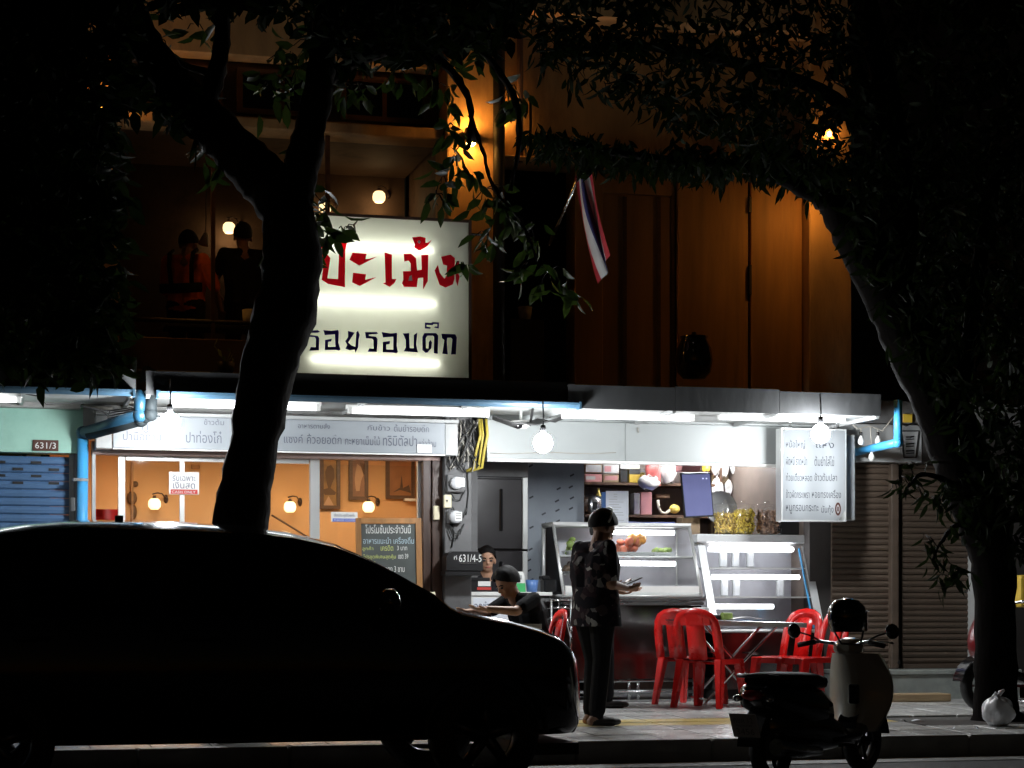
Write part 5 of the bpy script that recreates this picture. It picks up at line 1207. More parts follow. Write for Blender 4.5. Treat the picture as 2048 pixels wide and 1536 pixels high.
for px, py, w, h, m, lb in ((1412,934,16,18,'tin_yellow','small orange pack at the left end of the top rack'), (1432,938,18,22,'bag_clear','clear pack second from the left on the top rack'), (1449,936,16,34,'bag_white','white pack hanging above the rack board at its middle'),
        (1470,932,20,30,'bag_white','broad white pack hanging in the top row of the rack'), (1492,934,22,32,'cloth_cream','cream pack hanging third in the top row'), (1516,930,20,28,'bag_clear','clear pack near the dark post in the top row'), (1434,984,26,52,'bag_white','long white bag hanging beside the monitor edge'),
        (1457,975,16,26,'bag_white','small white bag left of the wooden uprights'), (1484,975,20,30,'snack_brown','brown pack hanging in front of the rack uprights'), (1515,985,22,66,'bag_clear','tall grey clear bag right of the wooden uprights'), (1540,955,18,40,'bag_white','white bag hung beside the menu lightbox'), (1538,990,20,26,'food_brown','dark brown basket hung beside the menu lightbox')):
    bag(px, py, w, h, 2.36, m, lb, seed=3)
mb = MB(); mb.lathe([(0,0),(.02,.0),(.16,.04),(.175,.05),(.165,.055),(.02,.02),(0,.02)], W(1438,1018,1.0), 20, Matrix.Rotation(R(80),3,'X')); tag(mb.build('cooking_lid', 'clear_lid'), 'round glass lid standing behind the left snack jar', 'lid')
mb = MB(); mb.box(X(1556,1.2), X(1566,1.2), .9, 1.2, FL, 2.6); mb.build('post', 'ink_blue', h3)

# ================================================================== TABLES AND CHAIRS
def plastic_chair(loc, rz, label, group='red plastic chairs on the pavement'):
    t = thing('plastic_chair', label, 'chair', (0,0,0), group)
    L = lambda mb, nm: localpart(mb, nm, 'red_plastic', t)
    mb = MB()   # seat: slightly dished plate with rounded corners
    def sf(u, v):
        a = -1+2*u; b = -1+2*v; r = .12
        x = .205*a*(1-.05*b*b); y = .215*b*(1-.06*a*a); return Vector((x, y, .43-.012*(1-a*a)*(1-b*b)-.03*max(0,a)**4))
    mb.grid(sf, 9, 9); g = [v for v in mb.bm.verts]
    mb.grid(lambda u, v: sf(u, v) + Vector((0,0,-.018)), 9, 9); L(mb, 'seat')
    mb = MB()
    for s in (-1, 1): mb.box(-.2, .2, s*.212-.006, s*.212+.006, .385, .425)
    mb.box(.196, .206, -.205, .205, .37, .42); L(mb, 'apron')
    for sx, sy in ((-1,-1),(-1,1),(1,-1),(1,1)):
        mb = MB(); top = Vector((sx*.175, sy*.185, .425)); bot = Vector((sx*.225 - (.03 if sx < 0 else 0), sy*.225, 0))
        for (o, w) in ((Vector((0,0,0)), 0),):
            a = [top+Vector(q) for q in ((-.042,-.036,0),(.042,-.036,0),(.042,.036,0),(-.042,.036,0))]; b = [bot+Vector(q) for q in ((-.027,-.024,0),(.027,-.024,0),(.027,.024,0),(-.027,.024,0))]
            A = [mb.v(p) for p in a]; B = [mb.v(p) for p in b]; mb.f(A); mb.f(B); [mb.f([A[i],A[(i+1)%4],B[(i+1)%4],B[i]]) for i in range(4)]
        mb.bevel(.008); L(mb, 'leg')
    def back(u, v): # u across -1..1, v up 0..1
        return Vector((-.195-.085*v-.02*(1-u*u)+.0, u*.2*(1-.12*v*v), .43+.40*v))
    def strip_(pts, w, nm):
        mb = MB(); n = len(pts); th = .016
        rows = []
        for i, (u, v) in enumerate(pts):
            p = back(u, v); q = back(*pts[min(i+1,n-1)]) - back(*pts[max(i-1,0)]); q.normalize(); nrm = Vector((1,0,.2)).normalized(); sd = q.cross(nrm).normalized()
            rows.append([mb.v(p+sd*w/2+nrm*th/2), mb.v(p-sd*w/2+nrm*th/2), mb.v(p-sd*w/2-nrm*th/2), mb.v(p+sd*w/2-nrm*th/2)])
        for a, b in zip(rows, rows[1:]): [mb.f([a[k],a[(k+1)%4],b[(k+1)%4],b[k]], True) for k in range(4)]
        mb.f(rows[0]); mb.f(rows[-1]); L(mb, nm)
    arch = [(-1,-.02),(-1,.3),(-1,.6),(-.95,.78),(-.8,.9),(-.5,.97),(0,1),(.5,.97),(.8,.9),(.95,.78),(1,.6),(1,.3),(1,-.02)]
    strip_(arch, .08, 'back_frame')
    mb = MB(); mb.grid(lambda u, v: back((-1+2*u)*.78, .72+.25*v*(1-(-1+2*u)**2*.4)), 9, 4); mb.grid(lambda u, v: back((-1+2*u)*.78, .72+.25*v*(1-(-1+2*u)**2*.4))+Vector((-.012,0,0)), 9, 4); L(mb, 'back_panel')
    strip_([(0,-.02),(0,.3),(0,.6),(0,.88)], .17, 'back_slat')
    t.location = loc; t.rotation_euler = (0,0,rz); WM[t.name] = Matrix.Translation(loc) @ Matrix.Rotation(rz,4,'Z')
    return t
ch = plastic_chair((X(1382,-.75), -.75, gz(-.75)), R(38), 'red plastic chair farther back in the left pair, nearest the display case')
def chair(px, y, rz, lb): return dup(ch, (X(px, y), y, gz(y)), rz, lb)
chair(1420, -1.35, R(42), 'red plastic chair in front in the left pair, nearest the street')
chair(1570, -.75, R(206), 'red plastic chair at the far right corner of the folding table')
chair(1622, -1.2, R(188), 'red plastic chair at right half hidden behind the scooter handlebar')
def folding_table(loc, label, w=1.16, d=.6, rz=0, tilt=0):
    t = thing('folding_table', label, 'table', (0,0,0), 'folding tables on the pavement'); t['group'] = 'folding tables on the pavement'
    mb = MB(); mb.box(-w/2, w/2, -d/2, d/2, .728, .744); mb.bevel(.004); localpart(mb, 'tabletop', 'steel', t)
    mb = MB()
    for q in ((-w/2-.004, w/2+.004, -d/2-.006, -d/2-.001), (-w/2-.004, w/2+.004, d/2+.001, d/2+.006)): mb.box(q[0], q[1], q[2], q[3], .70, .742)
    localpart(mb, 'edge_band', 'alu', t)
    for s in (-1, 1):
        y = s*(d/2-.05)
        for a, b in ((-1, 1), (1, -1)):
            mb = MB(); mb.tube([(a*w*.30, y+a*.012, .725), (b*w*.26, y+a*.012, .012)], .012, 8); localpart(mb, 'leg', 'chrome', t)
    for x in (-w*.26, w*.26):
        mb = MB(); mb.tube([(x, -d/2+.05, .05), (x, d/2-.05, .05)], .010, 8); localpart(mb, 'crossbar', 'chrome', t)
        mb = MB(); mb.tube([(x*.55, -d/2+.05, .46), (x*.55, d/2-.05, .46)], .010, 8); localpart(mb, 'crossbar', 'chrome', t)
    t.location = loc; t.rotation_euler = (0, tilt, rz); WM[t.name] = Matrix.Translation(loc) @ Euler((0,tilt,rz)).to_matrix().to_4x4(); return t
TBY = -1.1
tbx = X(1462, TBY)
tb = folding_table((tbx, TBY, gz(TBY)+.012), 'steel folding table between the red chairs in front of the display cases', rz=R(-6), tilt=R(1.6))
zt2 = .744
def on_table(dx, dy, dz=0): return WM[tb.name] @ Vector((dx, dy, .745+dz))
def tbox(name, m, dx, dy, w, d, h, label, cat, extra=None):
    p = on_table(dx, dy); mb = MB(); mb.box(p.x-w/2, p.x+w/2, p.y-d/2, p.y+d/2, p.z, p.z+h); mb.bevel(.005)
    return tag(mb.build(name, m), label, cat)
tbox('napkin_box', 'plastic_white', -.40, .12, .10, .1, .10, 'left white napkin box on the folding table', 'napkin box')
tbox('napkin_box', 'plastic_white', -.28, .06, .12, .1, .11, 'right white napkin box on the folding table', 'napkin box')
tbox('condiment_tray', 'plastic_black', -.15, .12, .1, .1, .05, 'low dark condiment tray next to the napkin boxes', 'tray')
tbox('condiment_tub', 'leaf_green', -.04, .08, .09, .08, .07, 'small yellow green tub on the folding table', 'tub')
p = on_table(.18, -.1); mb = MB(); mb.obox(p+Vector((0,0,.006)), (.17,.11,.004), Euler((0,R(1.6),R(8)))); tag(mb.build('menu_folder', 'plastic_blue'), 'blue menu folder lying open on the folding table', 'menu')
p = on_table(.12, .02); mb = MB(); mb.grid(lambda u, v: p+Vector(((u-.5)*.3, (v-.5)*.16, .018+.02*math.sin(u*3.1))), 7, 3); tag(mb.build('plastic_sleeve', 'bag_clear'), 'crumpled clear sleeve on the blue menu folder', 'sleeve')
p = on_table(-.1, -.16); mb = MB(); mb.obox(p+Vector((0,0,.003)), (.2,.1,.002), Euler((0,R(1.6),R(-5)))); tag(mb.build('menu_sheet', 'paper'), 'white menu sheet lying on the left of the folding table', 'menu')
tb2 = folding_table((X(958,-1.75), -1.75, gz(-1.75)), 'folding table in front of the seated man mostly behind the car bonnet', w=.9, rz=R(0))
chair(1056, -1.72, R(180), 'red plastic chair under the seated black haired man')
# ================================================================== PEOPLE
def remeshed(bm, vox, smooth):
    me = bpy.data.meshes.new('tmp'); bm.to_mesh(me); bm.free()
    o = bpy.data.objects.new('tmp', me); COL.objects.link(o)
    m = o.modifiers.new('r', 'REMESH'); m.mode = 'VOXEL'; m.voxel_size = vox; m.use_smooth_shade = True
    s = o.modifiers.new('s', 'SMOOTH'); s.factor = .5; s.iterations = smooth
    bpy.context.view_layer.update()
    r = bpy.data.meshes.new_from_object(o.evaluated_get(bpy.context.evaluated_depsgraph_get()))
    bpy.data.objects.remove(o); bpy.data.meshes.remove(me); return r
def person(label, loc, rz, J, mats, hair='hair', head_pitch=0, head_yaw=0, cap=None, sleeve=.55, trouser=1.0, face=True, vox=.0085, hair_back=True, build=1.0, hands=True, hs=1.0):
    """J: joints in the person's frame (x forward, y left, z up); mats: skin, shirt, trousers, shoes"""
    t = thing('person', label, 'person', (0,0,0)); caps = []
    V = Vector
    def c(a, b, ra, rb, m): caps.append((V(a), V(b), ra, rb, m))
    pel, chest, neck, head = V(J['pelvis']), V(J['chest']), V(J['neck']), V(J['head'])
    side = V(J.get('side', (0,1,0))).normalized(); ssd = V(J.get('sside', tuple(side))).normalized()
    w = build
    for s in (-1, 1):
        c(pel+side*s*.075, pel.lerp(chest,.45)+side*s*.065*w, .112*w, .105*w, 1 if J.get('untuck') else 2)
        c(pel+side*s*.08+V((0,0,-.03)), pel+side*s*.08, .105*w, .115*w, 2)
        c(pel.lerp(chest,.35)+side*s*.065*w, chest+ssd*s*.085*w, .108*w, .115*w, 1)
        sh = V(J['shL' if s > 0 else 'shR']); el = V(J['elL' if s > 0 else 'elR']); wr = V(J['wrL' if s > 0 else 'wrR'])
        c(chest+ssd*s*.07, sh, .11*w, .062, 1); c(neck+V((0,0,-.03)), sh, .05, .056, 1)
        m = sh.lerp(el, sleeve); c(sh, m, .064, .060, 1); c(sh, el, .05, .041, 0); c(el, wr, .041, .027, 0)
        # hand: palm, four fingers, thumb
        hd = V(J.get('hdL' if s > 0 else 'hdR', tuple(wr-el))).normalized(); up = V(J.get('huL' if s > 0 else 'huR', (0,0,1))); pn = (up - hd*up.dot(hd)).normalized(); ac = hd.cross(pn)
        for k in (-1, 0, 1): c(wr, wr+hd*.085+ac*k*.026, .021, .016, 0)
        for k, ln in ((-1.5,.055),(-.5,.07),(.5,.074),(1.5,.066)):
            b0 = wr+hd*.088+ac*k*.0195; b1 = b0+hd*ln*.55+pn*.008; b2 = b1+hd*ln*.45*.75+pn*ln*.34
            c(b0, b1, .0105, .0095, 0); c(b1, b2, .0095, .0080, 0)
        tb = wr+hd*.03+ac*(-s)*.026; t1 = tb+hd*.035+ac*(-s)*.028+pn*.012; t2 = t1+hd*.032+ac*(-s)*.004+pn*.012; c(tb, t1, .014, .012, 0); c(t1, t2, .012, .009, 0)
        hp = pel+side*s*.092+V((0,0,-.04)); kn = V(J['knL' if s > 0 else 'knR']); an = V(J['anL' if s > 0 else 'anR']); toe = V(J['toL' if s > 0 else 'toR'])
        mid = kn.lerp(an, .92 if trouser >= 1 else trouser)
        c(hp, kn, .096*w, .068, 2); c(kn, mid, .072, .066, 2); c(kn, an, .048, .034, 0)
        ft = (toe-an); ft.z = 0; ft.normalize(); hl = V((an.x, an.y, toe.z+.004))-ft*.05
        c(an, hl, .034, .033, 0 if J.get('sandal') else 3); c(hl, toe-ft*.05, .033, .036, 3); c(toe-ft*.06+ft.cross(V((0,0,1)))*.018, toe, .032, .024, 3)
    c(neck+V((0,0,-.05)), neck+(head-neck)*.6, .060, .054, 0)
    hm = Euler((0, head_pitch, head_yaw)).to_matrix()
    def hp_(x, y, z): return head + hm @ V((x, y, z))
    bm = MB()
    for a, b, ra, rb, m in caps:
        n = max(2, int((b-a).length/.05)+1); d = (b-a)
        if d.length < 1e-4: continue
        dn = d.normalized(); pts = [a-dn*ra*.95, a-dn*ra*.65] + [a.lerp(b, i/n) for i in range(n+1)] + [b+dn*rb*.65, b+dn*rb*.95]
        rs = [ra*.28, ra*.76] + [ra+(rb-ra)*i/n for i in range(n+1)] + [rb*.76, rb*.28]
        bm.tube(pts, rs, 10)
    heads = [((-.005,0,.03),(.098,.077,.098)), ((.03,0,-.045),(.062,.056,.072)), ((.055,0,-.085),(.028,.03,.022)), ((.092,0,-.012),(.016,.012,.026)), ((.101,0,-.026),(.014,.015,.012)),
             ((.078,0,.012),(.014,.05,.012)), ((.084,0,-.062),(.012,.024,.008)), ((-.004,.08,-.012),(.02,.010,.033)), ((-.004,-.08,-.012),(.02,.010,.033))]
    for p, r in heads: bm.ball(hp_(*p), r, 12, 8, hm)
    bmesh.ops.recalc_face_normals(bm.bm, faces=bm.bm.faces)
    me = remeshed(bm.bm, vox, 3)
    n = len(me.polygons); cen = np.empty(n*3, np.float32); me.polygons.foreach_get('center', cen); cen = cen.reshape(-1,3)
    best = np.full(n, 9.0); mi = np.zeros(n, np.int32)
    for a, b, ra, rb, m in caps:
        A = np.array(a); D = np.array(b-a); L = max(1e-9, D@D); q = np.clip(((cen-A)@D)/L, 0, 1); dist = np.linalg.norm(cen-A-q[:,None]*D, axis=1)-(ra+(rb-ra)*q)
        k = dist < best-.0005; best[k] = dist[k]; mi[k] = m
    hd_ = np.linalg.norm(cen-np.array(head), axis=1) < .135; up = cen[:,2] > (neck.z+.02); mi[hd_ & up] = 0
    for m in mats: me.materials.append(MT(m))
    me.polygons.foreach_set('material_index', mi); me.polygons.foreach_set('use_smooth', np.ones(n, bool)); me.update()
    b = bpy.data.objects.new('body', me); COL.objects.link(b); b.parent = t; WM[b.name] = Matrix()
    def lp(mb, nm, m): return localpart(mb, nm, m, t)
    if hair:
        mb = MB(); lo = -.35 if hair_back else .0
        def hf(u, v):
            a = 2*math.pi*u; fr = math.cos(a)           # front +1, back -1
            low = .52 - 1.17*(.5-.5*fr)**.75 if hair_back else .35-.45*(.5-.5*fr)
            el = math.pi/2 - v*(math.pi/2 - low*1.0); el = max(el, -.75)
            wob = 1+.018*math.sin(13*a+5*v)+.012*math.sin(29*a)
            return hp_(-.008+.110*hs*wob*math.cos(el)*math.cos(a), .089*hs*wob*math.cos(el)*math.sin(a), .030+.112*hs*wob*math.sin(el))
        mb.grid(hf, 28, 9, True); lp(mb, 'hair', hair)
    if face:
        for s in (-1, 1):
            mb = MB(); mb.ball(hp_(.083, s*.032, .0), (.010,.015,.008), 10, 6, hm); lp(mb, 'eye', 'ink_black')
            mb = MB(); mb.tube([hp_(.092, s*.016, .020), hp_(.089, s*.034, .026), hp_(.078, s*.05, .020)], .005, 6); lp(mb, 'eyebrow', 'hair')
        mb = MB(); mb.tube([hp_(.085, .022, -.060), hp_(.095, 0, -.063), hp_(.085, -.022, -.060)], .005, 6); lp(mb, 'mouth', 'bag_red')
    if cap:
        mb = MB(); mb.lathe([(.100,-.0),(.104,.02),(.100,.06),(.078,.10),(.04,.118),(0,.122)], hp_(-.008,0,.038), 20, hm @ Matrix.Diagonal((1.08,.9,1))); lp(mb, 'cap', cap)
        mb = MB(); mb.grid(lambda u, v: hp_(.085+.085*v*(1-(2*u-1)**2*.55), (2*u-1)*.072, .046-.016*v-.012*(2*u-1)**2), 9, 5); mb.grid(lambda u, v: hp_(.085+.085*v*(1-(2*u-1)**2*.55), (2*u-1)*.072, .040-.016*v-.012*(2*u-1)**2), 9, 5); lp(mb, 'cap_brim', cap)
    t.location = loc; t.rotation_euler = (0,0,rz); WM[t.name] = Matrix.Translation(loc) @ Matrix.Rotation(rz,4,'Z')
    t['_hp'] = 0; del t['_hp']
    return t, hp_, lp
def standing(H=1.68, **kw):
    k = H/1.70
    J = dict(pelvis=(0,0,.93), chest=(.0,0,1.26), neck=(.0,0,1.43), head=(.03,0,1.57), shL=(-.01,.185,1.385), shR=(-.01,-.185,1.385), elL=(-.02,.225,1.09), elR=(-.02,-.225,1.09), wrL=(.06,.23,.86), wrR=(.06,-.23,.86),
             knL=(.03,.10,.50), knR=(.02,-.10,.50), anL=(-.02,.105,.085), anR=(-.02,-.105,.085), toL=(.17,.12,.03), toR=(.17,-.12,.03))
    J.update(kw)
    return {n: (tuple(c*k for c in v) if n not in ('side','sside','hdL','hdR','huL','huR','untuck','sandal') else v) for n, v in J.items()}
# 1 man in the dark floral shirt looking at his phone
y1 = -3.15; p1 = (X(1190, y1), y1, gz(y1)+.004)
J = standing(1.67, head=(.075,0,1.545), neck=(.015,0,1.425), elL=(-.02,.22,1.10), elR=(-.01,-.225,1.10), wrL=(.235,.08,1.10), wrR=(.225,-.10,1.075), hdL=(.9,-.3,.1), hdR=(.93,.18,.05), huL=(0,0,1), huR=(0,0,1),
    anL=(.05,.12,.085), toL=(.24,.15,.03), knL=(.07,.11,.5), anR=(-.06,-.10,.085), toR=(.13,-.13,.03), knR=(-.01,-.1,.5), untuck=True, sandal=True, pelvis=(0,0,.90))
t1, h1p, lp1 = person('man in dark floral shirt and sandals standing beside the car bonnet looking at his phone', p1, R(20), J, ['skin_dark','cloth_floral','cloth_black','sandal'], head_pitch=R(24), vox=.0075, sleeve=.78, build=1.2, hs=1.13)
mb = MB()
def shirt_hem(u, v):
    a = 2*math.pi*u; w = 1+.14*v+.025*math.sin(5*a)*v+.012*math.sin(9*a+3*v); return Vector((.0+.150*w*math.cos(a)+.005, .212*w*math.sin(a), 1.06-.30*v))
mb.grid(shirt_hem, 26, 7, True); lp1(mb, 'shirt_hem', 'cloth_floral')
mb = MB(); mb.tube([*[h1p(-.04+.03*math.sin(math.pi*q/12), .108*math.cos(math.pi*q/12), .025+.142*math.sin(math.pi*q/12)) for q in range(13)]], .0075, 8); lp1(mb, 'pale_head_arc', 'clear_lid')  # thin pale arc over the hair
hand = WM[t1.name] @ Vector((.335,-.01,1.075))
mb = MB(); mb.obox(hand+Vector((.02,0,.035)), (.075,.037,.0045), Euler((0,R(-22),R(6)))); mb.bevel(.003); tag(mb.build('phone', 'plastic_black'), 'black smartphone held by the man in the floral shirt', 'phone')
# 2 second standing person beyond him
y2_ = -1.25; p2 = (X(1198, y2_), y2_, gz(y2_)+.004)
J = standing(1.64, elR=(.02,-.22,1.10), wrR=(.22,-.14,1.07), elL=(0,.22,1.10), wrL=(.22,.12,1.05), toR=(.21,-.13,.03), anR=(.02,-.105,.085))
person('dark clothed person with black shoes standing hidden behind the man in floral shirt', p2, R(10), J, ['skin','cloth_dark','cloth_black','sandal'], head_pitch=R(10))
# 3 seated man in black cap reaching left
y3 = -1.72; p3 = (X(1072, y3), y3, gz(y3))
J = dict(pelvis=(.0,0,.53), chest=(.10,0,.84), neck=(.20,0,.985), head=(.285,.0,1.075), shL=(.15,.19,.945), shR=(.15,-.19,.945), elL=(.36,.25,.845), wrL=(.61,.20,.865), elR=(.36,-.22,.82), wrR=(.56,-.10,.85),
         hdL=(1,-.1,0), hdR=(1,.15,-.05), knL=(.42,.15,.50), knR=(.42,-.15,.50), anL=(.38,.15,.085), anR=(.38,-.15,.085), toL=(.56,.17,.03), toR=(.56,-.17,.03))
person('seated black haired man in black shirt bending over a table with stretched arm', p3, R(198), J, ['skin','cloth_black','cloth_dark','sandal'], head_pitch=R(28), sleeve=.7, hs=1.1)
# 4 cashier
y4 = .62; p4 = (X(972, y4), y4, FL)
J = dict(pelvis=(0,0,.72), chest=(.03,0,1.03), neck=(.04,0,1.19), head=(.07,0,1.325), shL=(.02,.18,1.15), shR=(.02,-.18,1.15), elL=(.10,.22,.89), wrL=(.28,.12,.93), elR=(.10,-.22,.89), wrR=(.28,-.12,.93), knL=(.24,.10,.60), knR=(.24,-.10,.60), anL=(.16,.10,.30), anR=(.16,-.10,.30), toL=(.30,.11,.25), toR=(.30,-.11,.25))
person('smiling dark haired cashier seated behind the cash desk half hidden by the mailbox', p4, R(262), J, ['skin','cloth_dark','cloth_dark','sandal'], head_pitch=R(4))
t = thing('bar_stool', 'tall black stool under the cashier behind the cash desk', 'stool', (p4[0], p4[1], FL))
mb = MB(); mb.cyl(Vector(p4)+Vector((0,.0,.56)), Vector(p4)+Vector((0,.0,.60)), .16, seg=16); mb.build('seat', 'cloth_black', t)
for a in (45,135,225,315):
    d = Vector((math.cos(R(a)), math.sin(R(a)), 0)); mb = MB(); mb.tube([Vector(p4)+d*.1+Vector((0,0,.56)), Vector(p4)+d*.19], .013, 8); mb.build('leg', 'steel', t)
# 5 cook behind the display case
y5 = 1.25; p5 = (X(1160, y5), y5, FL)
J = standing(1.70, elR=(.12,-.24,1.10), wrR=(.28,-.15,1.02), elL=(.12,.24,1.10), wrL=(.28,.12,1.02), head=(.06,0,1.555))
t5, h5p, lp5 = person('cook in teal cap and white head cloth bending behind the left display case', p5, R(-48), J, ['skin','cloth_dark','cloth_dark','sandal'], cap='cloth_teal', head_pitch=R(24))
mb = MB(); mb.grid(lambda u, v: h5p(-.008+.112*math.cos(1.1+4.1*u), .094*math.sin(1.1+4.1*u), .045-.19*v), 16, 5); lp5(mb, 'head_cloth', 'cloth_white')
mb = MB(); mb.grid(lambda u, v: h5p(.012+.09*math.cos(-.95+1.9*u), .078*math.sin(-.95+1.9*u)*1.05, -.035-.085*v), 10, 4); lp5(mb, 'face_mask', 'cloth_white')
# 6, 7 people on the balcony
y6 = .62
J = standing(1.58, head=(.06,0,1.55), chest=(.03,0,1.25), elL=(.10,.27,1.12), wrL=(.28,.22,.98), elR=(.06,-.28,1.12), wrR=(.24,-.26,.93), untuck=True)
t6, h6p, lp6 = person('person in orange shirt with dark strap standing on the left of the balcony', (X(372, y6), y6, zf), R(60), J, ['skin_dark','cloth_orange','cloth_dark','sandal'], head_pitch=R(18), sleeve=.95)
mb = MB()
for s in (-1, 1): mb.tube([(-.10, s*.10, 1.05), (-.125, s*.11, 1.22), (-.10, s*.115, 1.34), (-.02, s*.115, 1.375)], .02, 6)
mb.box(-.135, -.09, -.2, .2, .98, 1.06); lp6(mb, 'apron_straps', 'cloth_dark')
J = standing(1.70, head=(.05,0,1.56), elL=(.08,.27,1.12), wrL=(.24,.2,1.05), elR=(.08,-.27,1.12), wrR=(.24,-.2,1.05), untuck=True)
person('person in black shirt on the balcony close to the tree trunk', (X(488, .75), .75, zf), R(95), J, ['skin_dark','cloth_black','cloth_dark','sandal'], head_pitch=R(5))
mb = MB(); c = W(409, 478, .9); mb.lathe([(0,.055),(.02,.055),(.05,-.06),(.044,-.06),(.015,.045),(0,.045)], c, 12, Euler((0,R(14),0)).to_matrix()); tag(mb.build('pendant_lamp', 'cloth_cream'), 'small cream lamp shade over the shoulder of the orange shirted person', 'pendant lamp')
mb = MB(); mb.cyl(c+Vector((.012,0,.055)), Vector((c.x+.02, c.y, zb0+.02)), .004, seg=6); mb.build('cord', 'cable', bpy.data.objects['pendant_lamp'])
mb = MB(); c = W(497, 655, .25); mb.lathe([(0,0),(.045,0),(.06,.16),(.054,.16),(.04,.008),(0,.008)], c, 14); tag(mb.build('balcony_cup', 'cloth_cream'), 'pale cup standing on the balcony table left of the trunk', 'cup')
mb = MB(); mb.box(X(330,.25), X(520,.25), .14, .5, c.z-.03, c.z-.001); mb.bevel(.004); tt = mb.build('table_top', 'black_wood'); tag(tt, 'dark narrow table behind the balcony parapet', 'table')
mb = MB(); mb.box(X(340,.25), X(345,.25), .3, .34, zf, c.z-.031); mb.box(X(505,.25), X(510,.25), .3, .34, zf, c.z-.031); mb.build('leg', 'black_wood', tt)
# plant pot on the awning edge
t = thing('potted_plant', 'small potted plant with pale leaves on the awning left of the trunk', 'plant', tuple(W(452, 748, -.55)))
c = W(452, 748, -.55)
mb = MB(); mb.lathe([(0,0),(.06,0),(.08,.10),(.072,.10),(.06,.02),(0,.02)], c, 14); mb.build('pot', 'black', t)
for i, (px, py, s) in enumerate(((432,684,11),(440,706,12),(458,700,7),(463,712,6),(466,722,8),(460,730,5),(464,738,5),(448,716,8))):
    e = W(px, py, -.6); mb = MB(); d = Vector((rnd.uniform(-.5,.5), -.4, rnd.uniform(-.2,.5))).normalized(); sd = d.orthogonal().normalized(); k = s/225
    mb.f([mb.v(e-d*k), mb.v(e+sd*k*.5), mb.v(e+d*k), mb.v(e-sd*k*.5)]); mb.tube([c+Vector((0,0,.09)), e-d*k], .004, 4); mb.build('leaf', 'leaf_green', t)
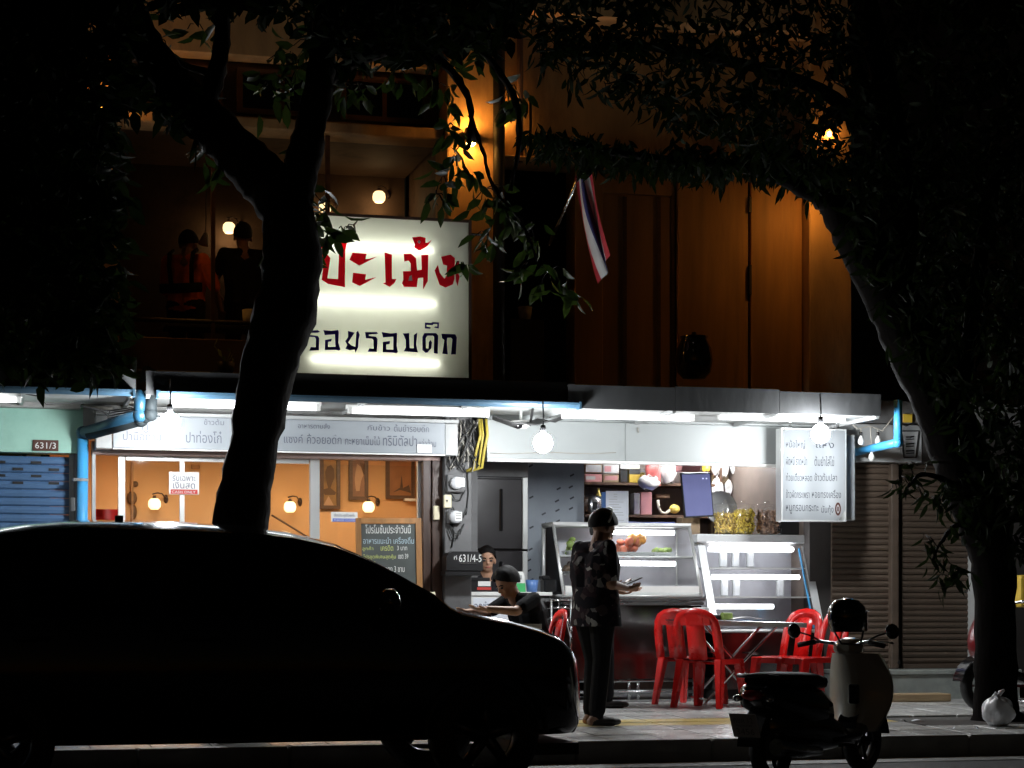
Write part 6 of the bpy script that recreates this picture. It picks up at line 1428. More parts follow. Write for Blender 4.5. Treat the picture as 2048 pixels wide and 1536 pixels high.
# ================================================================== PARKED CAR
YCAR = -5.55
def build_car():
    XC = lambda px: X(px, YCAR); ZC = lambda px, py: Z(px, py, YCAR)
    st_ = [(-250,None,.72,.40,.66,.35),(-243,None,.95,.70,.80,.27),(-205,None,1.18,.60,.86,.31),(-120,None,1.52,.585,.875,.31)]
    px_top = [(-40,1064),(5,1052),(50,1046),(120,1041),(200,1039.5),(350,1043),(480,1051),(560,1060),(640,1079),(700,1107),(760,1142),(820,1181),(850,1210),(870,1220),(900,1227),(960,1239),(1020,1254),(1060,1268),(1080,1282),(1095,1302),(1106,1328),(1115,1358),(1121,1388),(1125,1418)]
    stations = []
    for px, _, zt, wt, w, zb in st_: stations.append([XC(px), zt, wt, w, zb, min(zt-.05, 1.0)])
    for px, py in px_top:
        zt = ZC(px, py); x = XC(px); hood = max(0, min(1, (px-640)/215)); wt = .59+.10*hood; w = .885
        zbelt = .985 if px < 640 else .985 + (min(.985, zt-.045)-.985)*hood
        zb = .31
        nose = {1020:(.67,.865),1060:(.62,.81),1080:(.56,.75),1095:(.50,.68),1106:(.43,.60),1115:(.35,.50),1121:(.27,.40),1125:(.17,.28)}.get(px)
        if nose: wt, w = nose; zb = .31
        stations.append([x, zt, wt, w, zb, min(zbelt, zt-.03)])
    stations.sort()
    t = thing('parked_car', 'dark high-roofed hatchback parked at the kerb in front of the shops', 'car', (0, YCAR, 0))
    def ring(s):
        x, zt, wt, w, zb, zl = s
        h = [(0,zb),(w*.78,zb),(w*.95,zb+.06),(w*.985,zb+(zl-zb)*.32),(w,zb+(zl-zb)*.58),(w*.985,zb+(zl-zb)*.85),(w*.95,zl),(wt+(w*.95-wt)*.42,zl+(zt-zl)*.52),(wt+.02,zl+(zt-zl)*.86),(wt*.90,zl+(zt-zl)*.90-.006),(wt*.55,zt-.022-(zt-zl)*.012),(0,zt)]
        return h
    mb = MB(); rows = []
    for s in stations:
        h = ring(s); full = [(y, z) for y, z in h] + [(-y, z) for y, z in h[-2:0:-1]]
        rows.append([mb.v((s[0], YCAR+y, z)) for y, z in full])
    for a, b in zip(rows, rows[1:]):
        n = len(a); [mb.f([a[k],a[(k+1)%n],b[(k+1)%n],b[k]], True) for k in range(n)]
    mb.f(rows[0]); mb.f(rows[-1])
    mb.build('body', 'car_paint', t)
    def side(x, k):
        for a, b in zip(stations, stations[1:]):
            if a[0] <= x <= b[0]:
                q = (x-a[0])/(b[0]-a[0]); s = [a[i]+(b[i]-a[i])*q for i in range(6)]; h = ring(s)
                i0 = int(math.floor(k)); f = k-i0; i1 = min(i0+1, len(h)-1); return Vector((x, h[i0][0]+(h[i1][0]-h[i0][0])*f, h[i0][1]+(h[i1][1]-h[i0][1])*f))
    def patch(x0, x1, k0, k1, sgn, name, m, off=.006, nx=10, nk=5, cut0=0, cut1=0):
        mb = MB()
        def fn(u, v):
            xa = x0+cut0*v; xb = x1-cut1*v; p = side(xa+(xb-xa)*u, k0+(k1-k0)*v); return Vector((p.x, YCAR+sgn*(p.y+off), p.z))
        mb.grid(fn, nx, nk); return mb.build(name, m, t)
    for sgn in (-1, 1):
        patch(XC(40), XC(290), 6.15, 8.3, sgn, 'rear_side_window', 'car_glass', cut0=.12)
        patch(XC(305), XC(560), 6.15, 8.3, sgn, 'front_side_window', 'car_glass')
        patch(XC(572), XC(760), 6.2, 8.0, sgn, 'quarter_window', 'car_glass', cut1=.28)
        patch(XC(-190), XC(20), 6.2, 8.2, sgn, 'cargo_window', 'car_glass', cut0=.2)
        for x0, x1 in ((XC(-20), XC(296)), (XC(300), XC(700))):
            d = patch(x0+.02, x1-.02, 2.6, 5.95, sgn, 'door', 'car_paint', off=.004)
            mb = MB(); hx = x0+.12; p = side(hx+.1, 5.2); yy = YCAR+sgn*(p.y+.03)
            mb.tube([(hx, yy-sgn*.02, p.z), (hx+.03, yy, p.z), (hx+.17, yy, p.z), (hx+.2, yy-sgn*.02, p.z)], .011, 8); mb.build('handle', 'car_trim', d)
        p = side(XC(705), 6.0); m_ = MB(); c = Vector((XC(712), YCAR+sgn*(p.y+.14), 1.10))
        m_.lathe([(0,-.05),(.07,-.045),(.105,0),(.10,.05),(.06,.075),(0,.08)], c, 16, Euler((0,R(80),0)).to_matrix() @ Matrix.Diagonal((.85,1.15,1))); mr = m_.build('wing_mirror', 'car_paint', t)
        m_ = MB(); m_.tube([c+Vector((0,-sgn*.04,-.04)), Vector((c.x-.02, YCAR+sgn*(p.y-.02), 1.03))], .025, 6); m_.build('mirror_arm', 'car_trim', mr)
        patch(XC(1062), XC(1110), 6.1, 8.9, sgn, 'headlight', 'lamp_chrome', off=.004, nx=8)
        patch(XC(1090), XC(1112), 2.6, 3.6, sgn, 'fog_lamp', 'lamp_chrome', off=.004, nx=6)
    mb = MB(); xs = [XC(655)+(XC(845)-XC(655))*i/8 for i in range(9)]
    rows = []
    for x in xs:
        row = []
        for k in range(-8, 9):
            p = side(x, 11-abs(k)/8*1.9); row.append(mb.v((p.x+.004, YCAR+(p.y if k >= 0 else -p.y), p.z+.006)))
        rows.append(row)
    for a, b in zip(rows, rows[1:]): [mb.f([a[k],a[k+1],b[k+1],b[k]], True) for k in range(16)]
    mb.build('windscreen', 'car_glass', t)
    zc = ZC(620, 1071)
    mb = MB(); mb.box(XC(230), XC(246), YCAR-.02, YCAR+.02, ZC(238,1041)-.01, ZC(238,1041)+.03); mb.bevel(.01) if False else None; mb.build('roof_antenna', 'car_trim', t)
    # wheels
    wheels = []
    for wx in (XC(-10), XC(905)):
        for sgn in (-1, 1):
            c = Vector((wx, YCAR+sgn*.80, .325)); rot = Matrix.Rotation(R(90)*(-sgn)*-1, 3, 'X')
            w = thing('wheel', None, None, tuple(c)); attach(w, t)
            mb = MB(); mb.lathe([(.20,-.10),(.29,-.105),(.322,-.08),(.325,0),(.322,.08),(.29,.105),(.20,.10)], c, 32, Matrix.Rotation(R(90),3,'X')); mb.build('tyre', 'rubber', w)
            mb = MB(); mb.lathe([(.205,-.09),(.215,-.10),(.20,-.085),(.19,0),(.20,.085),(.215,.10),(.205,.09)], c, 32, Matrix.Rotation(R(90),3,'X'))
            for k in range(5):
                a = 2*math.pi*k/5+.3; d = Vector((math.cos(a), 0, math.sin(a))); q = c+Vector((0, sgn*.075, 0)); mb.tube([q, q+d*.2], [.04,.028], 6)
            mb.cyl(c+Vector((0,sgn*.04,0)), c+Vector((0,sgn*.1,0)), .05); mb.build('rim', 'rim_metal', w)
            mb = MB(); mb.lathe([(.36,-.03),(.385,-.02),(.385,.02),(.36,.03)], Vector((wx, YCAR+sgn*.872, .325)), 28, Matrix.Rotation(R(90),3,'X'))
            bmesh.ops.delete(mb.bm, geom=[v for v in mb.bm.verts if v.co.z < .27], context='VERTS'); mb.build('wheel_arch', 'car_trim', t)
    mb = MB(); mb.box(XC(990), XC(1095), YCAR-.7, YCAR+.7, .19, .26); mb.build('air_dam', 'car_trim', t)
    mb = MB(); mb.box(XC(1116), XC(1128), YCAR-.26, YCAR+.26, .42, .53); mb.bevel(.004); mb.build('number_plate', 'plate_white', t)
    for sgn in (-1,1):
        mb = MB(); mb.box(XC(80), XC(800), YCAR+sgn*.80-.04, YCAR+sgn*.80+.04, .30, .34); mb.bevel(.01); mb.build('sill', 'car_trim', t)
    mb = MB(); mb.box(XC(-248), XC(-215), YCAR-.7, YCAR+.7, .33, .60); mb.bevel(.03, 2); mb.build('rear_bumper', 'car_trim', t)
    return t
build_car()

# ================================================================== SCOOTERS
def build_scooter(label, loc, rz, body='scooter_cream', trim='black_gloss', plate=True, rimm='black'):
    t = thing('scooter', label, 'scooter', (0,0,0)); L = lambda mb, nm, m, par=None: localpart(mb, nm, m, par or t)
    for x, nm in ((-.60,'rear'), (.64,'front')):
        w = thing('wheel', None, None, (0,0,0)); w.parent = t; WM[w.name] = Matrix()
        c = Vector((x, 0, .225))
        mb = MB(); mb.lathe([(.145,-.04),(.19,-.05),(.22,-.035),(.226,0),(.22,.035),(.19,.05),(.145,.04)], c, 28, Matrix.Rotation(R(90),3,'X')); L(mb, 'tyre', 'rubber', w)
        mb = MB(); mb.lathe([(.148,-.035),(.152,-.038),(.135,-.02),(.135,.02),(.152,.038),(.148,.035)], c, 28, Matrix.Rotation(R(90),3,'X'))
        for k in range(5):
            a = 2*math.pi*k/5; mb.tube([c, c+Vector((.14*math.cos(a),0,.14*math.sin(a)))], .014, 6)
        mb.cyl(c+Vector((0,-.05,0)), c+Vector((0,.05,0)), .035); L(mb, 'rim', rimm, w)
    def loft(secs, nm, m, seg=14, p=2.6):
        mb = MB(); rows = []
        for x, zc, hw, hh in secs:
            r = []
            for k in range(seg):
                a = 2*math.pi*k/seg; ca, sa = math.cos(a), math.sin(a); r.append(mb.v((x, hw*math.copysign(abs(ca)**(2/p), ca), zc+hh*math.copysign(abs(sa)**(2/p), sa))))
            rows.append(r)
        for a, b in zip(rows, rows[1:]): [mb.f([a[k],a[(k+1)%seg],b[(k+1)%seg],b[k]], True) for k in range(seg)]
        mb.f(rows[0]); mb.f(rows[-1]); return L(mb, nm, m)
    loft([(-.86,.60,.05,.045),(-.82,.59,.12,.09),(-.6,.55,.165,.13),(-.35,.50,.175,.16),(-.12,.47,.165,.17),(.0,.44,.14,.15)], 'body_shell', trim)
    loft([(-.80,.70,.09,.03),(-.7,.70,.14,.05),(-.45,.695,.15,.055),(-.2,.685,.135,.055),(-.02,.67,.10,.045),(.04,.65,.06,.03)], 'seat', 'rubber')
    loft([(-.05,.27,.17,.045),(.1,.27,.185,.045),(.3,.28,.185,.05),(.42,.32,.17,.05)], 'floorboard', trim)
    loft([(-.70,.36,.05,.10),(-.6,.37,.13,.15),(-.35,.36,.165,.17),(-.1,.34,.17,.16),(.05,.31,.175,.12),(.25,.25,.17,.05)], 'side_cover', trim)
    # leg shield: inner face cream, curved plate
    def ls(u, v, o=0):
        y = (-1+2*u); w = .12+.13*math.sin(math.pi*min(1,(.12+.72*v)))*1.0; zz = .30+.56*v; xx = .43+.10*math.sin(math.pi*v*.9)-.02*v  - .12*(1-y*y)+.08+o; return Vector((xx, y*w, zz))
    mb = MB(); mb.grid(lambda u, v: ls(u, v), 11, 12); mb.grid(lambda u, v: ls(u, v, .022), 11, 12); L(mb, 'leg_shield', body)
    mb = MB(); mb.grid(lambda u, v: ls(u, v, .024)+Vector((.13*(1-(2*u-1)**2)+.03*math.sin(math.pi*v)*(1-(2*u-1)**2),0,0)), 11, 12); mb.grid(lambda u, v: ls(u, v, .05)+Vector((.16*(1-(2*u-1)**2)+.05*math.sin(math.pi*v)*(1-(2*u-1)**2),0,0)), 11, 12); L(mb, 'front_fairing', body)
    mb = MB(); mb.box(.395, .43, -.10, -.02, .50, .64); mb.bevel(.01); L(mb, 'glove_pocket', trim)
    mb = MB(); mb.grid(lambda u, v: Vector((.64+.27*math.cos(.15+2.5*u)*1.0, (v-.5)*.15, .225+.27*math.sin(.15+2.5*u))), 14, 5); mb.grid(lambda u, v: Vector((.64+.262*math.cos(.15+2.5*u), (v-.5)*.145, .225+.262*math.sin(.15+2.5*u))), 14, 5); L(mb, 'front_mudguard', trim)
    for s in (-1,1):
        mb = MB(); mb.tube([(.64, s*.07, .225), (.56, s*.06, .55), (.48, s*.03, .82)], .02, 8); L(mb, 'fork', 'rim_metal')
    loft([(.36,.90,.05,.03),(.39,.905,.10,.055),(.46,.91,.105,.065),(.52,.90,.08,.05),(.545,.895,.04,.03)], 'headset', body)
    mb = MB(); mb.ball((.53,0,.895), (.035,.065,.045), 14, 8); L(mb, 'headlight', 'lamp_chrome')
    mb = MB(); mb.tube([(.33,-.34,.92),(.36,-.2,.945),(.41,-.08,.93),(.41,.08,.93),(.36,.2,.945),(.33,.34,.92)], .013, 8); L(mb, 'handlebar', 'steel')
    for s in (-1,1):
        mb = MB(); mb.tube([(.325,s*.35,.918),(.35,s*.22,.942)], .019, 10); L(mb, 'grip', 'rubber')
        mb = MB(); mb.tube([(.40,s*.20,.95),(.44,s*.30,.945),(.42,s*.37,.935)], .007, 6); L(mb, 'brake_lever', 'steel')
        mb = MB(); mb.tube([(.37,s*.19,.95),(.36,s*.28,.99),(.36,s*.36,1.01)], .007, 6); mr = L(mb, 'mirror_stalk', 'black')
        mb = MB(); mb.lathe([(0,-.012),(.045,-.010),(.056,0),(.05,.01),(0,.012)], (.35,s*.40,1.02), 16, Matrix.Rotation(R(85),3,'Y')); L(mb, 'mirror', 'black_gloss', mr)
    mb = MB(); mb.ball((-.845,0,.60), (.04,.085,.04), 14, 8); L(mb, 'tail_light', 'tail_red')
    for s in (-1,1):
        mb = MB(); mb.ball((-.83,s*.13,.575), (.03,.03,.025), 10, 6); L(mb, 'indicator', 'lamp_chrome')
    mb = MB(); mb.tube([(-.72,.13,.72),(-.84,.11,.73),(-.88,0,.73),(-.84,-.11,.73),(-.72,-.13,.72)], .014, 8); L(mb, 'grab_rail', 'rim_metal')
    mb = MB(); mb.grid(lambda u, v: Vector((-.60-.30*math.cos(.1+1.5*u), (v-.5)*.17, .225+.30*math.sin(.1+1.5*u))), 10, 4); L(mb, 'rear_mudguard', 'black')
    if plate:
        rot = Euler((0, R(-22), 0)).to_matrix(); c = Vector((-.935, 0, .40))
        mb = MB(); mb.obox(c, (.004,.105,.086), rot); mb.bevel(.003); p = L(mb, 'number_plate', 'plate_white')
        fr = lambda a, b: c + rot @ Vector((-.006, -a, b))
        mb = MB(); mb.text('กขค 12', -.075, .075, .02, .06, 0, frame=fr); mb.text('กรุงเทพ', -.06, .06, -.012, .008, 0, frame=fr); mb.text('3456', -.07, .07, -.065, -.02, 0, frame=fr); L(mb, 'lettering', 'trim_grey', p)
    mb = MB(); mb.tube([(-.25,-.17,.2),(-.55,-.19,.22),(-.85,-.19,.26)], [.03,.05,.055], 12); L(mb, 'exhaust', 'steel')
    mb = MB(); mb.box(-.75, -.3, -.05, .10, .16, .34); mb.bevel(.03, 2); L(mb, 'engine_case', 'pillar_grey')
    mb = MB(); mb.tube([(-.12,.12,.20),(-.22,.24,.012)], .012, 8); L(mb, 'side_stand', 'steel')
    t.location = loc; t.rotation_euler = (0,0,rz); WM[t.name] = Matrix.Translation(loc) @ Matrix.Rotation(rz,4,'Z'); return t
ysc = -6.0
sc1 = build_scooter('cream and black scooter with a white plate parked by the kerb at right', (X(1634, ysc), ysc, 0), R(36)); sc1.scale = (.91,.91,.91)
# helmet hung on the far mirror/handlebar
mb = MB()
def helmet(c, rz, label):
    t = thing('helmet', label, 'helmet', tuple(c)); m = Matrix.Rotation(rz, 3, 'Z')
    mb = MB(); mb.lathe([(.105,-.09),(.122,-.04),(.128,.02),(.115,.075),(.075,.115),(0,.132)], c, 24, m @ Matrix.Diagonal((1.1,.95,1))); mb.build('shell', 'black_gloss', t)
    mb = MB(); mb.lathe([(.10,-.088),(.113,-.04),(.118,.02),(.105,.07),(.07,.105),(0,.12)], c, 20, m @ Matrix.Diagonal((1.1,.95,1))); mb.build('lining', 'cloth_dark', t)
    mb = MB(); mb.grid(lambda u, v: Vector(c) + m @ Vector((.148*math.cos(-1.2+2.4*u)+.0, .128*math.sin(-1.2+2.4*u), .045-.13*v)), 14, 5); mb.build('visor', 'visor', t)
    mb = MB(); mb.tube([Vector(c)+m @ Vector((.02,.11,-.085)), Vector(c)+m @ Vector((.05,.07,-.17)), Vector(c)+m @ Vector((.05,-.07,-.17)), Vector(c)+m @ Vector((.02,-.11,-.085))], .007, 6); mb.build('strap', 'cable', t)
    mb = MB(); mb.grid(lambda u, v: Vector(c) + m @ Vector((.13+.06*v*(1-(2*u-1)**2), (2*u-1)*.09, .05-.01*v)), 8, 3); mb.build('peak', 'black_gloss', t)
    return t
helmet(W(1694, 1236, ysc+.12), R(35), 'glossy black open-face helmet hung on the handlebar of the cream scooter')
ysb = -2.3
sc2 = build_scooter('dark red scooter with pale wheel rims standing behind the right tree', (X(2040, ysb)+.27, ysb, gz(ysb)), R(185), body='wine_dark', trim='black_gloss', plate=False, rimm='plate_white')
mb = MB(); mb.box(X(2036,-1.4), X(2100,-1.4), -1.45, -1.15, Z(2040,1215,-1.4), Z(2040,1150,-1.4)); mb.bevel(.03, 2); tag(mb.build('delivery_box', 'tin_yellow'), 'yellow box beyond the right tree at the edge of the picture', 'box')
mb = MB(); mb.cyl((X(2068,-1.3), -1.3, gz(-1.3)), (X(2068,-1.3), -1.3, Z(2040,1216,-1.4)), .03); mb.lathe([(0,0),(.18,0),(.18,.03),(0,.04)], (X(2068,-1.3), -1.3, gz(-1.3)), 14); tag(mb.build('box_stand', 'steel'), 'post carrying the yellow box at the right edge', 'stand')
# rubbish bag, plank, litter
yb_ = -3.75; c = W(1996, 1452, yb_); c.z = gz(yb_)
t = thing('rubbish_bag', 'knotted translucent white rubbish bag at the foot of the right tree', 'rubbish bag', tuple(c))
mb = MB(); mb.grid(lambda u, v: c + Vector(((.125+.010*math.sin(3*6.283*u+9*v)+.010*math.sin(5*6.283*u-6*v)+.005*math.sin(9*6.283*u+14*v))*math.cos(6.283*u)*math.sin(math.pi*(.04+.93*v))**.75, (.11+.012*math.sin(4*6.283*u+7*v)+.006*math.sin(7*6.283*u-11*v))*math.sin(6.283*u)*math.sin(math.pi*(.04+.93*v))**.75, .112-.112*math.cos(math.pi*(.03+.94*v))+.008*math.sin(4*6.283*u+11*v))), 40, 18, True); mb.build('sack', 'bag_plastic', t)
mb = MB(); k = c+Vector((0,0,.222)); mb.ball(k, (.022,.02,.02), 8, 6); mb.tube([k, k+Vector((.02,0,.04)), k+Vector((.05,-.01,.06))], [.012,.02,.008], 6); mb.tube([k, k+Vector((-.02,0,.03)), k+Vector((-.05,.01,.0))], [.012,.018,.006], 6); mb.build('knot', 'bag_plastic', t)
mb = MB(); x0 = X(1762,-.75); mb.box(x0, X(1892,-.75), -.86, -.60, gz(-.7)+.002, gz(-.7)+.075); mb.bevel(.008); tag(mb.build('wooden_plank', 'wood_pale'), 'thick wooden plank lying before the grey marble step', 'plank')
for i, (px, py) in enumerate(((1836,1452),(1808,1449),(1957,1467),(2000,1468),(1905,1462))):
    y = -3.05 if i < 2 else -3.9; 
    p = W(px, py, y); p.z = gz(y)-(.008 if abs(y+3.05) < .4 else -.004); mb = MB(); r_ = (.055,.03,.03,.035,.02)[i]
    mb.grid(lambda u, v: p+Vector(((u-.5)*2*r_, (v-.5)*1.3*r_*math.sin(math.pi*(.15+.7*u)), .012*math.sin(3*u+i))), 6, 4)
    tag(mb.build('paper_scrap', 'paper'), ('largest pale paper scrap on the soil of the tree pit','small paper scrap at the left tip of the tree pit','left scrap on the kerb below the rubbish bag','right scrap on the kerb below the rubbish bag','tiny scrap between the tree pit and the kerb')[i], 'paper scrap', 'paper scraps around the tree pit')
# Thai flag on a slanted pole
yfl = -.75
t = thing('flag', 'drooping red white and blue striped flag on a slanted pole before the dark opening', 'flag', tuple(W(1105, 475, yfl)))
mb = MB(); a, b = W(1098, 490, yfl+.35), W(1172, 322, yfl-.35); mb.tube([a, b], .013, 8); mb.build('pole', 'steel', t)
mb = MB(); nu, nv = 24, 15
top = [W(1150,352,yfl-.2), W(1176,322,yfl-.33)]
g = []
for i in range(nu):
    q = i/(nu-1); row = []
    for j in range(nv):
        r = j/(nv-1)                                  # across the stripes
        base = Vector(top[0]).lerp(top[1], r); dn = 1.02*q
        row.append(mb.v(base + Vector((.13*q + .12*q*q*(1-r*.5) + (r-.5)*.10*q*(1-q) + .022*math.sin(8*r+4*q), .06*math.sin(9*r+2*q)*(.3+q), -dn*(.92-.10*r) - .02*math.sin(6*q)))))
    g.append(row)
for i in range(nu-1):
    for j in range(nv-1):
        r = (j+.5)/(nv-1); mb.mi = 0 if (r < 1/6 or r > 5/6) else (1 if (r < 2/6 or r > 4/6) else 2)
        mb.f([g[i][j], g[i+1][j], g[i+1][j+1], g[i][j+1]], True)
mb.build('cloth', ['flag_red','flag_white','flag_blue'], t)
# ================================================================== STREET TREES
def smooth_path(pts, n=6):
    out = []
    for i in range(len(pts)-1):
        p0, p1, p2, p3 = pts[max(i-1,0)], pts[i], pts[i+1], pts[min(i+2,len(pts)-1)]
        for k in range(n):
            t = k/n; out.append(tuple(.5*((2*b)+(-a+c)*t+(2*a-5*b+4*c-d)*t*t+(-a+3*b-3*c+d)*t**3) for a,b,c,d in zip(p0,p1,p2,p3)))
    out.append(pts[-1]); return out
def limb(path, seg=14, wob=.07, seed=1):
    """path: (px, py, Y, width px)"""
    q = random.Random(seed); mb = MB(); sp = smooth_path(path)
    pts = [W(a, b, y) for a, b, y, w in sp]; rs = [max(.006, w/2/scl(a, y))*(1+q.uniform(-wob, wob)) for a, b, y, w in sp]
    mb.tube(pts, rs, seg)
    for v in mb.bm.verts: v.co += Vector((q.gauss(0,1), q.gauss(0,1), q.gauss(0,.6)))*.006
    return mb
def leaf_geo(mb, p, axis, nrm, ln, wd, bend):
    ax = axis.normalized(); sd = ax.cross(nrm).normalized(); nn = sd.cross(ax)
    def pt(u, s): return p + ax*ln*u + nn*(-bend*ln*u*u) + sd*s*wd*.5*math.sin(math.pi*min(1,.06+u*.94))**.8 + nn*abs(s)*wd*.16
    a = mb.v(pt(0,0)); l1, c1, r1 = mb.v(pt(.33,1)), mb.v(pt(.36,0)), mb.v(pt(.33,-1)); l2, c2, r2 = mb.v(pt(.7,.95)), mb.v(pt(.7,0)), mb.v(pt(.7,-.95)); e = mb.v(pt(1,0))
    for q in ((a,c1,l1),(a,r1,c1),(l1,c1,c2,l2),(c1,r1,r2,c2),(l2,c2,e),(c2,r2,e)): mb.f(list(q), True)
def leaf_protos(n, ln, wd, seed, lm):
    q = random.Random(seed); out = []
    for i in range(n):
        mb = MB(); leaf_geo(mb, Vector((0,0,0)), Vector((0,0,-1)), Vector((0,-1,0)), ln*q.uniform(.75,1.25), wd*q.uniform(.8,1.2), q.uniform(.05,.4))
        o = mb.build('leaf', lm[i % 2], None, normals=False, recenter=False); out.append(o.data); bpy.data.objects.remove(o)
    return out
def inside(poly, x, y):
    c = False; j = len(poly)-1
    for i in range(len(poly)):
        if (poly[i][1] > y) != (poly[j][1] > y) and x < (poly[j][0]-poly[i][0])*(y-poly[i][1])/(poly[j][1]-poly[i][1])+poly[i][0]: c = not c
        j = i
    return c
def rot_droop(q, droop):
    a = Vector((q.gauss(0,1), q.gauss(0,.8), q.gauss(0,.5)-droop)).normalized(); return a
def foliage(root, regions, clumps, ln, wd, seed, maxleaf=300, lm=('leaf_a','leaf_b')):
    q = random.Random(seed); mb = MB(); tw = MB(); cnt = 0
    for poly, n, y0, y1, droop in regions:
        xs = [p[0] for p in poly]; ys = [p[1] for p in poly]; k = 0; tries = 0
        while k < n and tries < n*30:
            tries += 1; px, py = q.uniform(min(xs), max(xs)), q.uniform(min(ys), max(ys))
            if not inside(poly, px, py): continue
            Y = q.uniform(y0, y1); p = W(px, py, Y); m = q.randint(3, 6)
            for _ in range(m):
                ax = rot_droop(q, droop); mb.mi = q.randint(2, 3)  # crown masses take the shade-darkened leaf colours
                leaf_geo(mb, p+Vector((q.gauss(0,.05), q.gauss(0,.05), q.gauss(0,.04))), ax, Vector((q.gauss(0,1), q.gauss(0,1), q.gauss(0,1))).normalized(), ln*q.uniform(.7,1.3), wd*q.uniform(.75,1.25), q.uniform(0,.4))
            k += m
    protos = leaf_protos(6, ln, wd, seed, lm)
    for px, py, Y, r, n, droop in clumps:
        c = W(px, py, Y); rr = r/scl(px, Y)
        hub = c + Vector((q.uniform(-.3,.3)*rr, .15, rr*.9))
        for _ in range(n):
            d = Vector((q.gauss(0,.55), q.gauss(0,.4), q.gauss(0,.5)))*rr; p = c+d; ax = (rot_droop(q, droop)+d*1.2/max(rr,.01)*.35).normalized()
            if q.random() < .3: tw.tube([hub.lerp(p,.2), hub.lerp(p,.6)+Vector((0,0,.02)), p], .004, 4)
            if cnt < maxleaf:
                cnt += 1; o = bpy.data.objects.new('leaf', q.choice(protos)); COL.objects.link(o); o.location = p
                z = -ax; y = Vector((q.gauss(0,1), q.gauss(0,1), q.gauss(0,.6))); x = y.cross(z).normalized(); y = z.cross(x)
                o.rotation_euler = Matrix((x, y, z)).transposed().to_euler(); attach(o, root)
            else:
                mb.mi = q.randint(0,1); leaf_geo(mb, p, ax, Vector((q.gauss(0,1), q.gauss(0,1), q.gauss(0,1))).normalized(), ln*q.uniform(.7,1.3), wd*q.uniform(.75,1.25), q.uniform(0,.4))
    if len(tw.bm.verts): tag(tw.build('twigs', 'bark', root), kind='stuff')
    tag(mb.build('crown', list(lm)+['leaf_shaded_c','leaf_shaded_d'], root, normals=False), kind='stuff')

YL_ = -3.85
tl_ = thing('street_tree', 'black forked tree trunk rising behind the parked car with broad leaves over the billboard', 'tree', (X(478, YL_), YL_, gz(YL_)))
limb([(470,1500,YL_,150),(478,1400,YL_,118),(481,1200,YL_,106),(482,1040,YL_,108),(506,900,YL_,98),(536,740,YL_,108),(574,610,YL_-.05,124),(584,500,YL_-.1,116),(568,400,YL_-.1,104)], 18, seed=3).build('trunk', 'bark', tl_)
limb([(568,430,YL_-.1,90),(530,365,YL_-.1,100),(470,300,YL_-.1,96),(405,232,YL_,84),(345,165,YL_+.1,74),(292,85,YL_+.1,66),(240,-20,YL_+.2,56),(200,-120,YL_+.2,44)], 14, seed=4).build('limb', 'bark', tl_)
limb([(575,420,YL_-.1,84),(602,340,YL_-.05,72),(622,250,YL_,64),(640,160,YL_,58),(652,50,YL_,52),(664,-80,YL_,44)], 14, seed=5).build('limb', 'bark', tl_)
limb([(400,232,YL_,44),(432,150,YL_+.1,38),(445,70,YL_+.2,32),(438,-30,YL_+.3,24)], 10, seed=6).build('branch', 'bark', tl_)
limb([(640,170,YL_,34),(720,120,YL_+.2,26),(820,95,YL_+.3,22),(900,140,YL_+.4,16),(940,210,YL_+.4,12),(935,300,YL_+.4,8)], 8, seed=7).build('branch', 'bark', tl_)
limb([(820,95,YL_+.3,18),(930,80,YL_+.3,15),(1010,160,YL_+.3,12),(1040,260,YL_+.3,9),(1020,380,YL_+.3,7)], 8, seed=8).build('branch', 'bark', tl_)
limb([(940,230,YL_+.4,8),(965,300,YL_+.4,7),(990,380,YL_+.4,6),(1040,440,YL_+.4,6),(1075,520,YL_+.4,5)], 6, seed=9).build('branch', 'bark', tl_)
limb([(430,150,YL_+.1,16),(350,120,YL_+.2,13),(290,60,YL_+.2,9)], 6, seed=10).build('branch', 'bark', tl_)
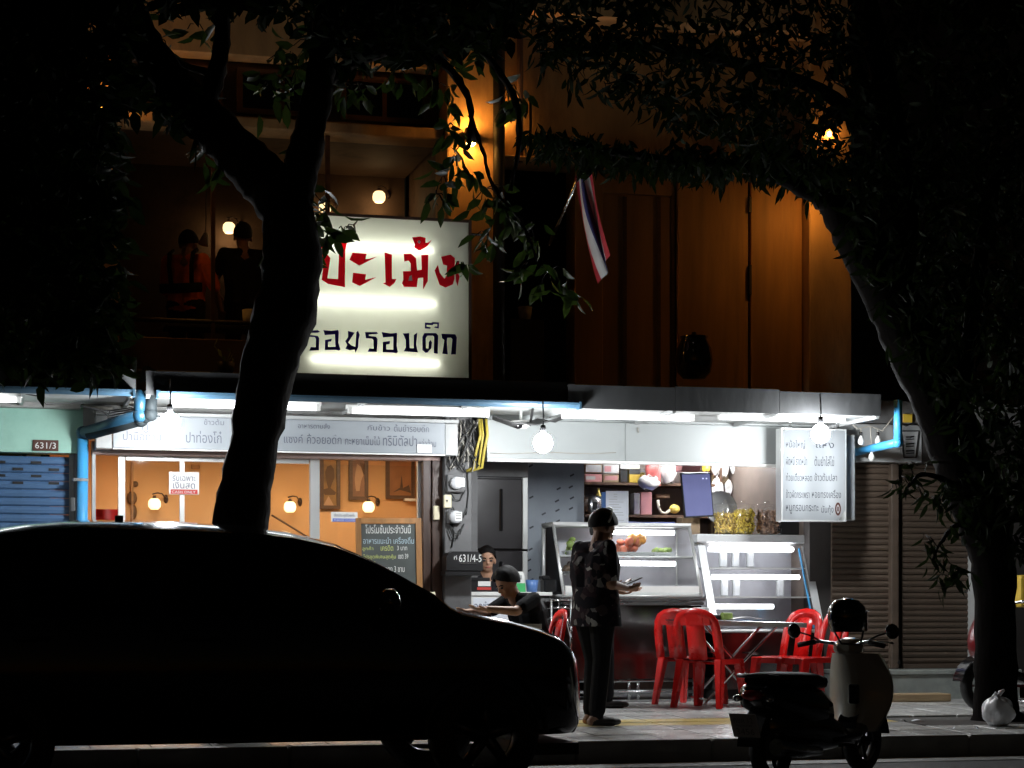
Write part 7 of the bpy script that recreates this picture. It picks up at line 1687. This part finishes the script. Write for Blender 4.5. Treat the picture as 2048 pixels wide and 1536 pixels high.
foliage(tl_, [
    ([(-60,-40),(250,-40),(285,60),(255,20),(235,120),(300,190),(230,225),(190,180),(232,260),(228,420),(232,600),(215,745),(-60,745)], 2600, -4.6, -3.0, .6),
    ([(140,-40),(238,-40),(236,740),(140,740)], 900, -4.4, -2.6, .6),
    ([(240,-60),(660,-60),(640,20),(500,12),(420,25),(300,14),(262,8)], 420, -4.6, -3.2, .5),
    ([(640,-60),(1060,-60),(1040,60),(985,85),(900,70),(830,130),(740,95),(660,140),(625,90)], 1000, -4.4, -3.0, .6),
    ([(240,110),(360,150),(420,215),(430,300),(330,215),(300,190)], 160, -4.1, -3.6, .6),
  ], [(575,130,-3.6,46,18,.4),(550,175,-3.6,40,16,.5),(600,150,-3.5,36,10,.5),(620,95,-3.6,34,10,.4),(690,175,-3.6,30,10,.6),(720,180,-3.5,26,8,.6),(800,150,-3.4,40,12,.5),(860,150,-3.4,40,16,.7),(900,190,-3.4,32,12,.9),
      (905,265,-3.4,24,10,1.2),(912,320,-3.4,28,14,1.3),(895,365,-3.4,26,12,1.2),(880,395,-3.4,20,8,1),(935,350,-3.4,20,8,1.2),(1030,190,-3.4,34,12,1),(1040,230,-3.4,24,8,1.1),(985,395,-3.4,30,12,1.1),(1010,430,-3.4,36,16,1),(985,480,-3.4,28,12,1.1),
      (1060,470,-3.4,32,12,1),(1060,540,-3.4,30,12,1.1),(1100,560,-3.4,32,12,1.1),(1140,585,-3.4,22,8,.9),(930,530,-3.4,16,6,.9),(300,40,-3.6,34,10,.3),(330,95,-3.6,36,10,.3),(390,60,-3.6,30,8,.4),(660,450,-3.75,22,7,1.1),(690,470,-3.75,20,4,1.2),(655,470,-3.8,16,4,1.1),
      (600,400,-3.7,60,60,.8),(570,340,-3.7,40,24,.8),(590,480,-3.7,50,30,1),(430,330,-3.8,50,20,.6),(700,60,-3.4,70,40,.5),(800,50,-3.3,70,40,.5),(940,60,-3.3,60,40,.6),(950,110,-3.3,30,12,.8)], .16, .07, 21)

YR2 = -3.1
tr_ = thing('street_tree', 'dark leaning tree at right with drooping narrow leaves in front of the brown shutter', 'tree', (X(1992, YR2), YR2, gz(YR2)))
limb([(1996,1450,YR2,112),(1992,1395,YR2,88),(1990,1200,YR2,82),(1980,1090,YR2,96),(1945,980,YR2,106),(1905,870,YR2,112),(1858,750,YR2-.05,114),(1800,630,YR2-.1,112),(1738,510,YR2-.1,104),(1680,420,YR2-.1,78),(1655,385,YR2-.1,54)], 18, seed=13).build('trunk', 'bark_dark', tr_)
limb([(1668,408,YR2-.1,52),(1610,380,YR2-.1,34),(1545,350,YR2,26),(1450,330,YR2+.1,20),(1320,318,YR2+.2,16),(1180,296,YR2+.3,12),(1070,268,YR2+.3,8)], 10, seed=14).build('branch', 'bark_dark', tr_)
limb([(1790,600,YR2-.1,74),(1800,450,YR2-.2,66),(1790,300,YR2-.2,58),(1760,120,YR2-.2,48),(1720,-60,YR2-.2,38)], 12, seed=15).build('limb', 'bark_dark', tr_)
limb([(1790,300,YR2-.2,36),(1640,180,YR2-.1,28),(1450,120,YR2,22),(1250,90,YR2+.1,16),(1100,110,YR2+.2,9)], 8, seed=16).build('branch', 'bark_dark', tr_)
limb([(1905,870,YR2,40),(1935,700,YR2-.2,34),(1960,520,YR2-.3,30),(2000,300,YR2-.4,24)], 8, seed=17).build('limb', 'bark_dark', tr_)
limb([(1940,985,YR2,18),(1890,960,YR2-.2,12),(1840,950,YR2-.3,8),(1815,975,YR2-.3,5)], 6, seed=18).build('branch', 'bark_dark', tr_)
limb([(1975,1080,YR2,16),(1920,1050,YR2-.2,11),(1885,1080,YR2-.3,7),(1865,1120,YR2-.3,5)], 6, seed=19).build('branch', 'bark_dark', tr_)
foliage(tr_, [
    ([(1010,-60),(2110,-60),(2110,330),(1690,400),(1560,335),(1350,235),(1280,185),(1170,135),(1065,105),(1075,60),(1030,30)], 4700, -4.2, -2.2, .9),
    ([(1640,330),(2110,300),(2110,960),(1985,1060),(1925,900),(1870,790),(1800,690),(1740,560),(1690,440)], 3600, -4.0, -2.4, .9),
    ([(1060,262),(1150,275),(1300,295),(1450,300),(1600,290),(1660,330),(1640,372),(1500,338),(1400,345),(1250,330),(1150,305),(1060,285)], 1000, -3.4, -2.5, 1.6),
    ([(2030,980),(2110,900),(2110,1110),(2030,1110)], 220, -3.6, -2.6, .9),
    ([(1890,900),(1990,1030),(1965,1090),(1930,1060),(1880,1010)], 160, -3.6, -2.8, .9),
  ], [(1085,285,-2.7,26,14,1.8),(1130,300,-2.7,26,14,1.8),(1190,315,-2.7,28,14,1.8),(1250,330,-2.7,28,14,1.8),(1310,325,-2.7,28,12,1.8),(1380,335,-2.7,28,12,1.8),(1450,325,-2.7,26,12,1.8),(1090,120,-2.6,30,10,1.6),(1150,150,-2.6,30,9,1.7),(1210,175,-2.6,30,9,1.7),(1280,205,-2.6,32,9,1.7),(1350,240,-2.6,30,9,1.7),
      (1630,340,-2.7,34,16,1.7),(1680,360,-2.7,30,12,1.7),(1820,965,-3.3,20,9,1.2),(1850,985,-3.3,22,10,1.3),(1880,1010,-3.3,24,10,1.3),(1800,970,-3.3,12,5,1),(1870,1085,-3.3,24,10,1.2),(1895,1120,-3.3,26,14,1.3),(1925,1150,-3.3,26,12,1.4),(1860,1110,-3.3,18,6,1.1),(1880,1165,-3.3,16,6,1.4),(1875,580,-3.6,40,16,.9),(1920,540,-3.6,40,14,.9),(1960,610,-3.6,36,12,.9),(1830,940,-3.2,16,6,.8)], .14, .043, 33, lm=('leaf_shaded_c','leaf_shaded_d'))
